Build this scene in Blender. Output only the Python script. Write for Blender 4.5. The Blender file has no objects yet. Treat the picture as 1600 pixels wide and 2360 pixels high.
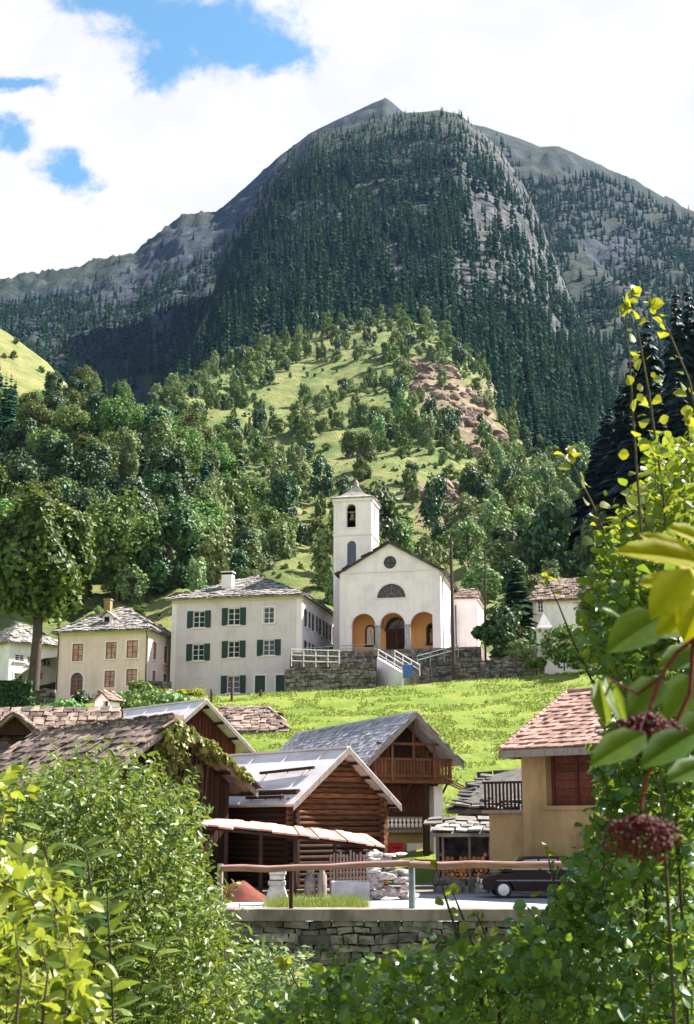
import bpy, bmesh, math, random
import numpy as np
from mathutils import Vector, Matrix
from mathutils.geometry import tessellate_polygon

SC = bpy.context.scene
COL = SC.collection
R = math.radians
random.seed(7)
rng = np.random.default_rng(11)

# ------------------------------------------------------------------ camera
F = 3000.0                      # focal length in pixels of the 1600x2360 picture
CX, CY, HOR = 800.0, 1180.0, 1900.0
PITCH = math.atan((HOR - CY) / F)
CAMZ = 2.5
cd = bpy.data.cameras.new('camera')
cam = bpy.data.objects.new('camera', cd)
COL.objects.link(cam)
cam.location = (0, 0, CAMZ)
cam.rotation_euler = (math.pi / 2 + PITCH, 0, 0)
cd.sensor_fit = 'VERTICAL'
cd.sensor_height = 36.0
cd.sensor_width = 36.0 * 1600 / 2360
cd.lens = 36.0 * F / 2360
cd.clip_start = 0.1
cd.clip_end = 12000
cd.dof.use_dof = True
cd.dof.focus_distance = 45
cd.dof.aperture_fstop = 8.0
SC.camera = cam
cp, sp = math.cos(PITCH), math.sin(PITCH)


def ray(px, py):
    xc, yc = (px - CX) / F, (CY - py) / F
    return Vector((xc, cp - yc * sp, sp + yc * cp))


def at(px, py, Y):
    d = ray(px, py)
    return Vector((0, 0, CAMZ)) + d * (Y / d.y)


def proj(P):
    """world points (n,3) -> px, py"""
    P = np.asarray(P, float)
    x, y, z = P[..., 0], P[..., 1], P[..., 2] - CAMZ
    dep = y * cp + z * sp
    up = -y * sp + z * cp
    return CX + F * x / dep, CY - F * up / dep


# ------------------------------------------------------------------ world, sun, exposure
SUN_AZ = R(22)                  # measured from +X towards +Y
SUN_EL = R(47)
SUN = Vector((math.cos(SUN_AZ) * math.cos(SUN_EL), math.sin(SUN_AZ) * math.cos(SUN_EL), math.sin(SUN_EL)))
EXPOSURE = 1.9
SKY_STRENGTH = 0.066
CLOUD_LEVEL = 0.28
SKY_TINT = (0.78, 1.08, 1.0)

W = bpy.data.worlds.new('World')
SC.world = W
W.use_nodes = True
wt = W.node_tree
wt.nodes.clear()


def nd(t, kind, **kw):
    n = t.nodes.new(kind)
    for k, v in kw.items():
        if hasattr(n, k) and k not in ('inputs',):
            setattr(n, k, v)
    return n


def math_n(t, op, a, b=None, c=None, clamp=False):
    n = t.nodes.new('ShaderNodeMath')
    n.operation = op
    n.use_clamp = clamp
    for i, v in enumerate((a, b, c)):
        if v is None:
            continue
        if isinstance(v, (int, float)):
            n.inputs[i].default_value = v
        else:
            t.links.new(v, n.inputs[i])
    return n.outputs[0]


def ramp_n(t, v, a, b):
    n = t.nodes.new('ShaderNodeMapRange')
    n.interpolation_type = 'SMOOTHSTEP'
    n.clamp = True
    t.links.new(v, n.inputs[0])
    n.inputs[1].default_value = a
    n.inputs[2].default_value = b
    return n.outputs[0]


def noise_n(t, vec, scale, detail=4, rough=0.55, dist=0.0):
    n = t.nodes.new('ShaderNodeTexNoise')
    n.inputs['Scale'].default_value = scale
    n.inputs['Detail'].default_value = detail
    n.inputs['Roughness'].default_value = rough
    n.inputs['Distortion'].default_value = dist
    if vec is not None:
        t.links.new(vec, n.inputs['Vector'])
    return n


def mix_n(t, fac, a, b, mode='MIX'):
    n = t.nodes.new('ShaderNodeMix')
    n.data_type = 'RGBA'
    n.blend_type = mode
    for sock, v in ((n.inputs[0], fac), (n.inputs[6], a), (n.inputs[7], b)):
        if isinstance(v, (int, float)):
            sock.default_value = v
        elif isinstance(v, (tuple, list)):
            sock.default_value = tuple(v) + ((1,) if len(v) == 3 else ())
        else:
            t.links.new(v, sock)
    return n.outputs[2]


def build_world():
    t = wt
    tc = t.nodes.new('ShaderNodeTexCoord')
    sky = t.nodes.new('ShaderNodeTexSky')
    sky.sky_type = 'NISHITA'
    sky.sun_disc = False
    sky.sun_elevation = SUN_EL
    sky.sun_rotation = math.pi / 2 - SUN_AZ
    sky.altitude = 1000
    sky.air_density = 1.0
    sky.dust_density = 0.4
    sky.ozone_density = 1.5
    sx = t.nodes.new('ShaderNodeSeparateXYZ')
    t.links.new(tc.outputs['Generated'], sx.inputs[0])
    ay = math_n(t, 'MAXIMUM', math_n(t, 'ABSOLUTE', sx.outputs[1]), 0.2)
    u0_ = math_n(t, 'DIVIDE', sx.outputs[0], ay)
    v0_ = math_n(t, 'DIVIDE', sx.outputs[2], ay)
    cv = t.nodes.new('ShaderNodeCombineXYZ')
    t.links.new(u0_, cv.inputs[0])
    t.links.new(v0_, cv.inputs[1])
    n1 = noise_n(t, cv.outputs[0], 26, 12, 0.72, 0.3)
    nw = noise_n(t, cv.outputs[0], 16, 7, 0.6)
    sc_ = t.nodes.new('ShaderNodeSeparateColor')
    t.links.new(nw.outputs['Color'], sc_.inputs[0])
    u = math_n(t, 'ADD', u0_, math_n(t, 'MULTIPLY', math_n(t, 'SUBTRACT', sc_.outputs[0], 0.5), 0.06))
    v = math_n(t, 'ADD', v0_, math_n(t, 'MULTIPLY', math_n(t, 'SUBTRACT', sc_.outputs[1], 0.5), 0.06))
    n2 = noise_n(t, cv.outputs[0], 4.0, 5, 0.55)

    def blob(px, py, rx, ry, rot=0.0):
        d = ray(px, py)
        u0, v0 = d.x / d.y, d.z / d.y
        du = math_n(t, 'SUBTRACT', u, u0)
        dv = math_n(t, 'SUBTRACT', v, v0)
        c, s = math.cos(rot), math.sin(rot)
        a = math_n(t, 'ADD', math_n(t, 'MULTIPLY', du, c), math_n(t, 'MULTIPLY', dv, s))
        b = math_n(t, 'SUBTRACT', math_n(t, 'MULTIPLY', dv, c), math_n(t, 'MULTIPLY', du, s))
        sc = 1.0 / (d.y * F)
        a = math_n(t, 'DIVIDE', a, rx * sc)
        b = math_n(t, 'DIVIDE', b, ry * sc * 1.1)
        q = math_n(t, 'ADD', math_n(t, 'MULTIPLY', a, a), math_n(t, 'MULTIPLY', b, b))
        return math_n(t, 'SUBTRACT', 1.0, math_n(t, 'SQRT', q))
    m = None
    for b in ((290, -10, 190, 90, 0.0), (470, 60, 270, 120, -0.2), (600, 110, 160, 70, 0.1), (390, 140, 110, 75, 0),
              (30, 205, 150, 26, 0.05), (20, 300, 80, 60, -0.2), (165, 395, 100, 50, -0.5)):
        o = blob(*b)
        if b[1] > 180:
            o = math_n(t, 'SUBTRACT', o, 0.22)
        m = o if m is None else math_n(t, 'MAXIMUM', m, o)
    nn = math_n(t, 'SUBTRACT', n1.outputs[0], 0.5)
    hole = math_n(t, 'ADD', m, math_n(t, 'MULTIPLY', nn, 1.7))
    hole = ramp_n(t, hole, -0.16, 0.52)
    # cover out of view is shaped for the light: broken, bluer overhead
    broken = ramp_n(t, n2.outputs[0], 0.44, 0.60)
    back = ramp_n(t, math_n(t, 'SUBTRACT', math_n(t, 'MULTIPLY', sx.outputs[1], 1.0), math_n(t, 'MULTIPLY', sx.outputs[2], 0.35)), 0.25, 0.55)
    high = math_n(t, 'SUBTRACT', 1.0, ramp_n(t, sx.outputs[2], 0.35, 0.75))
    cover = math_n(t, 'MAXIMUM', math_n(t, 'MULTIPLY', broken, math_n(t, 'ADD', math_n(t, 'MULTIPLY', high, 0.8), 0.15)), back)
    behind = ramp_n(t, math_n(t, 'SUBTRACT', math_n(t, 'MULTIPLY', sx.outputs[1], -1.0), math_n(t, 'MULTIPLY', sx.outputs[2], 0.4)), 0.10, 0.45)  # added white cover behind the camera, unseen, brightens the house fronts
    cover = math_n(t, 'MAXIMUM', cover, math_n(t, 'MULTIPLY', behind, 0.95))
    cover = math_n(t, 'MULTIPLY', cover, math_n(t, 'SUBTRACT', 1.0, math_n(t, 'MULTIPLY', hole, math_n(t, 'GREATER_THAN', sx.outputs[1], 0.0))))
    n3 = noise_n(t, cv.outputs[0], 7.0, 6, 0.6)
    cl = mix_n(t, ramp_n(t, n3.outputs[0], 0.33, 0.6), (0.90, 0.89, 0.93), (1.0, 0.985, 1.0))
    bg1 = t.nodes.new('ShaderNodeBackground')
    t.links.new(mix_n(t, 1.0, sky.outputs[0], SKY_TINT, 'MULTIPLY'), bg1.inputs[0])
    bg1.inputs[1].default_value = SKY_STRENGTH
    bg2 = t.nodes.new('ShaderNodeBackground')
    t.links.new(cl, bg2.inputs[0])
    bg2.inputs[1].default_value = CLOUD_LEVEL
    mx = t.nodes.new('ShaderNodeMixShader')
    t.links.new(cover, mx.inputs[0])
    t.links.new(bg1.outputs[0], mx.inputs[1])
    t.links.new(bg2.outputs[0], mx.inputs[2])
    out = t.nodes.new('ShaderNodeOutputWorld')
    t.links.new(mx.outputs[0], out.inputs[0])


build_world()
sl = bpy.data.lights.new('sun', 'SUN')
sl.energy = 5.0
sl.angle = R(0.5)
sl.color = (1.0, 0.93, 0.87)
so = bpy.data.objects.new('sun', sl)
COL.objects.link(so)
so.rotation_euler = SUN.to_track_quat('Z', 'Y').to_euler()
so.location = (60, 20, 80)
SC.view_settings.view_transform = 'Standard'
SC.view_settings.look = 'None'
SC.view_settings.exposure = EXPOSURE
SC.view_settings.gamma = 1.0
SC.view_settings.use_curve_mapping = False
SC.cycles.max_bounces = 6
SC.cycles.transparent_max_bounces = 8
SC.cycles.caustics_reflective = False
SC.cycles.caustics_refractive = False

# ------------------------------------------------------------------ materials
MATS = {}


def new_mat(name):
    m = bpy.data.materials.new(name)
    m.use_nodes = True
    m.node_tree.nodes.clear()
    MATS[name] = m
    return m, m.node_tree


def finish(t, col, rough=0.85, bump=None, bstr=0.3, bdist=0.02, metal=0.0, spec=0.3, transl=0.0, tcol=None):
    p = t.nodes.new('ShaderNodeBsdfPrincipled')
    if isinstance(col, (tuple, list)):
        p.inputs['Base Color'].default_value = tuple(col) + (1,)
    else:
        t.links.new(col, p.inputs['Base Color'])
    if isinstance(rough, (int, float)):
        p.inputs['Roughness'].default_value = rough
    else:
        t.links.new(rough, p.inputs['Roughness'])
    p.inputs['Metallic'].default_value = metal
    p.inputs['Specular IOR Level'].default_value = spec
    if bump is not None:
        b = t.nodes.new('ShaderNodeBump')
        b.inputs['Strength'].default_value = bstr
        b.inputs['Distance'].default_value = bdist
        t.links.new(bump, b.inputs['Height'])
        t.links.new(b.outputs[0], p.inputs['Normal'])
    o = t.nodes.new('ShaderNodeOutputMaterial')
    if transl > 0:
        tr = t.nodes.new('ShaderNodeBsdfTranslucent')
        if tcol is None:
            tcol = col
        if isinstance(tcol, (tuple, list)):
            tr.inputs[0].default_value = tuple(tcol) + (1,)
        else:
            t.links.new(tcol, tr.inputs[0])
        mx = t.nodes.new('ShaderNodeMixShader')
        mx.inputs[0].default_value = transl
        t.links.new(p.outputs[0], mx.inputs[1])
        t.links.new(tr.outputs[0], mx.inputs[2])
        t.links.new(mx.outputs[0], o.inputs[0])
    else:
        t.links.new(p.outputs[0], o.inputs[0])


def coords(t, kind='Object'):
    return t.nodes.new('ShaderNodeTexCoord').outputs[kind]


def geo_pos(t):
    return t.nodes.new('ShaderNodeNewGeometry').outputs['Position']


def scaled(t, vec, s):
    n = t.nodes.new('ShaderNodeMapping')
    n.inputs['Scale'].default_value = s
    t.links.new(vec, n.inputs['Vector'])
    return n.outputs[0]


def m_mottled(name, a, b, scale=2.0, rough=0.9, bstr=0.3, bdist=0.02, fine=None, stretch=(1, 1, 1), island=0.0, spec=0.25, lo=0.35, hi=0.65, metal=0.0):
    m, t = new_mat(name)
    co = scaled(t, coords(t), stretch)
    n = noise_n(t, co, scale, 6, 0.62)
    f = ramp_n(t, n.outputs[0], lo, hi)
    c = mix_n(t, f, a, b)
    if island:
        g = t.nodes.new('ShaderNodeNewGeometry')
        k = math_n(t, 'ADD', math_n(t, 'MULTIPLY', g.outputs['Random Per Island'], island * 2), 1 - island)
        cc = t.nodes.new('ShaderNodeCombineColor')
        for i in range(3):
            t.links.new(k, cc.inputs[i])
        c = mix_n(t, 1.0, c, cc.outputs[0], 'MULTIPLY')
    n2 = noise_n(t, co, fine or scale * 8, 5, 0.6)
    finish(t, c, rough, n2.outputs[0], bstr, bdist, spec=spec, metal=metal)
    return m


def m_plaster(name, a, stain, scale=0.5):
    m, t = new_mat(name)
    co = coords(t)
    n = noise_n(t, co, scale, 6, 0.65)
    streak = noise_n(t, scaled(t, co, (1.5, 1.5, 0.18)), 2.2, 5, 0.6)
    f = math_n(t, 'MULTIPLY', ramp_n(t, n.outputs[0], 0.42, 0.72), 0.8)
    c = mix_n(t, f, a, stain)
    f2 = math_n(t, 'MULTIPLY', ramp_n(t, streak.outputs[0], 0.50, 0.72), 0.65)
    c = mix_n(t, f2, c, stain)
    n2 = noise_n(t, co, 22, 4)
    finish(t, c, 0.92, n2.outputs[0], 0.25, 0.01, spec=0.15)
    return m


def m_wood(name, a, b, grain=(1, 1, 14), scale=2.0, island=0.25, rough=0.85):
    m, t = new_mat(name)
    co = coords(t)
    n = noise_n(t, scaled(t, co, grain), scale, 7, 0.65, 0.4)
    c = mix_n(t, ramp_n(t, n.outputs[0], 0.3, 0.7), a, b)
    g = t.nodes.new('ShaderNodeNewGeometry')
    k = math_n(t, 'ADD', math_n(t, 'MULTIPLY', g.outputs['Random Per Island'], island * 2), 1 - island)
    cc = t.nodes.new('ShaderNodeCombineColor')
    for i in range(3):
        t.links.new(k, cc.inputs[i])
    c = mix_n(t, 1.0, c, cc.outputs[0], 'MULTIPLY')
    finish(t, c, rough, n.outputs[0], 0.4, 0.01, spec=0.2)
    return m


def m_leaf(name, a, b, transl=0.35, tcol=None, rough=0.55, spec=0.35, objvar=0.0, mott=0.0):
    m, t = new_mat(name)
    g = t.nodes.new('ShaderNodeNewGeometry')
    c = mix_n(t, g.outputs['Random Per Island'], a, b)
    if objvar:
        oi = t.nodes.new('ShaderNodeObjectInfo')
        h = t.nodes.new('ShaderNodeHueSaturation')
        t.links.new(math_n(t, 'ADD', math_n(t, 'MULTIPLY', oi.outputs['Random'], objvar * 0.12), 0.5 - objvar * 0.06), h.inputs['Hue'])
        t.links.new(math_n(t, 'ADD', math_n(t, 'MULTIPLY', oi.outputs['Random'], objvar), 1 - objvar / 2), h.inputs['Value'])
        t.links.new(c, h.inputs['Color'])
        c = h.outputs[0]
    if mott:
        q = noise_n(t, coords(t), mott, 5, 0.6)
        c = mix_n(t, math_n(t, 'MULTIPLY', ramp_n(t, q.outputs[0], 0.45, 0.62), 0.45), c, tuple(x * 0.4 for x in a))
    tc = None
    if tcol:
        tc = mix_n(t, 0.6, c, tcol)
    finish(t, c, rough, None, spec=spec, transl=transl, tcol=tc)
    return m


M_WHITE = m_plaster('church_plaster', (0.90, 0.83, 0.845), (0.70, 0.635, 0.64))
M_GREYW = m_plaster('grey_plaster', (0.70, 0.61, 0.655), (0.55, 0.48, 0.50))
M_PINKW = m_plaster('cream_plaster', (0.80, 0.62, 0.60), (0.63, 0.48, 0.45))
M_OCHRE = m_mottled('ochre_plaster', (0.40, 0.28, 0.145), (0.215, 0.135, 0.065), 0.7, bstr=0.5, bdist=0.03, fine=6, stretch=(1, 1, .6), lo=.3, hi=.72, spec=.1)
M_ORANGE = m_plaster('orange_plaster', (0.86, 0.46, 0.19), (0.74, 0.36, 0.12))
M_TRIM = m_plaster('white_trim', (0.86, 0.78, 0.79), (0.72, 0.65, 0.65))
M_YTRIM = m_plaster('yellow_trim', (0.70, 0.64, 0.48), (0.60, 0.54, 0.40))
M_SLAB = m_mottled('stone_slabs', (0.30, 0.27, 0.24), (0.15, 0.14, 0.13), 2.0, island=0.45, bdist=0.02)
M_SLABB = m_mottled('brown_slabs', (0.27, 0.195, 0.155), (0.10, 0.075, 0.06), 2.0, island=0.5, bdist=0.02)
M_SLABG = m_mottled('grey_slabs', (0.42, 0.40, 0.43), (0.28, 0.27, 0.30), 2.0, island=0.3, bdist=0.02)
M_SLABD = m_mottled('dark_slabs', (0.13, 0.12, 0.10), (0.07, 0.065, 0.06), 2.0, island=0.5, bdist=0.02)
M_TILE = m_mottled('clay_tiles', (0.42, 0.255, 0.205), (0.25, 0.145, 0.115), 1.4, island=0.28)
M_METAL = m_mottled('sheet_metal', (0.74, 0.685, 0.68), (0.52, 0.475, 0.465), 0.9, rough=0.62, bstr=0.1, spec=0.25, stretch=(1, 0.3, 1))
M_RUST = m_mottled('rusty_sheet', (0.50, 0.20, 0.15), (0.58, 0.36, 0.30), 1.4, rough=0.7, bstr=0.2)
M_LOG = m_wood('log_wood', (0.27, 0.115, 0.050), (0.065, 0.030, 0.017), (1.5, 10, 10), 1.2, 0.35)
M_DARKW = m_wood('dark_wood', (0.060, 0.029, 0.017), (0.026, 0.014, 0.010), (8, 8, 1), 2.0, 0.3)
M_BROWNW = m_wood('brown_wood', (0.19, 0.075, 0.032), (0.08, 0.032, 0.016), (8, 8, 1), 2.0, 0.35)
M_REDW = m_wood('red_wood', (0.14, 0.042, 0.022), (0.06, 0.020, 0.013), (8, 8, 1), 2.0, 0.3)
M_GREYWOOD = m_wood('weathered_wood', (0.29, 0.245, 0.215), (0.15, 0.125, 0.105), (8, 8, 1), 2.0, 0.25)
M_RAIL = m_wood('rail_wood', (0.36, 0.215, 0.18), (0.20, 0.105, 0.085), (0.7, 8, 8), 2.0, 0.2)
M_SHUT = m_mottled('green_shutter', (0.022, 0.05, 0.042), (0.035, 0.065, 0.055), 6, rough=0.6)
M_REDF = m_mottled('red_frame', (0.42, 0.09, 0.06), (0.32, 0.07, 0.05), 5, rough=0.6)
M_STONE = m_mottled('wall_stone', (0.23, 0.205, 0.185), (0.085, 0.078, 0.072), 3.0, island=0.5, bdist=0.03)
M_STONEL = m_mottled('pale_stone', (0.55, 0.52, 0.50), (0.34, 0.31, 0.29), 3.0, island=0.3, bdist=0.03)
M_HEAP = m_mottled('heap_stone', (0.56, 0.50, 0.48), (0.24, 0.21, 0.20), 5.0, island=0.35, bdist=0.03)
M_MORTAR = m_mottled('wall_core', (0.07, 0.065, 0.06), (0.035, 0.032, 0.03), 4.0)
M_CONC = m_mottled('concrete', (0.31, 0.25, 0.225), (0.13, 0.105, 0.09), 1.4, fine=20, stretch=(1, 1, .35))
M_ROAD = m_mottled('road_surface', (0.37, 0.35, 0.37), (0.22, 0.205, 0.21), .7, fine=60, stretch=(.3, 1.2, 1), bdist=0.005)
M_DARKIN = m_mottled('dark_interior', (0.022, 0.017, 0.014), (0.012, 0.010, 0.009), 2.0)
M_POLE = m_wood('pole_wood', (0.10, 0.065, 0.045), (0.05, 0.035, 0.028), (8, 8, 1), 2.0, 0.1)
M_GREYMET = m_mottled('grey_metal', (0.20, 0.25, 0.27), (0.14, 0.17, 0.18), 4, rough=0.5)
M_WHITEP = m_mottled('white_paint', (0.76, 0.75, 0.74), (0.64, 0.62, 0.60), 3, rough=0.6)
M_FLOWER = m_mottled('dull_red_flower', (0.22, 0.05, 0.02), (0.14, 0.03, 0.015), 6)
M_BLUE = m_mottled('blue_paint', (0.05, 0.13, 0.38), (0.07, 0.17, 0.45), 3, rough=0.5)
M_RED = m_mottled('red_paint', (0.52, 0.03, 0.03), (0.42, 0.025, 0.03), 3, rough=0.45)
M_BRONZE = m_mottled('bronze', (0.30, 0.25, 0.14), (0.20, 0.16, 0.09), 4, rough=0.4, metal=0.6)
M_BARK = m_wood('bark', (0.10, 0.075, 0.055), (0.045, 0.034, 0.027), (3, 3, 0.7), 3.0, 0.1)
M_ROCKL = m_mottled('boulder_rock', (0.36, 0.33, 0.32), (0.18, 0.165, 0.16), 0.8, bstr=0.6, bdist=0.15)
M_TYRE = m_mottled('tyre_rubber', (0.02, 0.02, 0.02), (0.03, 0.03, 0.03), 8)
M_FIRE = m_mottled('firewood_bark', (0.16, 0.075, 0.04), (0.08, 0.04, 0.025), 8, island=0.4)
M_FIREEND = m_mottled('firewood_cut', (0.55, 0.27, 0.11), (0.36, 0.15, 0.06), 6, island=0.45)


def m_glass(name, col, rough=0.08):
    m, t = new_mat(name)
    n = noise_n(t, coords(t), 1.3, 3)
    finish(t, mix_n(t, n.outputs[0], col, tuple(c * 0.5 for c in col)), rough, spec=0.6)
    return m


M_GLASS = m_glass('window_glass', (0.035, 0.042, 0.05))
M_CARGLASS = m_glass('car_glass', (0.30, 0.34, 0.40), 0.12)
M_PANEREFL = m_mottled('pale_pane_reflection', (0.58, 0.42, 0.38), (0.30, 0.20, 0.18), 1.6, rough=0.3, bstr=0.05)  # pale pink panes: the reflection is put into their colour
M_GLASSB = m_glass('blue_glass', (0.10, 0.15, 0.22), 0.2)


def m_carpaint():
    m, t = new_mat('dark_car_paint')
    n = noise_n(t, coords(t), 3, 3)
    finish(t, mix_n(t, n.outputs[0], (0.007, 0.0035, 0.005), (0.012, 0.005, 0.007)), 0.3, spec=0.2)
    return m


M_CAR = m_carpaint()

# foliage
L_HILL = m_leaf('broadleaf_green', (0.070, 0.122, 0.034), (0.160, 0.220, 0.055), 0.16, (0.20, 0.30, 0.04), objvar=0.9, spec=0.12)
L_PALE = m_leaf('birch_green', (0.14, 0.205, 0.075), (0.23, 0.29, 0.12), 0.16, (0.25, 0.33, 0.10), objvar=0.6, spec=0.12)
L_DARK = m_leaf('deep_green', (0.022, 0.060, 0.022), (0.060, 0.115, 0.030), 0.12, (0.08, 0.17, 0.02), objvar=0.5)
L_CONI = m_leaf('spruce_needles', (0.014, 0.046, 0.030), (0.046, 0.098, 0.046), 0.15, objvar=0.6, spec=0.03, rough=0.9)
L_CONID = m_leaf('shaded_spruce_needles', (0.008, 0.016, 0.012), (0.014, 0.026, 0.018), 0.05, spec=0.08)  # near-black: shade on the right bank is put into the needle colour
L_MAPLE = m_leaf('maple_leaves', (0.018, 0.052, 0.013), (0.115, 0.165, 0.028), 0.25, (0.26, 0.30, 0.03))
L_CURR = m_leaf('rounded_leaf', (0.014, 0.075, 0.030), (0.135, 0.215, 0.040), 0.36, (0.28, 0.37, 0.015), rough=0.38, spec=0.5)
L_CURRM = m_leaf('yellow_green_leaf', (0.040, 0.105, 0.020), (0.21, 0.25, 0.035), 0.40, (0.36, 0.42, 0.02), rough=0.42, spec=0.4)  # yellower leaf tone for the upper part of the shrub
L_CURRY = m_leaf('young_yellow_leaf', (0.13, 0.17, 0.018), (0.23, 0.235, 0.032), 0.45, (0.46, 0.45, 0.02), rough=0.45, spec=0.4)
L_ELDER = m_leaf('elder_leaf', (0.045, 0.10, 0.016), (0.095, 0.145, 0.022), 0.45, (0.30, 0.36, 0.015), rough=0.4, spec=0.45, mott=70)
L_ELDERY = m_leaf('yellow_elder_leaf', (0.21, 0.21, 0.010), (0.28, 0.265, 0.014), 0.55, (0.66, 0.60, 0.008), rough=0.6, spec=0.12, mott=60)
L_WILLOW = m_leaf('fine_leaf', (0.024, 0.075, 0.016), (0.215, 0.285, 0.055), 0.33, (0.28, 0.33, 0.03), rough=0.42, spec=0.45)
L_LAUREL = m_leaf('broad_yellow_leaf', (0.05, 0.12, 0.018), (0.34, 0.36, 0.06), 0.40, (0.44, 0.48, 0.03), rough=0.4, spec=0.5)
L_IVY = m_leaf('creeper_leaf', (0.07, 0.10, 0.022), (0.24, 0.23, 0.045), 0.25, (0.34, 0.34, 0.04))
L_GRASS = m_leaf('grass_blade', (0.115, 0.175, 0.025), (0.205, 0.250, 0.040), 0.3, (0.28, 0.34, 0.04))
M_BERRY = m_leaf('elder_berry', (0.032, 0.0018, 0.004), (0.10, 0.005, 0.010), 0.0, rough=0.42, spec=0.25)
M_REDSTEM = m_mottled('red_stem', (0.15, 0.012, 0.012), (0.085, 0.010, 0.010), 30, rough=0.6)
M_TWIG = m_mottled('twig_bark', (0.085, 0.066, 0.038), (0.045, 0.036, 0.022), 20)


# ------------------------------------------------------------------ mesh helpers
def tag(o, label=None, cat=None, group=None, kind=None):
    if label:
        o['label'] = label
    if cat:
        o['category'] = cat
    if group:
        o['group'] = group
    if kind:
        o['kind'] = kind
    return o


def empty(name, loc, rz=0.0, label=None, cat=None, group=None):
    o = bpy.data.objects.new(name, None)
    COL.objects.link(o)
    o.location = loc
    o.rotation_euler = (0, 0, rz)
    o.empty_display_size = 0.3
    return tag(o, label, cat, group)


class MB:
    def __init__(s):
        s.v, s.f, s.mi, s.sm = [], [], [], []

    def add(s, vs, fs, mi=0, sm=False):
        b = len(s.v)
        s.v += [tuple(v) for v in vs]
        for f in fs:
            s.f.append(tuple(b + i for i in f))
            s.mi.append(mi)
            s.sm.append(sm)
        return s

    def hexa(s, P, mi=0):
        """8 points: bottom ring of four, top ring of four"""
        return s.add(P, [(3, 2, 1, 0), (4, 5, 6, 7), (0, 1, 5, 4), (1, 2, 6, 5), (2, 3, 7, 6), (3, 0, 4, 7)], mi)

    def box(s, x0, x1, y0, y1, z0, z1, mi=0, M=None):
        P = [Vector(p) for p in ((x0, y0, z0), (x1, y0, z0), (x1, y1, z0), (x0, y1, z0), (x0, y0, z1), (x1, y0, z1), (x1, y1, z1), (x0, y1, z1))]
        if M is not None:
            P = [M @ p for p in P]
        return s.hexa(P, mi)

    def tube(s, pts, rad, n=6, mi=0, cap=True, sm=True):
        pts = [Vector(p) for p in pts]
        if not isinstance(rad, (list, tuple)):
            rad = [rad] * len(pts)
        vs, fs = [], []
        for i, p in enumerate(pts):
            d = (pts[min(i + 1, len(pts) - 1)] - pts[max(i - 1, 0)]).normalized()
            a = d.cross(Vector((0, 0, 1)))
            if a.length < 0.05:
                a = d.cross(Vector((1, 0, 0)))
            a.normalize()
            b = d.cross(a)
            for k in range(n):
                q = 2 * math.pi * k / n
                vs.append(p + (a * math.cos(q) + b * math.sin(q)) * rad[i])
        for i in range(len(pts) - 1):
            for k in range(n):
                k2 = (k + 1) % n
                fs.append((i * n + k, i * n + k2, (i + 1) * n + k2, (i + 1) * n + k))
        s.add(vs, fs, mi, sm)
        if cap:
            b = len(pts) - 1
            s.add(vs[:n], [tuple(range(n - 1, -1, -1))], mi)
            s.add(vs[b * n:], [tuple(range(n))], mi)
        return s

    def lathe(s, prof, n=16, c=(0, 0, 0), mi=0, sm=True):
        vs, fs = [], []
        for r, z in prof:
            for k in range(n):
                q = 2 * math.pi * k / n
                vs.append((c[0] + r * math.cos(q), c[1] + r * math.sin(q), c[2] + z))
        for i in range(len(prof) - 1):
            for k in range(n):
                k2 = (k + 1) % n
                fs.append((i * n + k, i * n + k2, (i + 1) * n + k2, (i + 1) * n + k))
        return s.add(vs, fs, mi, sm)

    def blob(s, c, r, seed=0, mi=0, sub=2, amp=0.25, sm=True):
        bm = bmesh.new()
        bmesh.ops.create_icosphere(bm, subdivisions=sub, radius=1.0)
        V = np.array([v.co[:] for v in bm.verts])
        n = fbm(V * 1.3 + seed * 7.31, 3)[:, None]
        V = V * (1 + amp * (n - 0.5) * 2) * np.array(r) + np.array(c)
        fs = [tuple(v.index for v in f.verts) for f in bm.faces]
        bm.free()
        return s.add([tuple(v) for v in V], fs, mi, sm)

    def mesh(s, name, mats):
        me = bpy.data.meshes.new(name)
        me.from_pydata(s.v, [], s.f)
        for m in (mats if isinstance(mats, (list, tuple)) else [mats]):
            me.materials.append(m)
        me.polygons.foreach_set('material_index', s.mi)
        me.polygons.foreach_set('use_smooth', s.sm)
        bm = bmesh.new()
        bm.from_mesh(me)
        bmesh.ops.recalc_face_normals(bm, faces=bm.faces)
        bm.to_mesh(me)
        bm.free()
        me.update()
        return me

    def build(s, name, mats, parent=None, loc=None):
        o = bpy.data.objects.new(name, s.mesh(name, mats))
        COL.objects.link(o)
        if parent is not None:
            o.parent = parent
        if loc is not None:
            o.location = loc
        return o


def mesh_np(name, V, Fc, mats, mi=None, smooth=False):
    """V (n,3), Fc (m,k) all faces of one size"""
    me = bpy.data.meshes.new(name)
    V = np.asarray(V, np.float32)
    Fc = np.asarray(Fc, np.int32)
    k = Fc.shape[1]
    me.vertices.add(len(V))
    me.vertices.foreach_set('co', V.ravel())
    me.loops.add(Fc.size)
    me.loops.foreach_set('vertex_index', Fc.ravel())
    me.polygons.add(len(Fc))
    me.polygons.foreach_set('loop_start', np.arange(0, Fc.size, k, dtype=np.int32))
    me.polygons.foreach_set('loop_total', np.full(len(Fc), k, np.int32))
    for m in (mats if isinstance(mats, (list, tuple)) else [mats]):
        me.materials.append(m)
    if mi is not None:
        me.polygons.foreach_set('material_index', np.asarray(mi, np.int32))
    me.polygons.foreach_set('use_smooth', np.full(len(Fc), smooth, bool))
    me.update(calc_edges=True)
    me.validate()
    return me


def obj_of(name, me, parent=None, loc=None):
    o = bpy.data.objects.new(name, me)
    COL.objects.link(o)
    if parent is not None:
        o.parent = parent
    if loc is not None:
        o.location = loc
    return o


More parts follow.
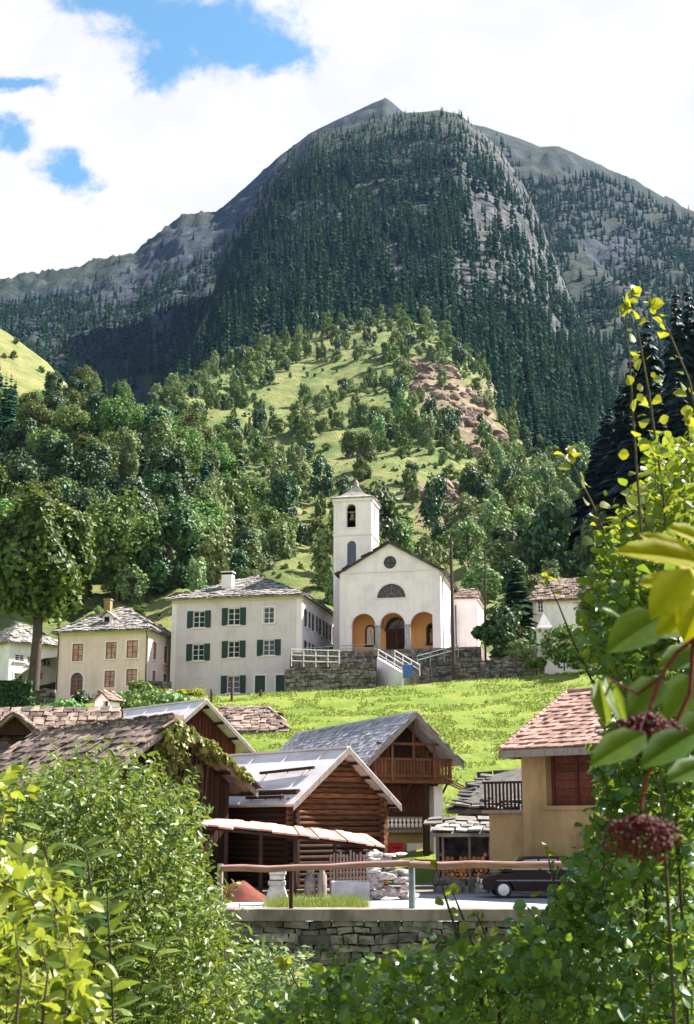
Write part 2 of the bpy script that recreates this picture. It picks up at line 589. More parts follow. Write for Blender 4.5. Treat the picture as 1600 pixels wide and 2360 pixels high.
def copy_tree(o, parent=None):
    c = o.copy()
    COL.objects.link(c)
    c.parent = parent
    for ch in list(o.children):
        copy_tree(ch, c)
    return c


def hash3(i, j, k):
    h = (i * 374761393 + j * 668265263 + k * 2147483647 + 1013904223) & 0xFFFFFFFF
    h = ((h ^ (h >> 13)) * 1274126177) & 0xFFFFFFFF
    h = ((h ^ (h >> 16)) * 2246822519) & 0xFFFFFFFF
    return ((h ^ (h >> 15)) & 0xFFFFFF) / 0xFFFFFF


def vnoise(P):
    P = np.asarray(P, float)
    I = np.floor(P).astype(np.int64)
    f = P - I
    f = f * f * (3 - 2 * f)
    r = 0
    for dx in (0, 1):
        for dy in (0, 1):
            for dz in (0, 1):
                w = (f[:, 0] if dx else 1 - f[:, 0]) * (f[:, 1] if dy else 1 - f[:, 1]) * (f[:, 2] if dz else 1 - f[:, 2])
                r = r + w * hash3(I[:, 0] + dx, I[:, 1] + dy, I[:, 2] + dz)
    return r


def fbm(P, o=5, gain=0.5):
    P = np.asarray(P, float)
    a, s, t = 1.0, 0, 0
    for k in range(o):
        s = s + a * vnoise(P * (2.03 ** k) + 17.7 * k)
        t += a
        a *= gain
    return s / t


def inside(poly, x, y):
    x, y = np.asarray(x, float), np.asarray(y, float)
    r = np.zeros(np.broadcast(x, y).shape, bool)
    n = len(poly)
    for i in range(n):
        x0, y0 = poly[i]
        x1, y1 = poly[(i + 1) % n]
        if y0 == y1:
            continue
        c = ((y0 > y) != (y1 > y)) & (x < (x1 - x0) * (y - y0) / (y1 - y0) + x0)
        r ^= c
    return r


def unit(a):
    return a / np.maximum(np.linalg.norm(a, axis=-1, keepdims=True), 1e-9)


# ------------------------------------------------------------------ terrain
class Sheet:
    """terrain between rows of points; columns follow bearings, rows go up the slope"""

    def __init__(s, cols, rows, nsub, noise=()):
        pts = []
        for r in rows:
            a = np.array(r, float)
            py = np.interp(cols, a[:, 0], a[:, 1])
            D = np.interp(cols, a[:, 0], a[:, 2])
            xc, yc = (cols - CX) / F, (CY - py) / F
            d = np.stack([xc, cp - yc * sp, sp + yc * cp], 1)
            pts.append(np.array([0, 0, CAMZ]) + d * (D / d[:, 1])[:, None])
        G = [pts[0]]
        for i in range(len(pts) - 1):
            for k in range(1, nsub + 1):
                f = k / nsub
                G.append(pts[i] * (1 - f) + pts[i + 1] * f)
        back = G[-1].copy()
        back[:, 1] *= 1.25
        back[:, 0] *= 1.25
        back[:, 2] -= 0.12 * G[-1][:, 1]
        G = np.array(G)
        n = G.shape[0]
        for amp, sc, ridge in noise:
            q = fbm(G.reshape(-1, 3) / sc, 5, 0.55).reshape(G.shape[:2])
            q = (1 - 2 * np.abs(q - 0.5) * 2) if ridge else (q - 0.5) * 2
            w = np.ones(n)
            w[-max(2, n // 8):] = np.linspace(1, 0.12, max(2, n // 8))
            G[:, :, 2] += amp * q * w[:, None]
            G[:, :, 1] += amp * 0.6 * q * w[:, None]
        s.G = G
        s.cols = cols
        s.full = np.concatenate([G, back[None]], 0)

    def build(s, name, mat, attr=None):
        A = s.full
        nr, nc = A.shape[:2]
        idx = np.arange(nr * nc).reshape(nr, nc)
        Fc = np.stack([idx[:-1, :-1], idx[:-1, 1:], idx[1:, 1:], idx[1:, :-1]], -1).reshape(-1, 4)
        me = mesh_np(name, A.reshape(-1, 3), Fc, mat, smooth=True)
        px, py = proj(A.reshape(-1, 3))
        for an, fn in (attr or {}).items():
            a = me.attributes.new(an, 'FLOAT', 'POINT')
            a.data.foreach_set('value', np.clip(fn(px, py, A.reshape(-1, 3)), 0, 1).astype(np.float32))
        o = obj_of(name, me)
        o['kind'] = 'structure'
        return o

    def sample(s, n):
        nr, nc = s.G.shape[:2]
        r = rng.random(n) * (nr - 1.001)
        c = rng.random(n) * (nc - 1.001)
        r0, c0 = r.astype(int), c.astype(int)
        fr, fc = (r - r0)[:, None], (c - c0)[:, None]
        g = s.G
        return (g[r0, c0] * (1 - fr) * (1 - fc) + g[r0, c0 + 1] * (1 - fr) * fc + g[r0 + 1, c0] * fr * (1 - fc) + g[r0 + 1, c0 + 1] * fr * fc)

    def near(s, px, py):
        """surface point seen closest to the pixel"""
        qx, qy = proj(s.G.reshape(-1, 3))
        i = np.argmin((qx - px) ** 2 + (qy - py) ** 2)
        return s.G.reshape(-1, 3)[i]


def soft(poly, grow=30):
    """0..1 mask of a region of the ground with a ragged border"""
    P = np.array(poly, float)

    def fn(px, py, XYZ):
        n = fbm(XYZ / 14.0, 4) - 0.5
        n2 = fbm(XYZ / 14.0 + 50, 4) - 0.5
        return inside(poly, px + n * grow * 3, py + n2 * grow * 3).astype(float)
    return fn


def m_hill(name, grass_a, grass_b, rock_a, rock_b, gs=0.06, rs=0.12, bump=0.8, bdist=1.0, steep=(0.55, 0.75)):
    """grass on the gentle ground, rock on the steep and where the attribute 'rock' says so"""
    m, t = new_mat(name)
    pos = geo_pos(t)
    g = mix_n(t, ramp_n(t, noise_n(t, pos, gs, 8, 0.65).outputs[0], 0.36, 0.64), grass_a, grass_b)
    rn = noise_n(t, scaled(t, pos, (1, 1, 0.55)), rs, 10, 0.72, 0.6)
    k = mix_n(t, ramp_n(t, rn.outputs[0], 0.36, 0.62), rock_a, rock_b)
    at_ = t.nodes.new('ShaderNodeAttribute')
    at_.attribute_name = 'rock'
    geo = t.nodes.new('ShaderNodeNewGeometry')
    sx = t.nodes.new('ShaderNodeSeparateXYZ')
    t.links.new(geo.outputs['Normal'], sx.inputs[0])
    st = math_n(t, 'SUBTRACT', 1.0, ramp_n(t, sx.outputs[2], *steep))
    nb = noise_n(t, pos, rs * 2.5, 7, 0.7)
    brk = ramp_n(t, nb.outputs[0], 0.42, 0.58)
    f = math_n(t, 'MULTIPLY', math_n(t, 'MAXIMUM', st, at_.outputs['Fac']), math_n(t, 'ADD', math_n(t, 'MULTIPLY', brk, 0.75), 0.25), clamp=True)
    c = mix_n(t, f, g, k)
    finish(t, c, 0.95, rn.outputs[0], bump, bdist, spec=0.1)
    return m


MH_HILL = m_hill('hill_ground', (0.090, 0.135, 0.038), (0.205, 0.205, 0.072), (0.31, 0.215, 0.16), (0.085, 0.058, 0.043), 0.10, 0.22, 1.0, 1.2)
MH_SPUR = m_hill('spur_ground', (0.024, 0.042, 0.028), (0.046, 0.060, 0.036), (0.155, 0.145, 0.15), (0.038, 0.038, 0.048), 0.035, 0.07, 1.0, 3.0)
MH_BACK = m_hill('mountain_ground', (0.020, 0.036, 0.026), (0.042, 0.050, 0.036), (0.060, 0.070, 0.098), (0.012, 0.017, 0.028), 0.02, 0.035, 1.0, 6.0)
MH_KNOLL = m_hill('knoll_ground', (0.115, 0.140, 0.042), (0.205, 0.195, 0.075), (0.28, 0.22, 0.16), (0.14, 0.11, 0.08), 0.12, 0.2)
MH_WOOD = m_hill('wood_floor', (0.035, 0.055, 0.020), (0.075, 0.085, 0.035), (0.36, 0.31, 0.27), (0.12, 0.10, 0.09), 0.15, 0.25)

# far mountain
cols = np.linspace(-900, 2500, 440)
crest_b = [(-900, 930), (-300, 770), (0, 682), (90, 660), (170, 640), (240, 612), (300, 602), (350, 560), (410, 513), (440, 512), (455, 503), (490, 503), (560, 440), (600, 405), (640, 368), (710, 313), (800, 268), (850, 246), (890, 229), (905, 240), (930, 262), (1000, 275), (1120, 297), (1200, 325), (1245, 343), (1290, 343), (1340, 365), (1400, 393), (1450, 415), (1500, 440), (1560, 475), (1600, 492), (1900, 640), (2500, 800)]
Db = lambda px: 1750 - 0.00035 * (px - 900) ** 2
BACK = Sheet(cols, [[(p, 1330, 560) for p in (-900, 2500)],
                    [(p, 1010 + (y - 1010) * 0.35, 700 + (max(Db(p), 1150) - 700) * 0.32) for p, y in crest_b],
                    [(p, 1010 + (y - 1010) * 0.72, 700 + (max(Db(p), 1150) - 700) * 0.66) for p, y in crest_b],
                    [(p, y, max(Db(p), 1150)) for p, y in crest_b]], 34, ((26, 160, True), (20, 70, True), (13, 28, True), (5, 11, False)))
rock_back = [(-50, 690), (180, 655), (300, 610), (410, 520), (500, 510), (640, 380), (890, 235), (760, 330), (560, 520), (520, 620), (420, 800), (300, 840), (150, 800), (-50, 740)]
rock_back2 = [(1340, 540), (1470, 540), (1490, 600), (1360, 620)]
BACK.build('mountain', MH_BACK, {'rock': lambda a, b, c: np.maximum(soft(rock_back, 25)(a, b, c), soft(rock_back2, 25)(a, b, c))})

# forested spur in front of it
cols = np.linspace(330, 1500, 220)
crest_s = [(330, 1000), (390, 900), (440, 820), (480, 730), (500, 640), (540, 545), (600, 445), (660, 372), (730, 318), (800, 296), (870, 278), (930, 265), (1010, 258), (1060, 266), (1100, 300), (1150, 345), (1200, 415), (1240, 500), (1280, 600), (1320, 700), (1360, 790), (1400, 870), (1500, 1000)]
Ds = lambda px: 1130 - 0.0005 * (px - 950) ** 2
SPUR = Sheet(cols, [[(330, 1200, 520), (700, 1150, 500), (1000, 1180, 470), (1500, 1300, 440)]] +
             [[(p, (1000 + (y - 1000) * f), 600 + (Ds(p) - 600) * g) for p, y in crest_s] for f, g in ((0.22, 0.10), (0.5, 0.34), (0.78, 0.66), (1.0, 1.0))],
             24, ((16, 110, True), (12, 38, True), (6, 15, True)))
cliff = [(960, 320), (1060, 350), (1130, 420), (1210, 540), (1290, 640), (1330, 760), (1300, 800), (1200, 690), (1150, 700), (1060, 720), (1010, 640), (1050, 560), (1080, 470), (1020, 370)]
gully = [(870, 560), (900, 545), (930, 600), (935, 650), (905, 655), (880, 600)]
ledge = [(540, 640), (600, 590), (690, 450), (760, 462), (900, 470), (1010, 462), (1010, 492), (860, 505), (740, 520), (700, 560), (600, 640)]
SPUR.build('spur', MH_SPUR, {'rock': lambda a, b, c: np.maximum(np.maximum(soft(cliff, 30)(a, b, c), soft(gully, 12)(a, b, c)), soft(ledge, 14)(a, b, c) * 0.6)})

# sunlit hill behind the church
cols = np.linspace(-700, 2400, 260)
crest_h = [(-700, 1050), (200, 1000), (330, 950), (400, 905), (470, 868), (530, 838), (620, 796), (700, 774), (780, 750), (860, 735), (920, 738), (980, 750), (1040, 778), (1100, 832), (1150, 905), (1190, 980), (1240, 1060), (1320, 1100), (1450, 1140), (2400, 1200)]
Dh = lambda p: 620 - 0.00075 * (p - 840) ** 2
HILL = Sheet(cols, [[(p, 1640, 128) for p in (-700, 2400)]] +
             [[(p, 1480 + (y - 1480) * f, 142 + (max(Dh(p), 330) - 142) * g) for p, y in crest_h] for f, g in ((0.30, 0.22), (0.58, 0.50), (0.80, 0.74), (1.0, 1.0))],
             16, ((9, 70, False), (5.0, 26, True), (1.6, 8, False)))
meadow = [(615, 905), (690, 850), (740, 838), (850, 830), (860, 845), (810, 900), (740, 930), (640, 965), (608, 945)]
scarp = [(940, 825), (1030, 850), (1100, 900), (1150, 970), (1195, 1060), (1110, 1075), (1045, 1010), (975, 935), (935, 870)]
scarp2 = [(960, 1125), (1050, 1120), (1100, 1200), (1120, 1250), (1020, 1240), (960, 1200)]
glade = [(760, 1040), (900, 1010), (1000, 1080), (950, 1110), (820, 1130), (740, 1100)]
glade2 = [(520, 1120), (700, 1090), (770, 1130), (770, 1330), (640, 1330), (540, 1250)]
glade3 = [(850, 1120), (960, 1190), (1130, 1240), (1160, 1330), (1040, 1370), (880, 1290)]
rockband = lambda a, b, c: np.maximum(np.maximum(soft(scarp, 26)(a, b, c), soft(scarp2, 18)(a, b, c)), 0)
HILL.build('hill', MH_HILL, {'rock': rockband})

# steep little meadow on the far left
cols = np.linspace(-800, 480, 70)
crest_k = [(-800, 520), (-300, 640), (-40, 735), (15, 765), (70, 805), (110, 835), (140, 870), (220, 950), (480, 1120)]
KNOLL = Sheet(cols, [[(p, 1120, 330) for p in (-800, 480)], [(p, 1120 + (y - 1120) * 0.5, 400) for p, y in crest_k], [(p, y, 480) for p, y in crest_k]], 10, ((3, 40, False), (1, 9, False)))
KNOLL.build('meadow_slope', MH_KNOLL, {'rock': lambda a, b, c: a * 0})

# wooded bank on the left
cols = np.linspace(-900, 760, 110)
crest_w = [(-900, 960), (0, 975), (100, 945), (180, 920), (260, 930), (350, 975), (420, 1020), (500, 1110), (600, 1230), (760, 1400)]
WOOD = Sheet(cols, [[(p, 1640, 128) for p in (-900, 760)], [(p, 1500 + (y - 1500) * 0.5, 205) for p, y in crest_w], [(p, y, 300) for p, y in crest_w]], 14, ((4, 40, False), (2, 12, True)))
crag = [(270, 960), (340, 950), (350, 1010), (290, 1020)]
WOOD.build('wooded_bank', MH_WOOD, {'rock': soft(crag, 14)})

# dark bank on the right
cols = np.linspace(1180, 2500, 80)
crest_d = [(1180, 1560), (1290, 1430), (1350, 1290), (1400, 1180), (1450, 1100), (1560, 980), (1700, 860), (2500, 700)]
BANK = Sheet(cols, [[(p, 1640, 128) for p in (1180, 2500)], [(p, 1480 + (y - 1480) * 0.5, 170) for p, y in crest_d], [(p, y, 215) for p, y in crest_d]], 10, ((3, 40, False), (1.2, 9, False)))
BANK.build('shaded_bank', MH_WOOD, {'rock': lambda a, b, c: a * 0})


# the valley floor
GY = [-400, -60, 3, 9, 16, 30.4, 31.25, 50, 58, 64, 75, 90, 108, 116, 126, 134, 145, 170]
GZ = [3, 1.2, 0.75, -0.6, -1.7, -1.9, -0.02, -0.02, 0.0, 1.0, 5.2, 9.2, 13.6, 14.2, 14.6, 17.0, 21.0, 30.0]


def gz(x, y):
    x, y = np.asarray(x, float), np.asarray(y, float)
    z = np.interp(y, GY, GZ)
    k = np.clip((y - 60) / 50, 0, 1) * np.clip((150 - y) / 30, 0, 1)
    z = z + k * 0.075 * np.clip(x, -20, 40)
    z = z + np.clip((y - 66) / 20, 0, 1) * np.clip((140 - y) / 20, 0, 1) * 1.2 * (fbm(np.stack([x, y, x * 0], -1).reshape(-1, 3) / 16.0, 4).reshape(x.shape) - 0.5)
    return z


def ground():
    xs = np.concatenate([np.linspace(-500, -45, 14), np.linspace(-42, 42, 85), np.linspace(45, 500, 14)])
    ys = np.array(sorted(set([-400, -150, -60, -20, -5, 0, 3, 6, 9, 12, 16, 20, 25, 30, 30.4, 31.25, 34, 38, 42, 46, 50, 54, 58, 61] + list(np.arange(64, 171, 1.5)))))
    X, Y = np.meshgrid(xs, ys)
    Z = gz(X, Y)
    A = np.stack([X, Y, Z], -1)
    nr, nc = X.shape
    idx = np.arange(nr * nc).reshape(nr, nc)
    Fc = np.stack([idx[:-1, :-1], idx[:-1, 1:], idx[1:, 1:], idx[1:, :-1]], -1).reshape(-1, 4)
    m, t = new_mat('meadow_ground')
    pos = geo_pos(t)
    n = noise_n(t, scaled(t, pos, (1, 0.6, 1)), 0.35, 8, 0.68)
    n2 = noise_n(t, pos, 2.2, 6, 0.7)
    c = mix_n(t, ramp_n(t, n.outputs[0], 0.34, 0.66), (0.125, 0.185, 0.028), (0.215, 0.25, 0.046))
    c = mix_n(t, math_n(t, 'MULTIPLY', ramp_n(t, n2.outputs[0], 0.5, 0.7), 0.6), c, (0.09, 0.15, 0.025))
    finish(t, c, 0.95, n2.outputs[0], 0.9, 0.25, spec=0.1)
    o = obj_of('ground', mesh_np('ground', A.reshape(-1, 3), Fc, m, smooth=True))
    o['kind'] = 'structure'


ground()
mb = MB()
mb.box(-120, 120, 31.6, 49.5, -0.4, 0.02)
o = mb.build('road', M_ROAD)
o['kind'] = 'structure'
mb = MB()
mb.box(-16, 13, 49.502, 58.6, -0.4, 0.035)
o = mb.build('yard', m_mottled('yard_dirt', (0.24, 0.20, 0.17), (0.12, 0.10, 0.085), 1.5, fine=30))
o['kind'] = 'structure'


# ------------------------------------------------------------------ foliage builders
def quads(P, N, size, aspect=1.5):
    """leaf rhombs at P facing N"""
    n = len(P)
    t = unit(np.cross(N, rng.normal(size=(n, 3))))
    b = np.cross(N, t)
    s = np.asarray(size).reshape(-1, 1)
    V = np.stack([P - t * s * aspect, P - b * s, P + t * s * aspect, P + b * s], 1)
    V[:, 1] += N * s * 0.25
    V[:, 3] += N * s * 0.25
    return V.reshape(-1, 3), np.arange(4 * n).reshape(n, 4)


def crown_points(n, rad, clumps, spread=0.34, fill=0.55, lump=0.28):
    """clumped leaf positions in an uneven crown of half-axes rad, with outward normals"""
    rad = np.array(rad, float)
    d = unit(rng.normal(size=(clumps, 3)))
    r = rng.random(clumps) ** 0.45
    r = np.where(r < fill, fill + (1 - fill) * rng.random(clumps), r)
    scale = 1 + lump * (fbm(d * 1.8 + rng.random(3) * 50, 3) - 0.5) * 2
    C = d * (r * scale * 0.86)[:, None]
    w = 0.6 + 0.8 * rng.random(clumps)
    k = rng.integers(0, clumps, n)
    off = unit(rng.normal(size=(n, 3))) * (rng.random(n) ** 0.5 * spread)[:, None] * w[k][:, None]
    P = C[k] + off
    N = unit(0.7 * unit(off) + 0.5 * unit(P) + 0.9 * unit(rng.normal(size=(n, 3))) + np.array([0, 0, 0.25]))
    return P * rad, N


def tree_parts(H, rx, rz, n, leaf, clumps, trunk_h, tr, seed, spread=0.34, limbs=7, round_=1.0, lump=.28):
    """crown mesh data and trunk MB, base at the origin"""
    global rng
    rng = np.random.default_rng(seed)
    P, N = crown_points(n, (rx, rx * round_, rz), clumps, spread, lump=lump)
    P[:, 2] += H - rz
    lo = trunk_h * 0.6
    P[:, 2] = np.where(P[:, 2] < lo, lo + (lo - P[:, 2]) * 0.3, P[:, 2])
    V, Fc = quads(P, N, leaf * (0.65 + 0.7 * rng.random(n)))
    t = MB()
    mid = H - rz
    t.tube([(0, 0, -0.6), (0.03 * H * 0.2, 0, trunk_h * 0.5), (0, 0.02 * H * 0.3, mid), (0.0, 0, mid + rz * 0.6)], [tr * 1.25, tr, tr * 0.7, tr * 0.2], 7)
    for i in range(limbs):
        a = 2 * math.pi * (i + random.random() * 0.6) / limbs
        z0 = trunk_h + (mid - trunk_h) * random.random() + 0.05
        e = Vector((math.cos(a) * rx * 0.7, math.sin(a) * rx * 0.7, z0 + rz * (0.2 + 0.6 * random.random())))
        s = Vector((0, 0, z0))
        t.tube([s, s.lerp(e, 0.5) + Vector((0, 0, 0.06 * H)), e], [tr * 0.45, tr * 0.3, tr * 0.08], 5)
    return V, Fc, t


def one_mesh_tree(name, parts, leafmat):
    V, Fc, t = parts
    mb = MB()
    mb.v = list(map(tuple, V.tolist()))
    mb.f = list(map(tuple, Fc.tolist()))
    mb.mi = [0] * len(mb.f)
    mb.sm = [False] * len(mb.f)
    b = len(mb.v)
    mb.v += t.v
    mb.f += [tuple(i + b for i in f) for f in t.f]
    mb.mi += [1] * len(t.f)
    mb.sm += [True] * len(t.f)
    me = bpy.data.meshes.new(name)
    me.from_pydata(mb.v, [], mb.f)
    me.materials.append(leafmat)
    me.materials.append(M_BARK)
    me.polygons.foreach_set('material_index', mb.mi)
    me.polygons.foreach_set('use_smooth', mb.sm)
    me.update()
    return me


def conifer_geo(H, Rr, whorls, nbr, seed, low=False, bare=0.06, ragged=0.35):
    """drooping branch blades in whorls; returns V, triangles"""
    r = np.random.default_rng(seed)
    V, T = [], []
    for i in range(whorls):
        f = (i + r.random() * 0.5) / whorls
        z = H * (bare + (1 - bare) * f)
        rad = Rr * (1 - f) ** 0.85 * (0.8 + 0.4 * r.random()) + 0.03 * Rr
        ph = r.random() * 6.28
        for k in range(nbr):
            a = ph + 6.283 * (k + 0.5 * r.random()) / nbr
            L = rad * (1 - ragged + 2 * ragged * r.random() * 0.8)
            w = L * (0.42 if not low else 0.45) * (0.8 + 0.5 * r.random())
            dr = L * ((0.30 + 0.35 * r.random()) if not low else (0.75 + 0.6 * r.random()))
            ca, sa = math.cos(a), math.sin(a)
            b = len(V)
            V += [(0, 0, z + 0.10 * L), (ca * L * 0.55 - sa * w, sa * L * 0.55 + ca * w, z - dr * 0.55), (ca * L, sa * L, z - dr), (ca * L * 0.55 + sa * w, sa * L * 0.55 - ca * w, z - dr * 0.55), (ca * L * 0.6, sa * L * 0.6, z - dr * 0.22)]
            if low:
                T += [(b, b + 1, b + 2), (b, b + 2, b + 3)]
            else:
                T += [(b, b + 1, b + 4), (b + 1, b + 2, b + 4), (b + 2, b + 3, b + 4), (b + 3, b, b + 4)]
    b = len(V)
    V += [(-0.03 * Rr, 0, H * 0.94), (0.03 * Rr, 0.02, H * 0.94), (0, 0, H * 1.02)]
    T += [(b, b + 1, b + 2)]
    return np.array(V), np.array(T)


def with_trunk(V, T, H, r):
    a = np.arange(7) * 2 * np.pi / 7
    R0 = np.stack([np.cos(a) * r, np.sin(a) * r, a * 0 - .8], 1)
    R1 = np.stack([np.cos(a) * r * .08, np.sin(a) * r * .08, a * 0 + H * .97], 1)
    n = len(V)
    k = np.arange(7)
    k2 = (k + 1) % 7
    t = np.concatenate([np.stack([k, k2, k2 + 7], 1), np.stack([k, k2 + 7, k + 7], 1)]) + n
    return np.concatenate([V, R0, R1]), np.concatenate([T, t]), np.concatenate([np.zeros(len(T), int), np.ones(14, int)])


# template leaf: eleven points, twelve triangles; x across, y along, z up
def leaf_template(prof, fold=0.22, curl=0.15):
    ts = (0.0, 0.22, 0.5, 0.78, 1.0)
    M = [(0, t, -curl * t * t) for t in ts]
    L = [(-w, t, fold * w - curl * t * t) for t, w in zip(ts[1:4], prof)]
    Rr = [(w, t, fold * w - curl * t * t) for t, w in zip(ts[1:4], prof)]
    V = np.array(M + L + Rr)
    T = []
    for s in (5, 8):
        T += [(0, 1, s), (1, 2, s + 1), (1, s + 1, s), (2, 3, s + 2), (2, s + 2, s + 1), (3, 4, s + 2)]
    return V, np.array(T)


LT_ROUND = leaf_template((0.40, 0.50, 0.33), 0.25, 0.18)
LT_LANCE = leaf_template((0.15, 0.20, 0.13), 0.3, 0.25)
LT_OVAL = leaf_template((0.24, 0.33, 0.22), 0.25, 0.2)


def place_leaves(tpl, P, D, N, size):
    """copies of the template at P, long axis D, face N"""
    TV, TT = tpl
    D = unit(D)
    X = unit(np.cross(D, N))
    Z = np.cross(X, D)
    s = np.asarray(size).reshape(-1, 1, 1)
    V = P[:, None] + s * (TV[None, :, 0:1] * X[:, None] + TV[None, :, 1:2] * D[:, None] + TV[None, :, 2:3] * Z[:, None])
    n, k = len(P), len(TV)
    T = TT[None] + (np.arange(n) * k)[:, None, None]
    return V.reshape(-1, 3), T.reshape(-1, 3)


def poly_sample(poly, n, r):
    a = np.array(poly, float)
    lo, hi = a.min(0), a.max(0)
    out = np.zeros((0, 2))
    while len(out) < n:
        q = lo + (hi - lo) * r.random((n * 3, 2))
        out = np.concatenate([out, q[inside(poly, q[:, 0], q[:, 1])]])
    return out[:n]


def unproj(px, py, D):
    xc, yc = (px - CX) / F, (CY - py) / F
    d = np.stack([xc, cp - yc * sp, sp + yc * cp], 1)
    return np.array([0, 0, CAMZ]) + d * (D / d[:, 1])[:, None]


def twig_volume(poly, D0, D1, n, length, per, leaf, tpl, seed, up=1.0, gap=0.35, gapscale=0.5, keep=None):
    """twigs through a volume, each with alternate leaves; returns leaf V,T and the twig MB"""
    r = np.random.default_rng(seed)
    q = poly_sample(poly, int(n / (1 - gap) * 1.15) + 5, r)
    D = D0 + (D1 - D0) * r.random(len(q))
    B = unproj(q[:, 0], q[:, 1], D)
    nz = fbm(B / gapscale + seed, 3)
    B = B[nz > np.quantile(nz, gap)][:n]
    n = len(B)
    dirs = unit(r.normal(size=(n, 3)) * np.array([0.75, 0.75, 0.5]) + np.array([0, 0, up]))
    ln = length * (0.6 + 0.8 * r.random(n))
    tw = MB()
    for i in range(n):
        b, d = Vector(B[i]), Vector(dirs[i])
        tw.tube([b - d * ln[i] * 0.6, b - d * ln[i] * 0.1 + Vector((0, 0, 0.03 * ln[i])), b + d * ln[i] * 0.5], [leaf * 0.045, leaf * 0.035, leaf * 0.015], 3, cap=False)
    f = (np.arange(per) + 0.5) / per
    P = B[:, None] + dirs[:, None] * ((f[None] - 0.5) * ln[:, None])[..., None]
    side = unit(r.normal(size=(n, per, 3)))
    side -= (side * dirs[:, None]).sum(-1, keepdims=True) * dirs[:, None]
    Dl = unit(unit(side) * 1.0 + dirs[:, None] * 0.55 + np.array([0, 0, -0.15]))
    P = P.reshape(-1, 3)
    Dl = Dl.reshape(-1, 3)
    N = unit(np.array([0.15, -0.1, 1.0]) + 0.75 * r.normal(size=P.shape))
    P = P + 0.12 * leaf * r.normal(size=P.shape)
    sz = leaf * (0.55 + 0.8 * r.random(len(P)))
    V, T = place_leaves(tpl, P, Dl, N, sz)
    return V, T, tw


def shrub(name, label, cat, base, vols, leafname='foliage', stems=(), stem_mat=None):
    """vols: list of (V,T,twigMB,mat); stems: list of (points, radii)"""
    root = empty(name, base, 0, label, cat)
    bx = np.array(base)
    tw = MB()
    for V, T, t, m in vols:
        obj_of(leafname, mesh_np(leafname, V - bx, T, m), root)
        off = len(tw.v)
        tw.v += [tuple(np.array(p) - bx) for p in t.v]
        tw.f += [tuple(i + off for i in f) for f in t.f]
        tw.mi += t.mi
        tw.sm += t.sm
    for pts, rad in stems:
        tw.tube([Vector(p) - Vector(base) for p in pts], rad, 6)
    tw.build('stem', stem_mat or M_TWIG, root)
    return root


# ------------------------------------------------------------------ building helpers
class Frame:
    """local axes of a building: x along its front, y to the back, z up; front right bottom corner at the origin"""

    def __init__(s, A, theta):
        s.A = Vector(A)
        s.th = theta
        s.M = Matrix.Translation(s.A) @ Matrix.Rotation(theta, 4, 'Z')
        s.I = s.M.inverted()

    def y(s, px, py, c=0.0):
        """point of the local plane y=c seen at the pixel -> (x, z)"""
        o, d = s.I @ Vector((0, 0, CAMZ)), s.I.to_3x3() @ ray(px, py)
        p = o + d * ((c - o.y) / d.y)
        return p.x, p.z

    def x(s, px, py, c=0.0):
        """point of the local plane x=c -> (y, z)"""
        o, d = s.I @ Vector((0, 0, CAMZ)), s.I.to_3x3() @ ray(px, py)
        p = o + d * ((c - o.x) / d.x)
        return p.y, p.z


def PL(side, c=0.0):
    """plane coordinates (along, up, outward) -> local"""
    if side == 'front':
        return lambda a, b, d: Vector((a, c - d, b))
    if side == 'right':
        return lambda a, b, d: Vector((c + d, a, b))
    if side == 'left':
        return lambda a, b, d: Vector((c - d, a, b))
    return lambda a, b, d: Vector((a, c + d, b))


def pbox(mb, T, a0, a1, b0, b1, d0, d1, mi=0):
    return mb.hexa([T(a0, b0, d0), T(a1, b0, d0), T(a1, b0, d1), T(a0, b0, d1), T(a0, b1, d0), T(a1, b1, d0), T(a1, b1, d1), T(a0, b1, d1)], mi)


def holed(mb, T, outer, holes, depth=0.2, mi=0):
    """wall face with openings and their reveals"""
    loops = [[Vector((a, b, 0)) for a, b in outer]] + [[Vector((a, b, 0)) for a, b in h] for h in holes]
    flat = [p for l in loops for p in l]
    tris = tessellate_polygon(loops)
    mb.add([T(p.x, p.y, 0) for p in flat], [tuple(t) for t in tris], mi)
    for h in holes:
        n = len(h)
        mb.add([T(a, b, 0) for a, b in h] + [T(a, b, -depth) for a, b in h], [(i, (i + 1) % n, n + (i + 1) % n, n + i) for i in range(n)], mi)


def rect(a0, b0, a1, b1):
    return [(a0, b0), (a1, b0), (a1, b1), (a0, b1)]


def arch(a0, b0, a1, b1, n=14):
    r = (a1 - a0) / 2
    c = (a0 + a1) / 2
    sp_ = b1 - r
    return [(a0, b0), (a1, b0)] + [(c + r * math.cos(math.pi * k / n), sp_ + r * math.sin(math.pi * k / n)) for k in range(n + 1)]


def half(c, b0, r, n=16):
    return [(c + r * math.cos(math.pi * k / n), b0 + r * math.sin(math.pi * k / n)) for k in range(n + 1)]


def circ(c, b, r, n=24):
    return [(c + r * math.cos(2 * math.pi * k / n), b + r * math.sin(2 * math.pi * k / n)) for k in range(n)]


def ring(mb, T, loop, wid, d0, d1, mi=0, closed=True):
    """moulding of width wid round a loop, outside it"""
    n = len(loop)
    cx, cz = sum(p[0] for p in loop) / n, sum(p[1] for p in loop) / n
    out = []
    for a, b in loop:
        l = math.hypot(a - cx, b - cz)
        out.append((a + (a - cx) / l * wid, b + (b - cz) / l * wid))
    for i in range(n if closed else n - 1):
        j = (i + 1) % n
        q = [loop[i], loop[j], out[j], out[i]]
        mb.hexa([T(a, b, d0) for a, b in q] + [T(a, b, d1) for a, b in q], mi)


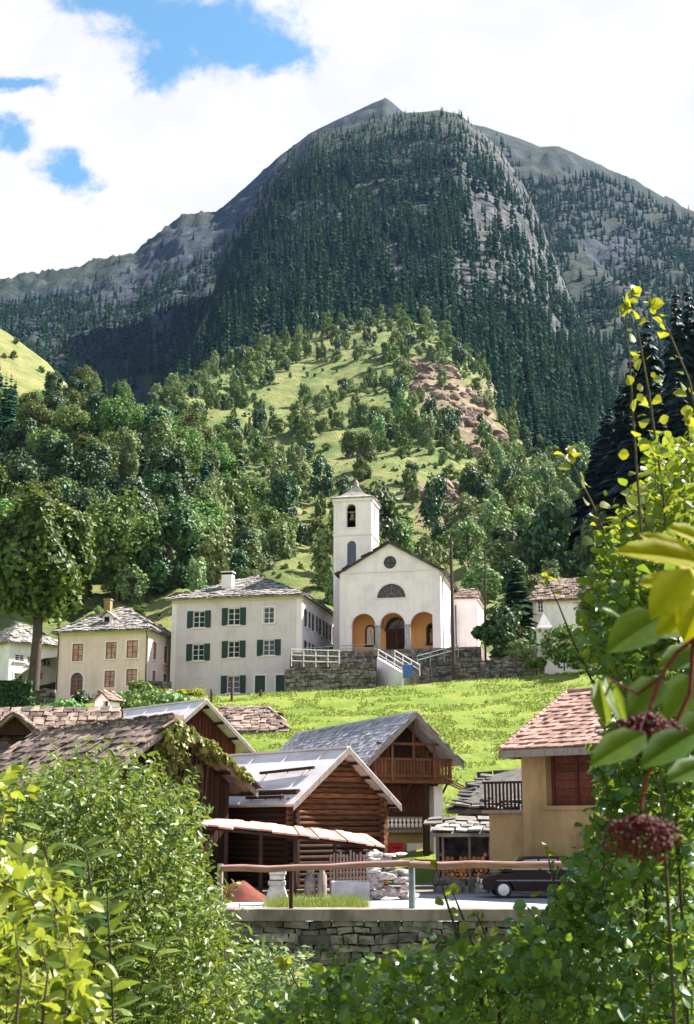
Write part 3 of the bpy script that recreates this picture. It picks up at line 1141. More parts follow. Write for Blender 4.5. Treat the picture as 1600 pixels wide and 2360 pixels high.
def window(root, T, a0, b0, a1, b1, frame=None, pane=None, shutters=False, surround=None, bars=(1, 2), depth=0.16, smat=None, sill=True, closed=False, sw=None):
    """a window set back in its opening, with pane, sill, shutters"""
    w, h = a1 - a0, b1 - b0
    f = MB()
    k = min(0.075, w * 0.09)
    pbox(f, T, a0 + .004, a0 + k, b0 + .004, b1 - .004, -depth, -depth + 0.06)
    pbox(f, T, a1 - k, a1 - .004, b0 + .004, b1 - .004, -depth, -depth + 0.06)
    pbox(f, T, a0 + k, a1 - k, b0 + .004, b0 + k, -depth, -depth + 0.06)
    pbox(f, T, a0 + k, a1 - k, b1 - k, b1 - .004, -depth, -depth + 0.06)
    for i in range(1, bars[0] + 1):
        a = a0 + w * i / (bars[0] + 1)
        pbox(f, T, a - k * .55, a + k * .55, b0 + k, b1 - k, -depth, -depth + 0.055)
    for i in range(1, bars[1] + 1):
        b = b0 + h * i / (bars[1] + 1)
        pbox(f, T, a0 + k, a1 - k, b - k * .35, b + k * .35, -depth, -depth + 0.05)
    fo = f.build('window', frame or M_WHITEP, root)
    p = MB()
    pbox(p, T, a0 + .004, a1 - .004, b0 + .004, b1 - .004, -depth - 0.03, -depth - 0.003)
    p.build('pane', pane or M_GLASS, fo)
    if surround or sill:
        s = MB()
        if surround:
            e = 0.14
            pbox(s, T, a0 - e, a0, b0, b1 + e, 0.003, 0.03)
            pbox(s, T, a1, a1 + e, b0, b1 + e, 0.003, 0.03)
            pbox(s, T, a0, a1, b1, b1 + e, 0.003, 0.03)
        if sill:
            pbox(s, T, a0 - 0.16, a1 + 0.16, b0 - 0.12, b0 - 0.002, 0.003, 0.12)
        s.build('sill' if not surround else 'surround', surround or M_TRIM, fo)
    if shutters:
        q = sw or w * 0.52
        for (s0, s1) in ((a0 - q, a0 - 0.01), (a1 + 0.01, a1 + q)):
            s = MB()
            pbox(s, T, s0, s1, b0 - .03, b1 + .03, 0.034, 0.060)
            z = b0 + 0.08
            while z < b1 - 0.1:
                pbox(s, T, s0 + 0.05, s1 - 0.05, z, z + 0.055, 0.060, 0.078)
                z += 0.11
            s.build('shutter', smat or M_SHUT, root)
    return fo


def roof_face(mb, pts, tw, th, thick=0.05, base=0.14, jit=0.25, gap=0.88, seed=0, mi=0, rough=0.05, over=0.0):
    """a roof plane (first edge is the eave, given left to right seen from outside) with its slabs laid in courses"""
    r = random.Random(seed)
    P = [Vector(p) for p in pts]
    u = (P[1] - P[0]).normalized()
    n = u.cross(P[-1] - P[0]).normalized()
    if n.z < 0:
        n = -n
    v = n.cross(u)
    if v.z < 0:
        v = -v
    loc = [((p - P[0]).dot(u), (p - P[0]).dot(v)) for p in P]
    k = len(P)
    mb.add(P + [p - n * base for p in P], [tuple(range(k)), tuple(range(2 * k - 1, k - 1, -1))] + [(i, (i + 1) % k, k + (i + 1) % k, k + i) for i in range(k)], mi)
    a0, a1 = min(p[0] for p in loc), max(p[0] for p in loc)
    b1 = max(p[1] for p in loc)
    row = 0
    b = -over
    while b < b1:
        a = a0 - r.random() * tw
        while a < a1:
            w = tw * (1 + jit * (r.random() - 0.5) * 2)
            h = th * (1.25 + jit * (r.random() - 0.5))
            ca, cb = a + w / 2, b + h * 0.45
            if inside(loc, ca, max(cb, 0.02)):
                d0 = 0.004 + r.random() * rough
                tl = thick * (0.7 + 0.6 * r.random())
                tk = (r.random() - 0.5) * rough
                q = []
                for dz in (0, tl):
                    for aa, bb, l in ((a, b, 1), (a + w * gap, b, 1), (a + w * gap, b + h, 0), (a, b + h, 0)):
                        ja, jb = (r.random() - .5) * jit * 0.3 * tw, (r.random() - .5) * jit * 0.3 * th
                        q.append(P[0] + u * (aa + ja) + v * (bb + jb) + n * (d0 + dz + l * tl * 0.8 + (tk if aa == a else -tk)))
                mb.hexa(q, mi)
            a += w
        b += th
        row += 1
    return n


def stone_pile(mb, T, L, H, thick, sw, sh, seed=0, mi=0, top=None, d0=0.0):
    """irregular dry-laid stones over a face L x H"""
    r = random.Random(seed)
    z = 0.0
    while z < H - 0.03:
        h = min(sh * (0.55 + 1.1 * r.random()), H - z + 0.02)
        x = -r.random() * sw * 0.5
        while x < L:
            w = sw * (0.3 + 1.5 * r.random() ** 1.6)
            x1 = min(x + w, L)
            x0 = max(x, 0)
            zt = top(0.5 * (x0 + x1)) if top else H
            if x1 - x0 > 0.06 and z + h * 0.5 < zt:
                pr = r.random() * 0.09
                q = []
                for (a, d) in ((x0 + .012, -thick), (x1 - .012, -thick), (x1 - .012, pr), (x0 + .012, pr)):
                    q.append((a, z + 0.008, d))
                q2 = [(a, z + h - 0.008, d) for a, _, d in q]
                qq = []
                for i, (a, bq, d) in enumerate(q + q2):
                    j = sh * 0.30
                    qq.append(T(a + (r.random() - .5) * j, bq + (r.random() - .5) * j + 0.22 * sh * math.sin(a * 1.7 + z * 5 + seed) + 0.15 * sh * math.sin(a * 4.1 + seed), d + d0 + ((r.random() - .5) * j if d > -thick else 0)))
                mb.hexa(qq, mi)
            x += w
        z += h


def gutter_pipe(mb, T, a, b0, b1, d=0.09, r=0.055):
    mb.tube([T(a, b0, d), T(a, b1 - 0.5, d), T(a, b1, d + 0.25)], r, 6)


# ------------------------------------------------------------------ white house with green shutters
def white_house():
    th = R(12.5)
    A = at(694, 1602, 125)
    fr = Frame(A, -th)
    H = fr.y(694, 1372)[1]
    Wd = -fr.y(394, 1500)[0]
    L = 16.0
    rt = empty('white_house', A, -th, 'large pale grey three storey house with dark green shutters beside the church', 'house')
    Tf, Tr = PL('front'), PL('right')
    holes, wins = [], []

    def px(x0, y0, x1, y1):
        a0, b1 = fr.y(x0, y0)
        a1, b0 = fr.y(x1, y1)
        return a0, b0, a1, b1
    for (x0, y0, x1, y1, sh) in ((446, 1409, 472, 1446, 1), (526, 1402, 553, 1440, 1), (608, 1400, 632, 1436, 0), (444, 1485, 470, 1522, 1), (526, 1478, 552, 1515, 1), (607, 1475, 633, 1510, 1), (524, 1558, 552, 1597, 1)):
        q = px(x0, y0, x1, y1)
        holes.append(rect(*q))
        wins.append((q, sh))
    doors = [px(588, 1557, 611, 1601), px(636, 1556, 657, 1601)]
    slot = px(446, 1562, 474, 1573)
    for q in doors:
        holes.append(rect(q[0], 0.02, q[2], q[3]))
    w = MB()
    holed(w, Tf, [(-Wd, -2.5), (0, -2.5), (0, H), (-Wd, H)], holes, 0.25)
    sh_ = []
    zt = [wins[0][0][1], wins[0][0][3]]
    zm = [wins[5][0][1], wins[5][0][3]]
    side = []
    for i in range(5):
        for z0, z1 in (zt, zm):
            a = 1.6 + i * 3.0
            side.append((a, z0, a + 1.15, z1))
    holed(w, Tr, [(0, -2.5), (L, -2.5), (L, H), (0, H)], [rect(*q) for q in side], 0.25)
    w.add([(-Wd, 0, -2.5), (-Wd, L, -2.5), (-Wd, L, H), (-Wd, 0, H), (0, L, -2.5), (0, L, H)], [(0, 1, 2, 3), (1, 4, 5, 2)], 0)
    w.build('wall', M_GREYW, rt)
    for q, s in wins:
        window(rt, Tf, *q, shutters=bool(s), surround=None if s else M_TRIM, sw=0.62)
    for q in side:
        window(rt, Tr, *q, shutters=True, sw=0.55)
    for q in doors:
        d = MB()
        pbox(d, Tf, q[0] + .004, q[2] - .004, 0.02, q[3] - .004, -0.2, -0.14)
        pbox(d, Tf, q[0] + .12, q[2] - .12, q[3] * 0.5, q[3] - 0.15, -0.14, -0.125)
        pbox(d, Tf, q[0] + .12, q[2] - .12, 0.15, q[3] * 0.5 - 0.12, -0.14, -0.125)
        dd = d.build('door', M_SHUT, rt)
        k = MB()
        k.tube([Tf(q[0] + .15, 1.0, -0.12), Tf(q[0] + .15, 1.0, -0.06)], 0.03, 6)
        k.build('handle', M_BRONZE, dd)
        s = MB()
        pbox(s, Tf, q[0] - .16, q[0], 0, q[3] + .16, .003, .03)
        pbox(s, Tf, q[2], q[2] + .16, 0, q[3] + .16, .003, .03)
        pbox(s, Tf, q[0], q[2], q[3], q[3] + .16, .003, .03)
        s.build('surround', M_TRIM, dd)
    v = MB()
    pbox(v, Tf, slot[0], slot[2], slot[1], slot[1] + .1, .003, .05)
    pbox(v, Tf, slot[0], slot[2], slot[3] - .1, slot[3], .003, .05)
    pbox(v, Tf, slot[0], slot[2], slot[1] - .5, slot[1] - .35, .003, .05)
    v.build('wall_plate', M_YTRIM, rt)
    c = MB()
    pbox(c, Tf, -Wd - .05, 0.05, H - .34, H - .003, .003, .10)
    pbox(c, Tr, 0.0, L, H - .34, H - .003, .003, .10)
    c.build('cornice', M_YTRIM, rt)
    for T_, a0, a1 in ((Tf, -.5, .003), (Tf, -Wd, -Wd + .5), (Tr, 0, .5)):
        c = MB()
        pbox(c, T_, a0, a1, 0, H - .35, .003, .03)
        c.build('quoin', M_TRIM, rt)
    e = 0.55
    zr = fr.y(592, 1328, Wd / 2)[1]
    E = [(-Wd - e, -e, H), (e, -e, H), (e, L + e, H), (-Wd - e, L + e, H)]
    r1, r2 = (-Wd / 2, Wd / 2, zr), (-Wd / 2, L - Wd / 2, zr)
    m = MB()
    roof_face(m, [E[0], E[1], r1], 0.62, 0.42, seed=1, rough=0.07)
    roof_face(m, [E[1], E[2], r2, r1], 0.62, 0.42, seed=2, rough=0.07)
    roof_face(m, [E[2], E[3], r2], 0.9, 0.6, seed=3)
    roof_face(m, [E[3], E[0], r1, r2], 0.62, 0.42, seed=4, rough=0.07)
    for i in range(14):
        f = i / 13
        p = Vector(r1).lerp(Vector(r2), f)
        m.box(p.x - .22, p.x + .22, p.y - .2, p.y + .2, zr - 0.02, zr + .09 + 0.05 * random.random())
    rf = m.build('roof', M_SLAB, rt)
    cx, cz = fr.y(525, 1362, 2.6)
    _, ct = fr.y(525, 1318, 2.6)
    c = MB()
    c.box(cx - .55, cx + .55, 2.2, 3.1, cz - .8, ct - .35)
    c.box(cx - .62, cx + .62, 2.13, 3.17, ct - .12, ct)
    for a in (-.5, .42):
        c.box(cx + a, cx + a + .08, 2.25, 3.05, ct - .35, ct - .12)
    ch = c.build('chimney', M_TRIM, rf)
    k = MB()
    k.box(cx - .52, cx + .52, 2.24, 3.06, ct - .34, ct - .13)
    k.build('flue', M_DARKIN, ch)


def pink_house():
    th = R(12)
    A = at(338, 1600, 124)
    fr = Frame(A, -th)
    H = fr.y(338, 1452)[1]
    Wd = -fr.y(131, 1530)[0]
    L = 10.5
    rt = empty('cream_house', A, -th, 'cream two storey house with reddish window frames and a pyramid slab roof', 'house')
    Tf, Tr = PL('front'), PL('right')

    def px(x0, y0, x1, y1):
        a0, b1 = fr.y(x0, y0)
        a1, b0 = fr.y(x1, y1)
        return a0, b0, a1, b1
    W_ = [px(168, 1484, 191, 1524), px(245, 1480, 268, 1518), px(293, 1476, 317, 1516), px(242, 1546, 264, 1584), px(292, 1542, 315, 1580)]
    D_ = px(164, 1550, 190, 1602)
    w = MB()
    holed(w, Tf, [(-Wd, -1.5), (0, -1.5), (0, H), (-Wd, H)], [rect(*q) for q in W_] + [arch(D_[0], 0.02, D_[2], D_[3] - 0.02)], 0.22)
    side = [(1.3 + i * 3.1, z0, 2.3 + i * 3.1, z1) for i in range(3) for z0, z1 in ((W_[2][1], W_[2][3]), (W_[4][1], W_[4][3]))]
    holed(w, Tr, [(0, -1.5), (L, -1.5), (L, H), (0, H)], [rect(*q) for q in side], 0.22)
    w.add([(-Wd, 0, -1.5), (-Wd, L, -1.5), (-Wd, L, H), (-Wd, 0, H), (0, L, -1.5), (0, L, H)], [(0, 1, 2, 3), (1, 4, 5, 2)])
    w.build('wall', M_PINKW, rt)
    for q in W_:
        window(rt, Tf, *q, frame=M_REDF, pane=M_PANEREFL, surround=M_TRIM, bars=(1, 2), depth=0.1)
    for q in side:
        window(rt, Tr, *q, frame=M_REDF, pane=M_PANEREFL, surround=M_TRIM, bars=(1, 2), depth=0.1)
    d = MB()
    a0, a1 = D_[0], D_[2]
    r_ = (a1 - a0) / 2
    zs = D_[3] - r_
    pbox(d, Tf, a0 + .004, a0 + .1, 0.03, zs, -.12, -.06)
    pbox(d, Tf, a1 - .1, a1 - .004, 0.03, zs, -.12, -.06)
    pbox(d, Tf, (a0 + a1) / 2 - .06, (a0 + a1) / 2 + .06, 0.03, zs, -.12, -.055)
    for z in (0.03, zs * 0.35, zs * .67, zs - .06):
        pbox(d, Tf, a0 + .1, a1 - .1, z, z + .08, -.12, -.057)
    ring(d, Tf, [((p[0] - (a0 + a1) / 2) * .86 + (a0 + a1) / 2, (p[1] - zs) * .86 + zs) for p in half((a0 + a1) / 2, zs, r_)], 0.09, -.12, -.06, closed=False)
    do = d.build('door', M_REDF, rt)
    p = MB()
    lp = arch(a0 + .01, 0.03, a1 - .01, D_[3] - .03)
    p.add([Tf(a, b, -.14) for a, b in lp], [tuple(range(len(lp)))])
    p.build('pane', M_GLASS, do)
    s = MB()
    ring(s, Tf, half((a0 + a1) / 2, zs, r_), 0.13, .003, .03, closed=False)
    pbox(s, Tf, a0 - .13, a0, 0, zs, .003, .03)
    pbox(s, Tf, a1, a1 + .13, 0, zs, .003, .03)
    s.build('surround', M_TRIM, do)
    c = MB()
    pbox(c, Tf, -Wd - .02, .02, H - .4, H - .003, .003, .07)
    pbox(c, Tr, 0, L, H - .4, H - .003, .003, .07)
    c.build('cornice', M_YTRIM, rt)
    for a in (-Wd + .12, -.12):
        g = MB()
        gutter_pipe(g, Tf, a, -.6, H - .1)
        g.build('downpipe', M_POLE, rt)
    e = 0.6
    ax, az = fr.y(290, 1403, L / 2)
    E = [(-Wd - e, -e, H), (e, -e, H), (e, L + e, H), (-Wd - e, L + e, H)]
    r1, r2 = (-Wd / 2 - .3, L / 2, az), (-Wd / 2 + .3, L / 2, az)
    m = MB()
    roof_face(m, [E[0], E[1], r2, r1], .62, .42, seed=5, rough=.07)
    roof_face(m, [E[1], E[2], r2], .62, .42, seed=6, rough=.07)
    roof_face(m, [E[2], E[3], r1, r2], .9, .6, seed=7)
    roof_face(m, [E[3], E[0], r1], .62, .42, seed=8, rough=.07)
    rf = m.build('roof', M_SLAB, rt)
    cx, cz = fr.y(249, 1410, L / 2 - 1)
    _, ct = fr.y(249, 1381, L / 2 - 1)
    c = MB()
    c.box(cx - .33, cx + .33, L / 2 - 1.3, L / 2 - .7, cz - 1.0, ct - .15)
    c.box(cx - .4, cx + .4, L / 2 - 1.37, L / 2 - .63, ct - .12, ct)
    c.build('chimney', M_OCHRE, rf)
    dx, dz = fr.y(250, 1434, 1.6)
    d = MB()
    d.box(dx - .5, dx + .5, 1.3, 3.0, dz - .2, dz + .55)
    d.add([(dx - .5, 1.3, dz + .551), (dx + .5, 1.3, dz + .551), (dx, 1.3, dz + .95)], [(0, 1, 2)])
    for s in (-1, 1):
        d.hexa([Vector(p) for p in ((dx + s * .75, 1.0, dz + .42), (dx, 1.0, dz + 1.02), (dx, 3.4, dz + 1.02), (dx + s * .75, 3.4, dz + .42), (dx + s * .75, 1.0, dz + .5), (dx, 1.0, dz + 1.1), (dx, 3.4, dz + 1.1), (dx + s * .75, 3.4, dz + .5))], 1)
    dm = d.build('dormer', [M_TRIM, M_SLAB], rf)
    p = MB()
    pbox(p, PL('front', 1.295), dx - .3, dx + .22, dz, dz + .5, 0, .01)
    p.build('pane', M_DARKIN, dm)


def left_house():
    th = R(48)
    A = at(18, 1575, 131)
    fr = Frame(A, -th)
    H = fr.x(18, 1480)[1]
    Wd, L = 7.0, fr.x(128, 1520)[0] + .5
    rt = empty('white_cottage', A, -th, 'small white house with a slab roof behind the trunk of the big tree', 'house')
    Tf, Tr = PL('front'), PL('right')

    def px(x0, y0, x1, y1):
        a0, b1 = fr.x(x0, y0)
        a1, b0 = fr.x(x1, y1)
        return a0, b0, a1, b1
    Wn = [px(35, 1507, 56, 1525), px(64, 1512, 72, 1530), px(99, 1519, 118, 1536), px(33, 1551, 53, 1569), px(86, 1549, 98, 1566)]
    w = MB()
    holed(w, Tr, [(0, -4), (L, -4), (L, H), (0, H)], [rect(*q) for q in Wn], .2)
    w.add([(0, 0, -4), (-Wd, 0, -4), (-Wd, 0, H), (0, 0, H), (-Wd, L, -4), (-Wd, L, H), (0, L, -4), (0, L, H)], [(0, 1, 2, 3), (1, 4, 5, 2), (4, 6, 7, 5)])
    w.build('wall', M_WHITE, rt)
    for q in Wn:
        window(rt, Tr, *q, depth=.1, surround=M_TRIM)
    e = .5
    m = MB()
    zr = H + 2.6
    E = [(-Wd - e, -e, H), (e, -e, H), (e, L + e, H), (-Wd - e, L + e, H)]
    r1, r2 = (-Wd / 2, 2.5, zr), (-Wd / 2, L - 2.5, zr)
    roof_face(m, [E[0], E[1], r1], .6, .45, seed=9)
    roof_face(m, [E[1], E[2], r2, r1], .6, .45, seed=10, rough=.07)
    roof_face(m, [E[2], E[3], r2], .9, .6, seed=11)
    roof_face(m, [E[3], E[0], r1, r2], .9, .6, seed=12)
    m.build('roof', M_SLAB, rt)


# ------------------------------------------------------------------ church
def church():
    th = R(12)
    A = at(1016, 1496, 126)
    fr = Frame(A, -th)
    z0 = 0.0
    Wd = -fr.y(783, 1420)[0]
    H = 0.5 * (fr.y(1016, 1306)[1] + fr.y(783, 1325)[1])
    ax, az = fr.y(898, 1250)
    ax = -Wd / 2
    L = 11.0
    rt = empty('church', A, -th, 'white church with a porch of three orange arches and a square bell tower', 'church')
    Tf, Tr = PL('front'), PL('right')
    ar = []
    for x0, x1, yt, yb in ((811, 865, 1416, 1500), (876, 933, 1412, 1497), (946, 1006, 1408, 1492)):
        a0, b1 = fr.y(x0, yt)
        a1, _ = fr.y(x1, yt)
        b1 = fr.y((x0 + x1) / 2, yt)[1]
        ar.append((a0, 0.02, a1, b1))
    zt = sum(q[3] for q in ar) / 3
    ar = [(q[0], .02, q[2], zt) for q in ar]
    rc = fr.y(899, 1296)
    rr = (fr.y(914, 1296)[0] - fr.y(884, 1296)[0]) / 2
    lc = fr.y(902, 1378)
    lr = (fr.y(935, 1378)[0] - fr.y(869, 1378)[0]) / 2
    gable = [(-Wd, -3), (0, -3), (0, H), (ax, az), (-Wd, H)]
    w = MB()
    holed(w, Tf, gable, [arch(*q) for q in ar] + [circ(rc[0], rc[1], rr), half(lc[0], lc[1], lr)], .35)
    w.add([(0, 0, -3), (0, L, -3), (0, L, H), (0, 0, H), (-Wd, 0, -3), (-Wd, L, -3), (-Wd, L, H), (-Wd, 0, H), (ax, L, az)], [(0, 1, 2, 3), (4, 5, 6, 7), (1, 5, 6, 8, 2)])
    w.build('wall', M_WHITE, rt)
    # mouldings
    m = MB()
    pbox(m, Tf, -Wd + .05, -.05, H - .12, H + .06, .003, .14)
    pbox(m, Tf, -Wd + .02, -Wd + .75, 0, H - .13, .003, .07)
    pbox(m, Tf, -.75, -.02, 0, H - .13, .003, .07)
    pbox(m, Tr, 0, .8, 0, H - .2, .003, .07)
    pbox(m, Tr, 0, L, H - .3, H - .05, .004, .16)
    ring(m, Tf, circ(rc[0], rc[1], rr), .22, .003, .06)
    ring(m, Tf, half(lc[0], lc[1], lr), .16, .003, .05, closed=False)
    pbox(m, Tf, lc[0] - lr - .16, lc[0] + lr + .16, lc[1] - .12, lc[1] - .004, .003, .09)
    for q in ar:
        ring(m, Tf, half((q[0] + q[2]) / 2, q[3] - (q[2] - q[0]) / 2, (q[2] - q[0]) / 2), .16, .003, .05, closed=False)
    pbox(m, Tf, ar[0][0] - .6, ar[0][0] - .0, ar[0][3] - (ar[0][2] - ar[0][0]) / 2 - .18, ar[0][3] - (ar[0][2] - ar[0][0]) / 2, .004, .08)
    m.build('moulding', M_TRIM, rt)
    # round window and lunette
    p = MB()
    lp = circ(rc[0], rc[1], rr * 1.02)
    p.add([Tf(a, b, -.3) for a, b in lp], [tuple(range(24))])
    po = p.build('round_window', M_GLASS, rt)
    b = MB()
    pbox(b, Tf, rc[0] - .04, rc[0] + .04, rc[1] - rr, rc[1] + rr, -.29, -.22)
    pbox(b, Tf, rc[0] - rr, rc[0] + rr, rc[1] - .04, rc[1] + .04, -.288, -.222)
    b.build('frame', M_POLE, po)
    p = MB()
    lp = half(lc[0], lc[1], lr * 1.02)
    p.add([Tf(a, b, -.3) for a, b in lp], [tuple(range(len(lp)))])
    lo = p.build('lunette_window', M_GLASS, rt)
    b = MB()
    for k in range(1, 8):
        q = math.pi * k / 8
        b.tube([Tf(lc[0] + .32 * math.cos(q), lc[1] + .32 * math.sin(q), -.26), Tf(lc[0] + lr * .98 * math.cos(q), lc[1] + lr * .98 * math.sin(q), -.26)], .035, 4)
    ring(b, Tf, half(lc[0], lc[1] + .01, .42), .09, -.29, -.22, closed=False)
    ring(b, Tf, half(lc[0], lc[1] + .01, lr * .66), .05, -.288, -.225, closed=False)
    pbox(b, Tf, lc[0] - lr * .98, lc[0] + lr * .98, lc[1] + .01, lc[1] + .09, -.287, -.2)
    b.build('frame', M_GREYWOOD, lo)
    # porch: back wall, floor, inner side walls
    pw = MB()
    d = 2.3
    x0, x1 = ar[0][0] - .35, ar[2][2] + .35
    pw.add([(x0, d, 0), (x1, d, 0), (x1, d, zt + .6), (x0, d, zt + .6), (x0, .36, 0), (x1, .36, 0), (x1, .36, zt + .6), (x0, .36, zt + .6)], [(0, 1, 2, 3), (4, 0, 3, 7), (1, 5, 6, 2), (3, 2, 6, 7)])
    for q in (ar[0][2], ar[1][2]):
        nx = q + .0
        g = (ar[1][0] - ar[0][2])
        pw.box(nx + .05, nx + g - .05, .36, d - .02, zt - 1.2, zt + .5)
    po = pw.build('porch_wall', M_ORANGE, rt)
    fl = MB()
    fl.box(x0, x1, -.3, d, -.5, .015)
    fl.build('porch_floor', M_CONC, rt)
    Tb = PL('front', d)
    cm = (ar[1][0] + ar[1][2]) / 2
    dr = MB()
    pbox(dr, Tb, cm - 1.05, cm - .02, .02, 2.25, .004, .09)
    pbox(dr, Tb, cm + .02, cm + 1.05, .02, 2.25, .004, .09)
    for s in (-1, 1):
        for zz in (.2, 1.2):
            pbox(dr, Tb, cm + s * .54 - .36, cm + s * .54 + .36, zz, zz + .85, .09, .12)
    do = dr.build('door', M_DARKW, rt)
    hd = MB()
    hd.tube([Tb(cm + .16, 1.05, .09), Tb(cm + .16, 1.05, .2)], .04, 6)
    hd.build('handle', M_BRONZE, do)
    dg = MB()
    lp = half(cm, 2.5, 1.0)
    dg.add([Tb(a, b, .02) for a, b in lp], [tuple(range(len(lp)))])
    go = dg.build('fanlight', M_GLASS, rt)
    dg = MB()
    ring(dg, Tb, half(cm, 2.5, 1.0), .14, .004, .1, closed=False)
    pbox(dg, Tb, cm - 1.2, cm + 1.2, 2.27, 2.5, .004, .14)
    for k in range(1, 6):
        q = math.pi * k / 6
        dg.tube([Tb(cm, 2.5, .05), Tb(cm + math.cos(q), 2.5 + math.sin(q), .05)], .03, 4)
    dg.build('frame', M_BROWNW, go)
    for i in (0, 2):
        c = (ar[i][0] + ar[i][2]) / 2 + (.25 if i == 0 else .45)
        n = MB()
        lp = arch(c - .36, .9, c + .36, 2.75)
        n.add([Tb(a, b, .012) for a, b in lp], [tuple(range(len(lp)))])
        no = n.build('niche', M_TRIM if i == 0 else M_DARKIN, rt)
        n = MB()
        ring(n, Tb, lp[2:], .18, .003, .1, closed=False)
        pbox(n, Tb, c - .54, c - .36, .9, 2.4, .003, .1)
        pbox(n, Tb, c + .36, c + .54, .9, 2.4, .003, .1)
        pbox(n, Tb, c - .6, c + .6, .72, .9, .003, .16)
        n.build('frame', M_BROWNW, no)
        f = MB()
        f.lathe([(.17, .92), (.2, 1.1), (.16, 1.5), (.2, 1.75), (.17, 1.95), (.06, 2.05), (.1, 2.15), (.11, 2.28), (.05, 2.38), (0, 2.4)], 10, (c, d - .16, 0))
        f.build('figure', M_YTRIM if i == 0 else M_BRONZE, no)
    for q0, q1 in ((ar[0][2], ar[1][0]), (ar[1][2], ar[2][0])):
        k = MB()
        zs = zt - (ar[1][2] - ar[1][0]) / 2
        k.box(q0 - .04, q1 + .04, -.06, .33, .02, .5)
        k.lathe([(.27, .5), (.25, .6), (.23, 1.6), (.21, zs - .3), (.26, zs - .22), (.33, zs - .1)], 14, ((q0 + q1) / 2, .05, 0))
        k.box(q0 - .06, q1 + .06, -.07, .33, zs - .12, zs + .04)
        k.build('column', M_STONEL, rt)
    # roof
    e, f = .45, .35
    sl = (az - H) / (Wd / 2)
    ze = H - sl * e
    m = MB()
    up = .05
    roof_face(m, [(e, -f, ze + up), (e, L + f, ze + up), (ax, L + f, az + up), (ax, -f, az + up)], .6, .45, seed=20, base=.16)
    roof_face(m, [(-Wd - e, L + f, ze + up), (-Wd - e, -f, ze + up), (ax, -f, az + up), (ax, L + f, az + up)], .6, .45, seed=21, base=.16)
    m.build('roof', M_SLABD, rt)
    # side chapel on the right
    bx, bz = fr.y(1100, 1378, 9.0)
    k = MB()
    k.box(.002, bx, 9.0, 15.0, -3, bz - .02)
    cap = MB()
    cap.box(.172, bx + .2, 8.8, 15.2, bz - .2, bz - .022)
    so_ = k.build('side_chapel', M_WHITE, rt)
    cap.build('cornice', M_TRIM, so_)
    r = MB()
    roof_face(r, [(-.1, 8.7, bz), (bx + .3, 8.7, bz), (bx + .3 - .6, 11.9, bz + 1.4), (-.1, 11.9, bz + 1.4)], .5, .4, seed=22)
    roof_face(r, [(bx + .3, 8.7, bz), (bx + .3, 15.3, bz), (bx - .3, 11.9, bz + 1.4)], .5, .4, seed=23)
    roof_face(r, [(bx + .3, 15.3, bz), (-.1, 15.3, bz), (-.1, 11.9, bz + 1.4), (bx - .3, 11.9, bz + 1.4)], .5, .4, seed=24)
    r.build('roof', M_SLABB, so_)
    g = MB()
    g.tube([(.12, 1.2, -.2), (.12, 1.2, H - .9), (.35, 1.2, H - .35)], .06, 6)
    g.tube([(bx * .15, 8.93, -.2), (bx * .15, 8.93, bz - .7)], .06, 6)
    g.build('downpipe', M_POLE, rt)
    # tower
    c = 3.2
    tx0 = fr.y(769, 1250, c)[0]
    tx1 = fr.y(856, 1250, c)[0]
    zt0 = fr.y(812, 1149, c)[1]
    tw = tx1 - tx0
    Tt, Ts = PL('front', c), PL('right', tx1)
    bo = fr.y(799, 1216, c) + fr.y(820, 1161, c)
    lo_ = fr.y(800, 1303, c) + fr.y(821, 1246, c)
    t = MB()
    belf = arch(bo[0], bo[1], bo[2], bo[3])
    louv = arch(lo_[0], lo_[1], lo_[2], lo_[3])
    holed(t, Tt, [(tx0, -3), (tx1, -3), (tx1, zt0), (tx0, zt0)], [belf, louv], .45)
    bc, bw = c + tw / 2, (bo[2] - bo[0]) / 2
    holed(t, Ts, [(c, -3), (c + tw, -3), (c + tw, zt0), (c, zt0)], [arch(bc - bw, bo[1], bc + bw, bo[3])], .45)
    t.add([(tx0, c, -3), (tx0, c + tw, -3), (tx0, c + tw, zt0), (tx0, c, zt0), (tx1, c + tw, -3), (tx1, c + tw, zt0)], [(0, 1, 2, 3), (1, 4, 5, 2)])
    to = t.build('bell_tower', M_WHITE, rt)
    # the dark bell chamber behind the openings
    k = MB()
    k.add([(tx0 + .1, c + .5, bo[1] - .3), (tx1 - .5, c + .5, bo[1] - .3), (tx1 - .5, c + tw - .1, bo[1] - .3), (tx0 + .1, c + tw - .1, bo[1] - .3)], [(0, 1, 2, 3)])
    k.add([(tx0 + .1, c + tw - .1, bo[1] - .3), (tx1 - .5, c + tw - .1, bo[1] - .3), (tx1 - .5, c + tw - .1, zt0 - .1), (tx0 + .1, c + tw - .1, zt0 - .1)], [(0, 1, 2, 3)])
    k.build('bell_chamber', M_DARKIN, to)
    m = MB()
    zb = fr.y(812, 1232, c)[1]
    for T_, a0, a1 in ((Tt, tx0, tx1), (Ts, c, c + tw)):
        pbox(m, T_, a0 - (.1 if T_ is Tt else 0), a1 + (.1 if T_ is Tt else 0), zt0 - .28, zt0 - .004, .003, .2)
        pbox(m, T_, a0 - (.06 if T_ is Tt else 0), a1 + (.06 if T_ is Tt else 0), zb - .1, zb + .1, .003, .12)
        for a in (a0 + .01, a1 - .43):
            pbox(m, T_, a, a + .42, zb + .11, zt0 - .29, .003, .06)
            pbox(m, T_, a, a + .42, 0, zb - .11, .003, .06)
    ring(m, Tt, half((bo[0] + bo[2]) / 2, bo[3] - bw, bw), .15, .003, .05, closed=False)
    pbox(m, Tt, bo[0] - .15, bo[0], bo[1], bo[3] - bw, .003, .05)
    pbox(m, Tt, bo[2], bo[2] + .15, bo[1], bo[3] - bw, .003, .05)
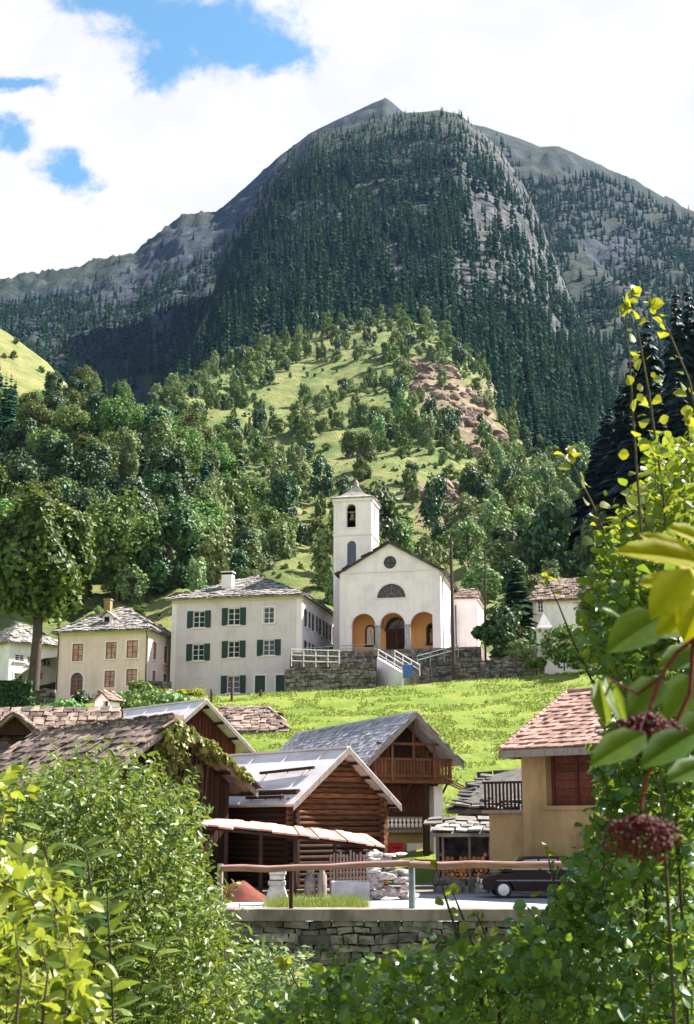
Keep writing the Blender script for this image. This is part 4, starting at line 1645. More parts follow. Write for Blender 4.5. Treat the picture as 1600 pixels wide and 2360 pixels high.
    pbox(m, Tt, bo[0] - .2, bo[2] + .2, bo[1] - .14, bo[1] - .004, .003, .1)
    m.build('moulding', M_TRIM, to)
    p = MB()
    p.add([Tt(a, b, -.3) for a, b in louv], [tuple(range(len(louv)))])
    for i in range(9):
        z = lo_[1] + (lo_[3] - lo_[1]) * (i + .3) / 10
        pbox(p, Tt, lo_[0] + .03, lo_[2] - .03, z, z + .05, -.28, -.2)
    p.build('louvre', M_GLASSB, to)
    bx_, bz_ = (bo[0] + bo[2]) / 2, bo[1] + (bo[3] - bo[1]) * .35
    b = MB()
    b.lathe([(.0, .82), (.12, .8), (.2, .7), (.24, .4), (.32, .12), (.42, 0), (.38, 0), (.2, .35), (0, .6)], 14, (bx_, c + .65, bz_))
    b.box(bx_ - .75, bx_ + .75, c + .58, c + .72, bz_ + .82, bz_ + .96)
    b.build('bell', M_BRONZE, to)
    r = MB()
    o_ = .32
    pr = [(tw / 2 + o_, 0), (tw / 2 + o_ - .05, .12), (tw / 2 * .72, .5), (tw / 2 * .42, 1.0), (tw / 2 * .22, 1.55), (tw / 2 * .16, 1.75)]
    cx_, cy_ = (tx0 + tx1) / 2, c + tw / 2
    vs, fs = [], []
    for h_, z in pr:
        vs += [(cx_ - h_, cy_ - h_, zt0 + z), (cx_ + h_, cy_ - h_, zt0 + z), (cx_ + h_, cy_ + h_, zt0 + z), (cx_ - h_, cy_ + h_, zt0 + z)]
    for i in range(len(pr) - 1):
        for q in range(4):
            fs.append((i * 4 + q, i * 4 + (q + 1) % 4, i * 4 + 4 + (q + 1) % 4, i * 4 + 4 + q))
    fs.append((0, 3, 2, 1))
    r.add(vs, fs)
    r.lathe([(.28, 1.7), (.32, 1.85), (.22, 2.0), (.26, 2.2), (.15, 2.4), (.03, 2.5)], 10, (cx_, cy_, zt0))
    ro = r.build('tower_roof', M_SLAB, to)
    x = MB()
    x.tube([(cx_, cy_, zt0 + 2.45), (cx_, cy_, zt0 + 3.3)], .035, 6)
    x.tube([(cx_ - .25, cy_, zt0 + 3.0), (cx_ + .25, cy_, zt0 + 3.0)], .03, 6)
    x.build('cross', M_POLE, ro)


white_house()
pink_house()
left_house()
church()


# ------------------------------------------------------------------ barns
def gable_roof(G, L, ze, zr, kind, seed, tw=.55, th=.42, mats=None, bargeboard=None, root=None, base=.12, name='roof', y0=0.0):
    """two roof planes over x 0..G, y y0..L; the ridge runs along y"""
    m = MB()
    faces = [[(0, L, ze), (0, y0, ze), (G / 2, y0, zr), (G / 2, L, zr)], [(G, y0, ze), (G, L, ze), (G / 2, L, zr), (G / 2, y0, zr)]]
    for i, f in enumerate(faces):
        if kind == 'slab':
            roof_face(m, f, tw, th, seed=seed + i, base=base, rough=.07, jit=.35)
        elif kind == 'neat':
            roof_face(m, f, tw, th, seed=seed + i, base=base, rough=.02, jit=.12, thick=.03)
        else:
            P = [Vector(p) for p in f]
            u = (P[1] - P[0])
            Ln = u.length
            u.normalize()
            v = (P[3] - P[0])
            n = u.cross(v).normalized()
            if n.z < 0:
                n = -n
            m.add(P + [p - n * base for p in P], [(0, 1, 2, 3), (7, 6, 5, 4), (0, 1, 5, 4), (1, 2, 6, 5), (2, 3, 7, 6), (3, 0, 4, 7)])
            k = 0.0
            while k <= Ln - .06:          # standing seams
                a = P[0] + u * k
                m.hexa([a + n * .002, a + u * .035 + n * .002, a + u * .035 + v + n * .002, a + v + n * .002, a + n * .05, a + u * .035 + n * .05, a + u * .035 + v + n * .05, a + v + n * .05])
                k += 2.4
    if kind == 'slab':
        for i in range(int((L - y0) / .5)):
            y = y0 + .25 + i * .5
            m.box(G / 2 - .22, G / 2 + .22, y - .24, y + .22, zr - .04, zr + .08 + random.random() * .05)
    elif kind != 'slab':
        m.box(G / 2 - .12, G / 2 + .12, y0, L, zr - .03, zr + .055)
    ro = m.build(name, mats, root)
    if bargeboard:
        b = MB()
        for x0, x1 in ((0, G / 2), (G, G / 2)):
            z0, z1 = ze, zr
            q = [(x0, y0 - .05, z0 - .26), (x1, y0 - .05, z1 - .26), (x1, y0 - .003, z1 - .26), (x0, y0 - .003, z0 - .26)]
            b.hexa([Vector(p) for p in q] + [Vector((p[0], p[1], p[2] + .24)) for p in q])
        b.build('bargeboard', bargeboard, ro)
    return ro


def log_barn():
    a = R(40)
    A = at(675, 1900, 52)
    A.z = 0
    fr = Frame(A, a)
    G, L = 5.7, 8.5
    ze = at(675, 1853, 52).z
    zr = fr.y(813, 1723, 0)[1]
    rt = empty('log_barn', A, a, 'dark log barn with a pale sheet metal roof and a rusty lean-to in the street', 'barn')
    gable_roof(G, L, ze, zr, 'metal', 30, mats=M_METAL, bargeboard=M_GREYWOOD, root=rt)
    sl = (zr - ze) / (G / 2)
    x0, x1, yg = .55, G - .55, .66
    wl = MB()
    # gable logs
    z = .12
    i = 0
    rad = .118
    while z < zr - .25:
        half_ = G / 2 - x0 if z < ze + x0 * sl - .1 else (zr - .2 - z) / sl
        if half_ < .15:
            break
        pr = .32 if z < ze + .2 else 0.0
        wl.tube([(G / 2 - half_ - pr, yg, z), (G / 2 + half_ + pr, yg + .01 * (i % 3), z + .02 * random.uniform(-1, 1))], [rad * random.uniform(.84, 1.02), rad * random.uniform(.84, 1.02)], 8, 1 if z < 1.9 else 0)  # lower logs in darker wood: lean-to shade put into their colour
        if z < ze + x0 * sl - .05:
            wl.tube([(x0, yg - .3, z + rad), (x0 + .01, L - .5, z + rad)], rad, 8, 1)  # darker wood on this side too, its shade is in the colour
            wl.tube([(x1, yg - .3, z + rad), (x1, L - .5, z + rad)], rad, 8)
        z += rad * 1.86
        i += 1
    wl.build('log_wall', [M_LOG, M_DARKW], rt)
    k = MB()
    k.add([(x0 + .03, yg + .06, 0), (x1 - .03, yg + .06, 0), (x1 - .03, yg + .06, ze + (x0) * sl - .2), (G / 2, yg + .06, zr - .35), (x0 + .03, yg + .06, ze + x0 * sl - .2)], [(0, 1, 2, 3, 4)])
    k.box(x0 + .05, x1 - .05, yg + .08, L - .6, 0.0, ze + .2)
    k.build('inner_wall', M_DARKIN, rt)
    # snow guard poles on the roof
    for (xa, ya, xb, yb) in ((604, 1788, 727, 1774), (572, 1845, 656, 1842)):
        def on(px, py):
            o, d = fr.I @ Vector((0, 0, CAMZ)), fr.I.to_3x3() @ ray(px, py)
            # plane z = ze + sl*x
            t = (ze + sl * o.x - o.z) / (d.z - sl * d.x)
            return o + d * t
        p, q = on(xa, ya), on(xb, yb)
        s = MB()
        up = Vector((-sl, 0, 1)).normalized()
        s.tube([p + up * .14, q + up * .12], .065, 7)
        for f in (.1, .5, .9):
            c = p.lerp(q, f)
            s.tube([c + up * .0, c + up * .16], .025, 5)
        s.build('snow_guard', M_DARKW, rt)
    # rafters under the verge
    for x in (.25, .95, 1.65, 2.35):
        for s in (-1, 1):
            r = MB()
            xx = x if s < 0 else G - x
            zz = ze + x * sl - .26
            r.box(xx - .05, xx + .05, .03, .6, zz - .02, zz + .1)
            r.build('purlin', M_DARKW, rt)
    # lean-to in front of gable and side
    lt = empty('lean_to_roof', (0, 0, 0))
    lt.parent = rt
    I = fr.I

    def loc(px, py, Y):
        return I @ at(px, py, Y)
    top = [loc(505, 1868 + 20, 52.4), loc(678, 1908, 51.4), loc(845, 1925, 53.6)]
    bot = [loc(418, 1897, 48.6), loc(690, 1926, 47.2), loc(886, 1952, 50.0)]
    s = MB()

    def sheet(p, q, seed):
        r_ = random.Random(seed)
        n = 9
        for i in range(n):
            f0, f1 = i / n, (i + 1) / n
            a0, a1 = p[0].lerp(p[1], f0), p[0].lerp(p[1], f1)
            b0, b1 = q[0].lerp(q[1], f0), q[0].lerp(q[1], f1)
            j = Vector((0, 0, r_.uniform(-.03, .03)))
            k_ = (b0 - a0) * r_.uniform(-.05, .06)
            up = Vector((0, 0, .06))
            s.hexa([a0 + j, a1 + j, b1 + j + k_, b0 + j + k_, a0 + j + up, a1 + j + up, b1 + j + k_ + up, b0 + j + k_ + up], 0 if r_.random() < .7 else 1)
    sheet(top[:2], bot[:2], 1)
    sheet(top[1:], bot[1:], 2)
    lt2 = s.build('roof_sheet', [M_RUST, M_GREYWOOD], lt)
    p = MB()
    for i in range(3):
        for f in ((0.08, .92) if i != 1 else (.5,)):
            pass
    front = [bot[0].lerp(bot[1], f) for f in (.03, .34, .66, .97)] + [bot[1].lerp(bot[2], f) for f in (.45, .95)]
    for c in front:
        c = c.lerp(top[1], .08)
        q = MB()
        q.tube([(c.x, c.y, 0), (c.x, c.y, c.z + .02)], .075, 7)
        q.build('post', M_DARKW, lt)
    b = MB()
    for p0, p1 in ((bot[0], bot[1]), (bot[1], bot[2])):
        u = Vector((0, 0, -.09))
        b.tube([p0.lerp(top[1], .08) + u, p1.lerp(top[1], .08) + u], .07, 6)
    b.build('beam', M_DARKW, lt)
    # stone and plaster base under the logs is in deep shade: a low plinth
    return fr


def balcony_barn():
    a = R(22)
    Af = at(848, 1900, 62)
    Af.z = 0
    fr = Frame(Af, a)
    ze = at(848, 1756, 62).z
    G = fr.y(1069, 1757, 0)[0]
    zr = fr.y(961, 1641, 0)[1]
    L = 17
    rt = empty('balcony_barn', Af, a, 'tall dark timber barn with a boarded balcony under its gable and grey shingle roof', 'barn')
    gable_roof(G, L, ze, zr, 'neat', 40, tw=.34, th=.26, mats=M_SLABG, bargeboard=M_GREYWOOD, root=rt)
    sl = (zr - ze) / (G / 2)
    x0, x1 = .55, G - .45
    yw = 1.9
    zb = fr.y(950, 1797, .5)[1]
    zt = fr.y(950, 1748, .5)[1]
    w = MB()
    w.box(x0, x1, yw, L - .4, 0, ze + .3)
    w.add([(x0, yw, ze + .3), (x1, yw, ze + .3), (x1, yw, ze + .45 * sl), (G / 2, yw, zr - .25), (x0, yw, ze + .5 * sl)], [(0, 1, 2, 3, 4)])
    w.build('wall', M_DARKW, rt)
    # boards of the upper gable, set behind the balcony
    n = 17
    bds = [MB(), MB()]
    for i in range(n):
        bd = bds[0] if i < 8 else bds[1]
        xa = x0 + (x1 - x0) * i / n
        xb = x0 + (x1 - x0) * (i + .9) / n
        xm = (xa + xb) / 2
        h = zr - .3 - abs(xm - G / 2) * sl
        if 6 <= i <= 10:
            continue
        bd.box(xa, xb, yw - .05, yw - .004, zb, h)
    for bd in bds:
        bd.build('gable_boards', M_BROWNW, rt)
    # balcony
    yb = .45
    bl = MB()
    bl.box(x0 - .05, x1 + .05, yb, yw - .06, zb - .16, zb - .004)
    bo = bl.build('balcony', M_BROWNW, rt)
    v = MB()
    n = 24
    for i in range(n):
        xa = x0 + (x1 - x0) * (i + .06) / n
        xb = x0 + (x1 - x0) * (i + .84) / n
        v.box(xa, xb, yb + .06, yb + .09, zb + .0, zt - .06 + random.uniform(-.03, .02))
    v.build('railing_boards', M_BROWNW, bo)
    v = MB()
    for z in (zb + .12, zt - .1):
        v.box(x0 - .04, x1 + .04, yb, yb + .056, z, z + .12)
    for x in (x0, G / 2 - 1.1, G / 2, G / 2 + 1.1, x1 - .1):
        h = zr - .32 - abs(x + .05 - G / 2) * sl
        v.box(x, x + .11, yb - .03, yb - .002, zb - .1, h)
    v.box(x0 + .1, x1 - .1, yb - .055, yb - .032, zt + .62, zt + .74)
    v.build('posts', M_BROWNW, bo)
    for x in (x0 + .1, G / 2, x1 - .15):
        k = MB()
        k.tube([(x, yw, zb - 1.2), (x, yb + .1, zb - .12)], .06, 6)
        k.build('bracket', M_DARKW, bo)
    # red plank wall and lower gallery with pale cut-out boards
    r = MB()
    zl0, zl1 = fr.y(940, 1912, yw - .3)[1], fr.y(940, 1886, yw - .3)[1]
    for i in range(14):
        xa = x0 + .25 + (x1 - x0 - .5) * i / 14
        r.box(xa, xa + (x1 - x0 - .5) / 14 * .93, yw - .03, yw - .004, zl1 + .3, zb - .25)
    r.build('red_boards', M_REDW, rt)
    g = MB()
    g.box(x0 + .1, x1 - .6, yw - .55, yw - .01, zl0 - .14, zl0)
    for z in (zl0 + .05, zl1):
        g.box(x0 + .1, x1 - .6, yw - .55, yw - .5, z, z + .07)
    go = g.build('lower_gallery', M_GREYWOOD, rt)
    g = MB()
    n = 15
    for i in range(n):
        x = x0 + .15 + (x1 - x0 - .8) * i / n
        q = [(x + .02, zl0 + .12), (x + .13, zl0 + .12), (x + .16, zl0 + .25), (x + .10, zl0 + .33), (x + .16, zl0 + .42), (x + .13, zl1), (x + .02, zl1), (x - .01, zl0 + .42), (x + .05, zl0 + .33), (x - .01, zl0 + .25)]
        g.add([(a_, yw - .50, b_) for a_, b_ in q] + [(a_, yw - .47, b_) for a_, b_ in q], [tuple(range(10)), tuple(range(19, 9, -1))] + [(k, (k + 1) % 10, 10 + (k + 1) % 10, 10 + k) for k in range(10)])
    g.build('balusters', M_TRIM, go)
    # masonry of the ground floor
    s = MB()
    s.box(x0 - .06, x1 - .4, yw - .22, yw - .003, 0, zl0 - .16)
    s.build('stone_base', M_OCHRE, rt)
    s = MB()
    xa, za = fr.y(939, 1985, yw - .26)
    xb, zc = fr.y(984, 1943, yw - .26)
    s.box(xa, xb, yw - .27, yw - .225, max(za, .02), zc)
    s.build('plaster_patch', M_WHITEP, rt)
    # white pier carrying the right corner
    p = MB()
    xa, z1 = fr.y(998, 1812, .9)
    xb, z0 = fr.y(1026, 1925, .9)
    p.hexa([Vector(q) for q in ((xa + .0, .9, 0), (xb + .05, .9, 0), (xb + .05, 1.5, 0), (xa, 1.5, 0), (xa + .06, .9, z1), (xb - .1, .9, z1), (xb - .1, 1.4, z1), (xa + .06, 1.4, z1))])
    p.build('white_pier', M_WHITE, rt)
    p = MB()
    xp = fr.y(990, 1900, .8)[0]
    p.box(xp - .22, xp + .02, .8, 1.1, 0, zb - .2)
    p.build('post', M_DARKW, rt)
    pl = MB()
    for k in range(3):
        pl.hexa([Vector((x1 - .5 + k * .1, 1.0 - k * .2, z1 + .35 + k * .02)), Vector((x1 + .9 + k * .15, .6 - k * .2, z1 - .35)), Vector((x1 + .9 + k * .15, .45 - k * .2, z1 - .35)), Vector((x1 - .5 + k * .1, .85 - k * .2, z1 + .35 + k * .02)),
                 Vector((x1 - .5 + k * .1, 1.0 - k * .2, z1 + .4 + k * .02)), Vector((x1 + .9 + k * .15, .6 - k * .2, z1 - .30)), Vector((x1 + .9 + k * .15, .45 - k * .2, z1 - .30)), Vector((x1 - .5 + k * .1, .85 - k * .2, z1 + .4 + k * .02))])
    pl.build('loose_planks', M_GREYWOOD, rt)
    # red letter box on the wall
    xb, zb_ = fr.y(916, 1958, yw - .6)
    b = MB()
    b.box(xb - .34, xb + .34, yw - .5, yw - .225, zb_ - .32, zb_ + .26)
    b.box(xb - .38, xb + .38, yw - .54, yw - .225, zb_ + .262, zb_ + .32)
    lb = b.build('letter_box', M_RED)
    lb.matrix_world = fr.M
    tag(lb, 'red letter box on the wall below the balcony barn', 'letter box')
    f = MB()
    f.box(xb - .22, xb + .22, yw - .506, yw - .501, zb_ + .05, zb_ + .1)
    f.build('slot', M_DARKIN, lb)


def plain_barn(px, Y, a, apex, verge, L, name, label, kind, mats, wallm, side=1, seed=50, tw=.6, th=.45, barge=M_GREYWOOD):
    """barn whose near gable has its apex and right verge end at the given pixels"""
    Ap = at(*apex, Y)
    u = Vector((math.cos(a), math.sin(a), 0))
    # solve the half width along u so that the verge end lands on its pixel bearing
    d = ray(*verge)
    k = d.x / d.y
    h = (k * Ap.y - Ap.x) / (u.x - k * u.y)
    Ye = Ap.y + h * u.y
    ze = at(*verge, Ye).z
    G = 2 * h
    O = Ap - u * h
    g0 = min(float(gz(O.x, O.y)), ze - 1.5)
    O.z = g0
    rt = empty(name, O, a, label, 'barn')
    gable_roof(G, L, ze - g0, Ap.z - g0, kind, seed, tw, th, mats, barge, rt)
    sl = (Ap.z - ze) / h
    w = MB()
    x0 = .7
    zw = ze - g0 + x0 * sl - .16
    w.box(x0, G - x0, 1.0, L - .3, -3, zw - .1)
    w.add([(x0, 1.0, zw - .1), (G - x0, 1.0, zw - .1), (G - x0, 1.0, zw), (h, 1.0, Ap.z - g0 - .2), (x0, 1.0, zw)], [(0, 1, 2, 3, 4)])
    w.build('wall', wallm, rt)
    b = MB()
    n = int((G - 2 * x0) / .24)
    for i in range(n):
        xa = x0 + (G - 2 * x0) * i / n
        xm = xa + .11
        b.box(xa, xa + .21, .95, .996, -2.5, Ap.z - g0 - .3 - abs(xm - h) * sl)
    b.build('gable_boards', wallm, rt)
    for s in (-1, 1):
        for i in range(4):
            r = MB()
            x = .2 + (h - .4) * i / 3
            xx = x if s < 0 else G - x
            zz = ze - g0 + x * sl - .2
            r.box(xx - .06, xx + .06, .04, .94, zz - .14, zz)
            r.build('purlin', M_DARKW, rt)
    return rt, Frame(O, a), G, ze - g0, Ap.z - g0


FR_LOG = log_barn()
balcony_barn()
BA = plain_barn(0, 75, R(40), (476, 1612), (588, 1733), 25, 'hay_barn', 'long barn with whitish metal roof and red-brown gable boards behind the creeper-grown barn', 'metal', M_METAL, M_REDW, seed=60)
BB = plain_barn(0, 51, R(40), (413, 1655), (594, 1823), 12, 'creeper_barn', 'slab roofed barn overgrown with yellowish creeper on its gable', 'slab', M_SLABB, M_DARKW, seed=70, tw=.62, th=.48)


def slab_house(name, label, A, th, W, L, H, rise, mats, wallm, seed, gablem=None, cat='barn', hip=0.0):
    rt = empty(name, A, th, label, cat)
    e = .5
    w = MB()
    w.box(-W, 0, 0, L, -4, H)
    if hip == 0:
        w.add([(-W, .01, H), (-W, L, H), (-W, L / 2, H + rise - .2), (0, .01, H), (0, L, H), (0, L / 2, H + rise - .2)], [(0, 1, 2), (3, 4, 5)])
    w.build('wall', wallm, rt)
    m = MB()
    E = [(-W - e, -e, H), (e, -e, H), (e, L + e, H), (-W - e, L + e, H)]
    h = hip
    r1, r2 = (-W - e + h, L / 2, H + rise), (e - h, L / 2, H + rise)
    roof_face(m, [E[0], E[1], r2, r1], .62, .46, seed=seed, rough=.07)
    roof_face(m, [E[2], E[3], r1, r2], .9, .6, seed=seed + 1)
    if h:
        roof_face(m, [E[1], E[2], r2], .62, .46, seed=seed + 2, rough=.07)
        roof_face(m, [E[3], E[0], r1], .62, .46, seed=seed + 3, rough=.07)
    m.build('roof', mats, rt)
    return rt


# low slab roofs at the left
A = at(236, 1800, 69)
cz = at(100, 1752, 69).z
rt = slab_house('slab_roof_house', 'low house with wide brownish slab roof and a small dark dormer gable', Vector((A.x, 69, 3.0)), R(4), 16, 7, cz - 3.0, at(100, 1640, 73).z - cz, M_SLABB, M_GREYW, 80, cat='house')
fr = Frame((A.x, 69, 3.0), R(4))
dx0, dz0 = fr.y(0, 1692, -.2)
dx1, _ = fr.y(90, 1692, -.2)
xm, dz1 = fr.y(33, 1640, -.2)
g = MB()
dx0 = 2 * xm - dx1
g.add([(dx0 + .25, .3, dz0), (dx1 - .25, .3, dz0), (xm, .3, dz1 - .2)], [(0, 1, 2)])
dm = g.build('dormer_gable', M_DARKW, rt)
g = MB()
for (p, q) in (((dx0, dz0), (xm, dz1)), ((dx1, dz0), (xm, dz1))):
    P = [(p[0], 4, p[1]), (p[0], -.3, p[1]), (q[0], -.3, q[1]), (q[0], 4, q[1])]
    roof_face(g, P, .5, .4, seed=83)
g.build('roof', M_SLABB, dm)
A = at(652, 1700, 88)
zq = at(600, 1688, 88).z
rt = slab_house('slab_roof_shed', 'low shed with a brownish slab roof between the metal roofed barn and the lawn', Vector((A.x, 88, zq - 2.2)), R(-8), 7, 7, 2.2, at(560, 1632, 92).z - zq, M_SLABB, M_STONE, 90, cat='shed', hip=2.2)


# tiny hut above the metal roof
def hut():
    A = at(252, 1640, 92)
    fr = Frame(A, R(-30))
    rt = empty('garden_hut', A, R(-30), 'tiny white hut with a gabled roof in front of the cream house', 'hut')
    w = MB()
    W_, L_, H_ = 1.35, 1.1, .85
    holed(w, PL('front'), [(-W_, -1.5), (0, -1.5), (0, H_), (-W_ / 2, H_ + .55), (-W_, H_)], [rect(-W_ + .75, .0, -.15, .75)], .3)
    w.add([(-W_, 0, -1.5), (-W_, L_, -1.5), (-W_, L_, H_), (-W_, 0, H_), (0, 0, -1.5), (0, L_, -1.5), (0, L_, H_), (0, 0, H_), (-W_ / 2, L_, H_ + .55)], [(0, 1, 2, 3), (4, 5, 6, 7), (1, 5, 6, 8, 2)])
    w.build('wall', M_WHITE, rt)
    d = MB()
    d.box(-W_ + .76, -.16, .26, .3, 0, .74)
    d.build('opening', M_DARKIN, rt)
    r = MB()
    gl = []
    roof_face(r, [(-W_ - .2, L_ + .2, H_ - .12), (-W_ - .2, -.25, H_ - .12), (-W_ / 2, -.25, H_ + .62), (-W_ / 2, L_ + .2, H_ + .62)], .4, .3, seed=95, base=.07)
    roof_face(r, [(.2, -.25, H_ - .12), (.2, L_ + .2, H_ - .12), (-W_ / 2, L_ + .2, H_ + .62), (-W_ / 2, -.25, H_ + .62)], .4, .3, seed=96, base=.07)
    r.build('roof', M_SLABB, rt)


hut()


# ochre house with a clay tile roof, bottom right
def ochre_house():
    th = R(42)
    A = at(1206, 1900, 50)
    A.z = 0
    fr = Frame(A, -th)          # x runs along the front to the right (towards the viewer)
    rt = empty('ochre_house', A, -th, 'ochre plastered house with a pinkish clay tile roof and a dark boarded opening', 'house')
    ze = at(1163, 1728, 49.5).z
    e = .55
    L, Wd = 8.0, 10.0
    Tf = PL('front')
    H = ze + .35
    q0 = fr.y(1257, 1722)
    q1 = fr.y(1357, 1856)
    w = MB()
    op = rect(q0[0], q1[1], q1[0] + .3, min(q0[1], H - .15))
    holed(w, Tf, [(0, 0), (Wd, 0), (Wd, H), (0, H)], [op], .45)
    w.add([(0, 0, 0), (0, L, 0), (0, L, H), (0, 0, H), (Wd, 0, 0), (Wd, L, 0), (Wd, L, H), (Wd, 0, H)], [(0, 1, 2, 3), (4, 5, 6, 7), (1, 5, 6, 2)])
    w.build('wall', M_OCHRE, rt)
    # lower, wider part at the left with a little balcony on top
    zl = fr.y(1180, 1874, -.1)[1]
    xl = fr.y(1135, 1900, .5)[0]
    k = MB()
    k.box(xl, -.003, .3, 3.2, 0, zl)
    k.build('lower_wall', M_OCHRE, rt)
    k = MB()
    k.box(xl - .2, -.004, .1, 3.3, zl + .003, zl + .12)
    bo = k.build('balcony', M_GREYWOOD, rt)
    k = MB()
    zt = fr.y(1170, 1806, .2)[1]
    n = 11
    for i in range(n):
        x = xl - .1 + (-xl - .05) * i / (n - 1)
        k.box(x, x + .07, .14, .19, zl + .121, zt)
    k.box(xl - .15, -.01, .13, .2, zt, zt + .09)
    k.build('balusters', M_DARKW, bo)
    # boards in the opening
    b = MB()
    n = 7
    for i in range(n):
        z0 = op[0][1] + (op[2][1] - op[0][1]) * i / n
        b.box(op[0][0], op[1][0], .38, .44, z0 + .012, z0 + (op[2][1] - op[0][1]) / n)
    for x in (op[0][0] + .02, (op[0][0] + op[1][0]) / 2, op[1][0] - .12):
        b.box(x, x + .12, .32, .378, op[0][1], op[2][1])
    b.build('shutter', M_REDW, rt)
    f = MB()
    pbox(f, Tf, op[0][0] - .2, op[0][0], op[0][1] - .15, op[2][1], .003, .04)
    pbox(f, Tf, op[0][0], op[1][0] + .2, op[0][1] - .15, op[0][1] - .003, .003, .06)
    f.build('surround', M_OCHRE, rt)
    # roof: eave, hip end at the left, ridge
    rise_y = 4.0
    p0 = fr.y(1309, 1597, rise_y)
    zr = p0[1]
    el = (-e, -e, ze)
    m = MB()
    mid = lambda P, Q, f: tuple(P[i] * (1 - f) + Q[i] * f for i in range(3))
    E = [(-e, -e, ze), (Wd + e, -e, ze), (Wd + e, L + e, ze), (-e, L + e, ze)]
    r1, r2 = (p0[0], rise_y, zr), (Wd - 2.5, rise_y, zr)
    kw = dict(tw=.24, th=.36, jit=.04, gap=.93, rough=.012, thick=.05, base=.12)
    roof_face(m, [E[0], E[1], r2, r1], seed=100, **kw)
    roof_face(m, [E[1], E[2], r2], seed=101, **kw)
    roof_face(m, [E[2], E[3], r1, r2], seed=102, **kw)
    roof_face(m, [E[3], E[0], r1], seed=103, **kw)
    for P, Q in ((E[0], r1), (E[1], r2), (r1, r2)):
        for i in range(18):
            a_, b_ = Vector(mid(P, Q, i / 18)), Vector(mid(P, Q, (i + 1.1) / 18))
            m.tube([a_ + Vector((0, 0, .06)), b_ + Vector((0, 0, .06))], [.11, .085], 6)
    ro = m.build('roof', M_TILE, rt)
    g = MB()
    g.box(-e - .02, Wd + e, -e - .05, -e - .003, ze - .28, ze - .02)
    g.box(-e - .05, -e - .003, -e - .05, L + e, ze - .28, ze - .02)
    g.build('fascia', M_GREYWOOD, ro)
    for i in range(14):
        g = MB()
        x = -e + .3 + i * .8
        g.box(x, x + .12, -e + .02, -.003, ze - .17, ze - .05)
        g.build('rafter', M_DARKW, ro)


ochre_house()


# sunken shed with dark slabs, woodshed and firewood between the two
def slab_shed():
    A = at(1210, 1868, 57)
    g0 = 0.2
    A.z = g0
    fr = Frame(A, R(-14))
    W_ = -fr.y(1030, 1868)[0]
    H_ = fr.y(1120, 1868)[1]
    rt = empty('dark_slab_shed', A, R(-14), 'low shed with a dark slab roof between the balcony barn and the ochre house', 'shed')
    w = MB()
    w.box(-W_ + .4, -.1, .5, 5.6, -.5, H_ - .1)
    w.build('wall', M_STONE, rt)
    m = MB()
    zr = fr.y(1197, 1752, 5.0)[1]
    zl = fr.y(1045, 1796, 5.0)[1]
    roof_face(m, [(-W_, 0, H_), (0, 0, H_), (.6, 5.0, zr), (-W_ + .6, 5.0, zl)], .55, .40, seed=110, rough=.12, jit=.5, thick=.07)
    roof_face(m, [(0, 6.5, H_ + .5), (-W_, 6.5, H_ + .3), (-W_ + .6, 5.0, zl), (.6, 5.0, zr)], .8, .6, seed=111)
    m.build('roof', M_SLABD, rt)  # darker slab tone over the whole roof


def woodshed():
    A = at(1136, 1990, 53.5)
    A.z = 0
    fr = Frame(A, R(-6))
    W_ = -fr.y(1004, 1960)[0]
    zt = fr.y(1070, 1922)[1]
    rt = empty('woodshed', A, R(-6), 'small open woodshed under pale stone slabs beside the ochre house', 'shed')
    b = MB()
    b.box(-W_, 0, 1.9, 2.1, 0, zt)
    b.box(-W_, -W_ + .15, .1, 1.9, 0, zt)
    b.box(-.15, 0, .1, 1.9, 0, zt)
    b.build('wall', M_STONE, rt)
    r = MB()
    roof_face(r, [(-W_ - .2, -.25, zt + .02), (.2, -.25, zt + .02), (.2, 2.4, zt + .55), (-W_ - .2, 2.4, zt + .55)], .8, .7, seed=120, rough=.06, jit=.5, thick=.06)
    r.build('roof', M_SLAB, rt)
    for x in (-.9, -W_ + .3):
        p = MB()
        p.tube([(x, .05, 0), (x, .05, zt - .1)], .06, 6)
        p.build('post', M_GREYWOOD, rt)
    # firewood
    f = MB()
    rr = random.Random(5)
    zz = .09
    row = 0
    while zz < zt * .82:
        x = -W_ + .22 + (.08 if row % 2 else 0)
        while x < -.22:
            if zz < zt * (.55 + .3 * vnoise(np.array([[x * 1.3, 3, 0]]))[0]):
                r_ = rr.uniform(.065, .1)
                y = .25 + rr.uniform(-.06, .06)
                n = rr.choice((5, 6, 7, 8))
                ph = rr.random() * 6
                vs = [(x + r_ * math.cos(ph + 6.283 * k / n), y, zz + r_ * math.sin(ph + 6.283 * k / n)) for k in range(n)]
                v2 = [(p[0], y + 1.0, p[2]) for p in vs]
                f.add(vs + v2, [(k, (k + 1) % n, n + (k + 1) % n, n + k) for k in range(n)], 0)
                f.add(vs, [tuple(range(n))], 1)
            x += .175
        zz += .155
        row += 1
    fo = f.build('firewood_stack', [M_FIRE, M_FIREEND])
    fo.matrix_world = fr.M
    tag(fo, 'stack of split orange-brown firewood in the open woodshed', 'firewood')


slab_shed()
woodshed()


# half hidden house on the right with a brown roof, and the gate pillar before it
A = at(1420, 1480, 118)
rt = slab_house('brown_roof_house', 'white house with brown slab roof half hidden by leaves, right of the church', Vector((A.x, 118, at(1300, 1470, 118).z)), R(-16), at(1420, 1400, 118).x - at(1232, 1400, 118).x, 6, at(1300, 1378, 118).z - at(1300, 1470, 118).z, 2.6, M_SLABB, M_WHITE, 130, cat='house', hip=1.2)
fr = Frame(rt.location, R(-16))
for x0, x1 in ((1240, 1253), (1336, 1352)):
    a0, b1 = fr.y(x0, 1386)
    a1, b0 = fr.y(x1, 1412)
    window(rt, PL('front', -.2), a0, b0, a1, b1, depth=.12, surround=M_TRIM)


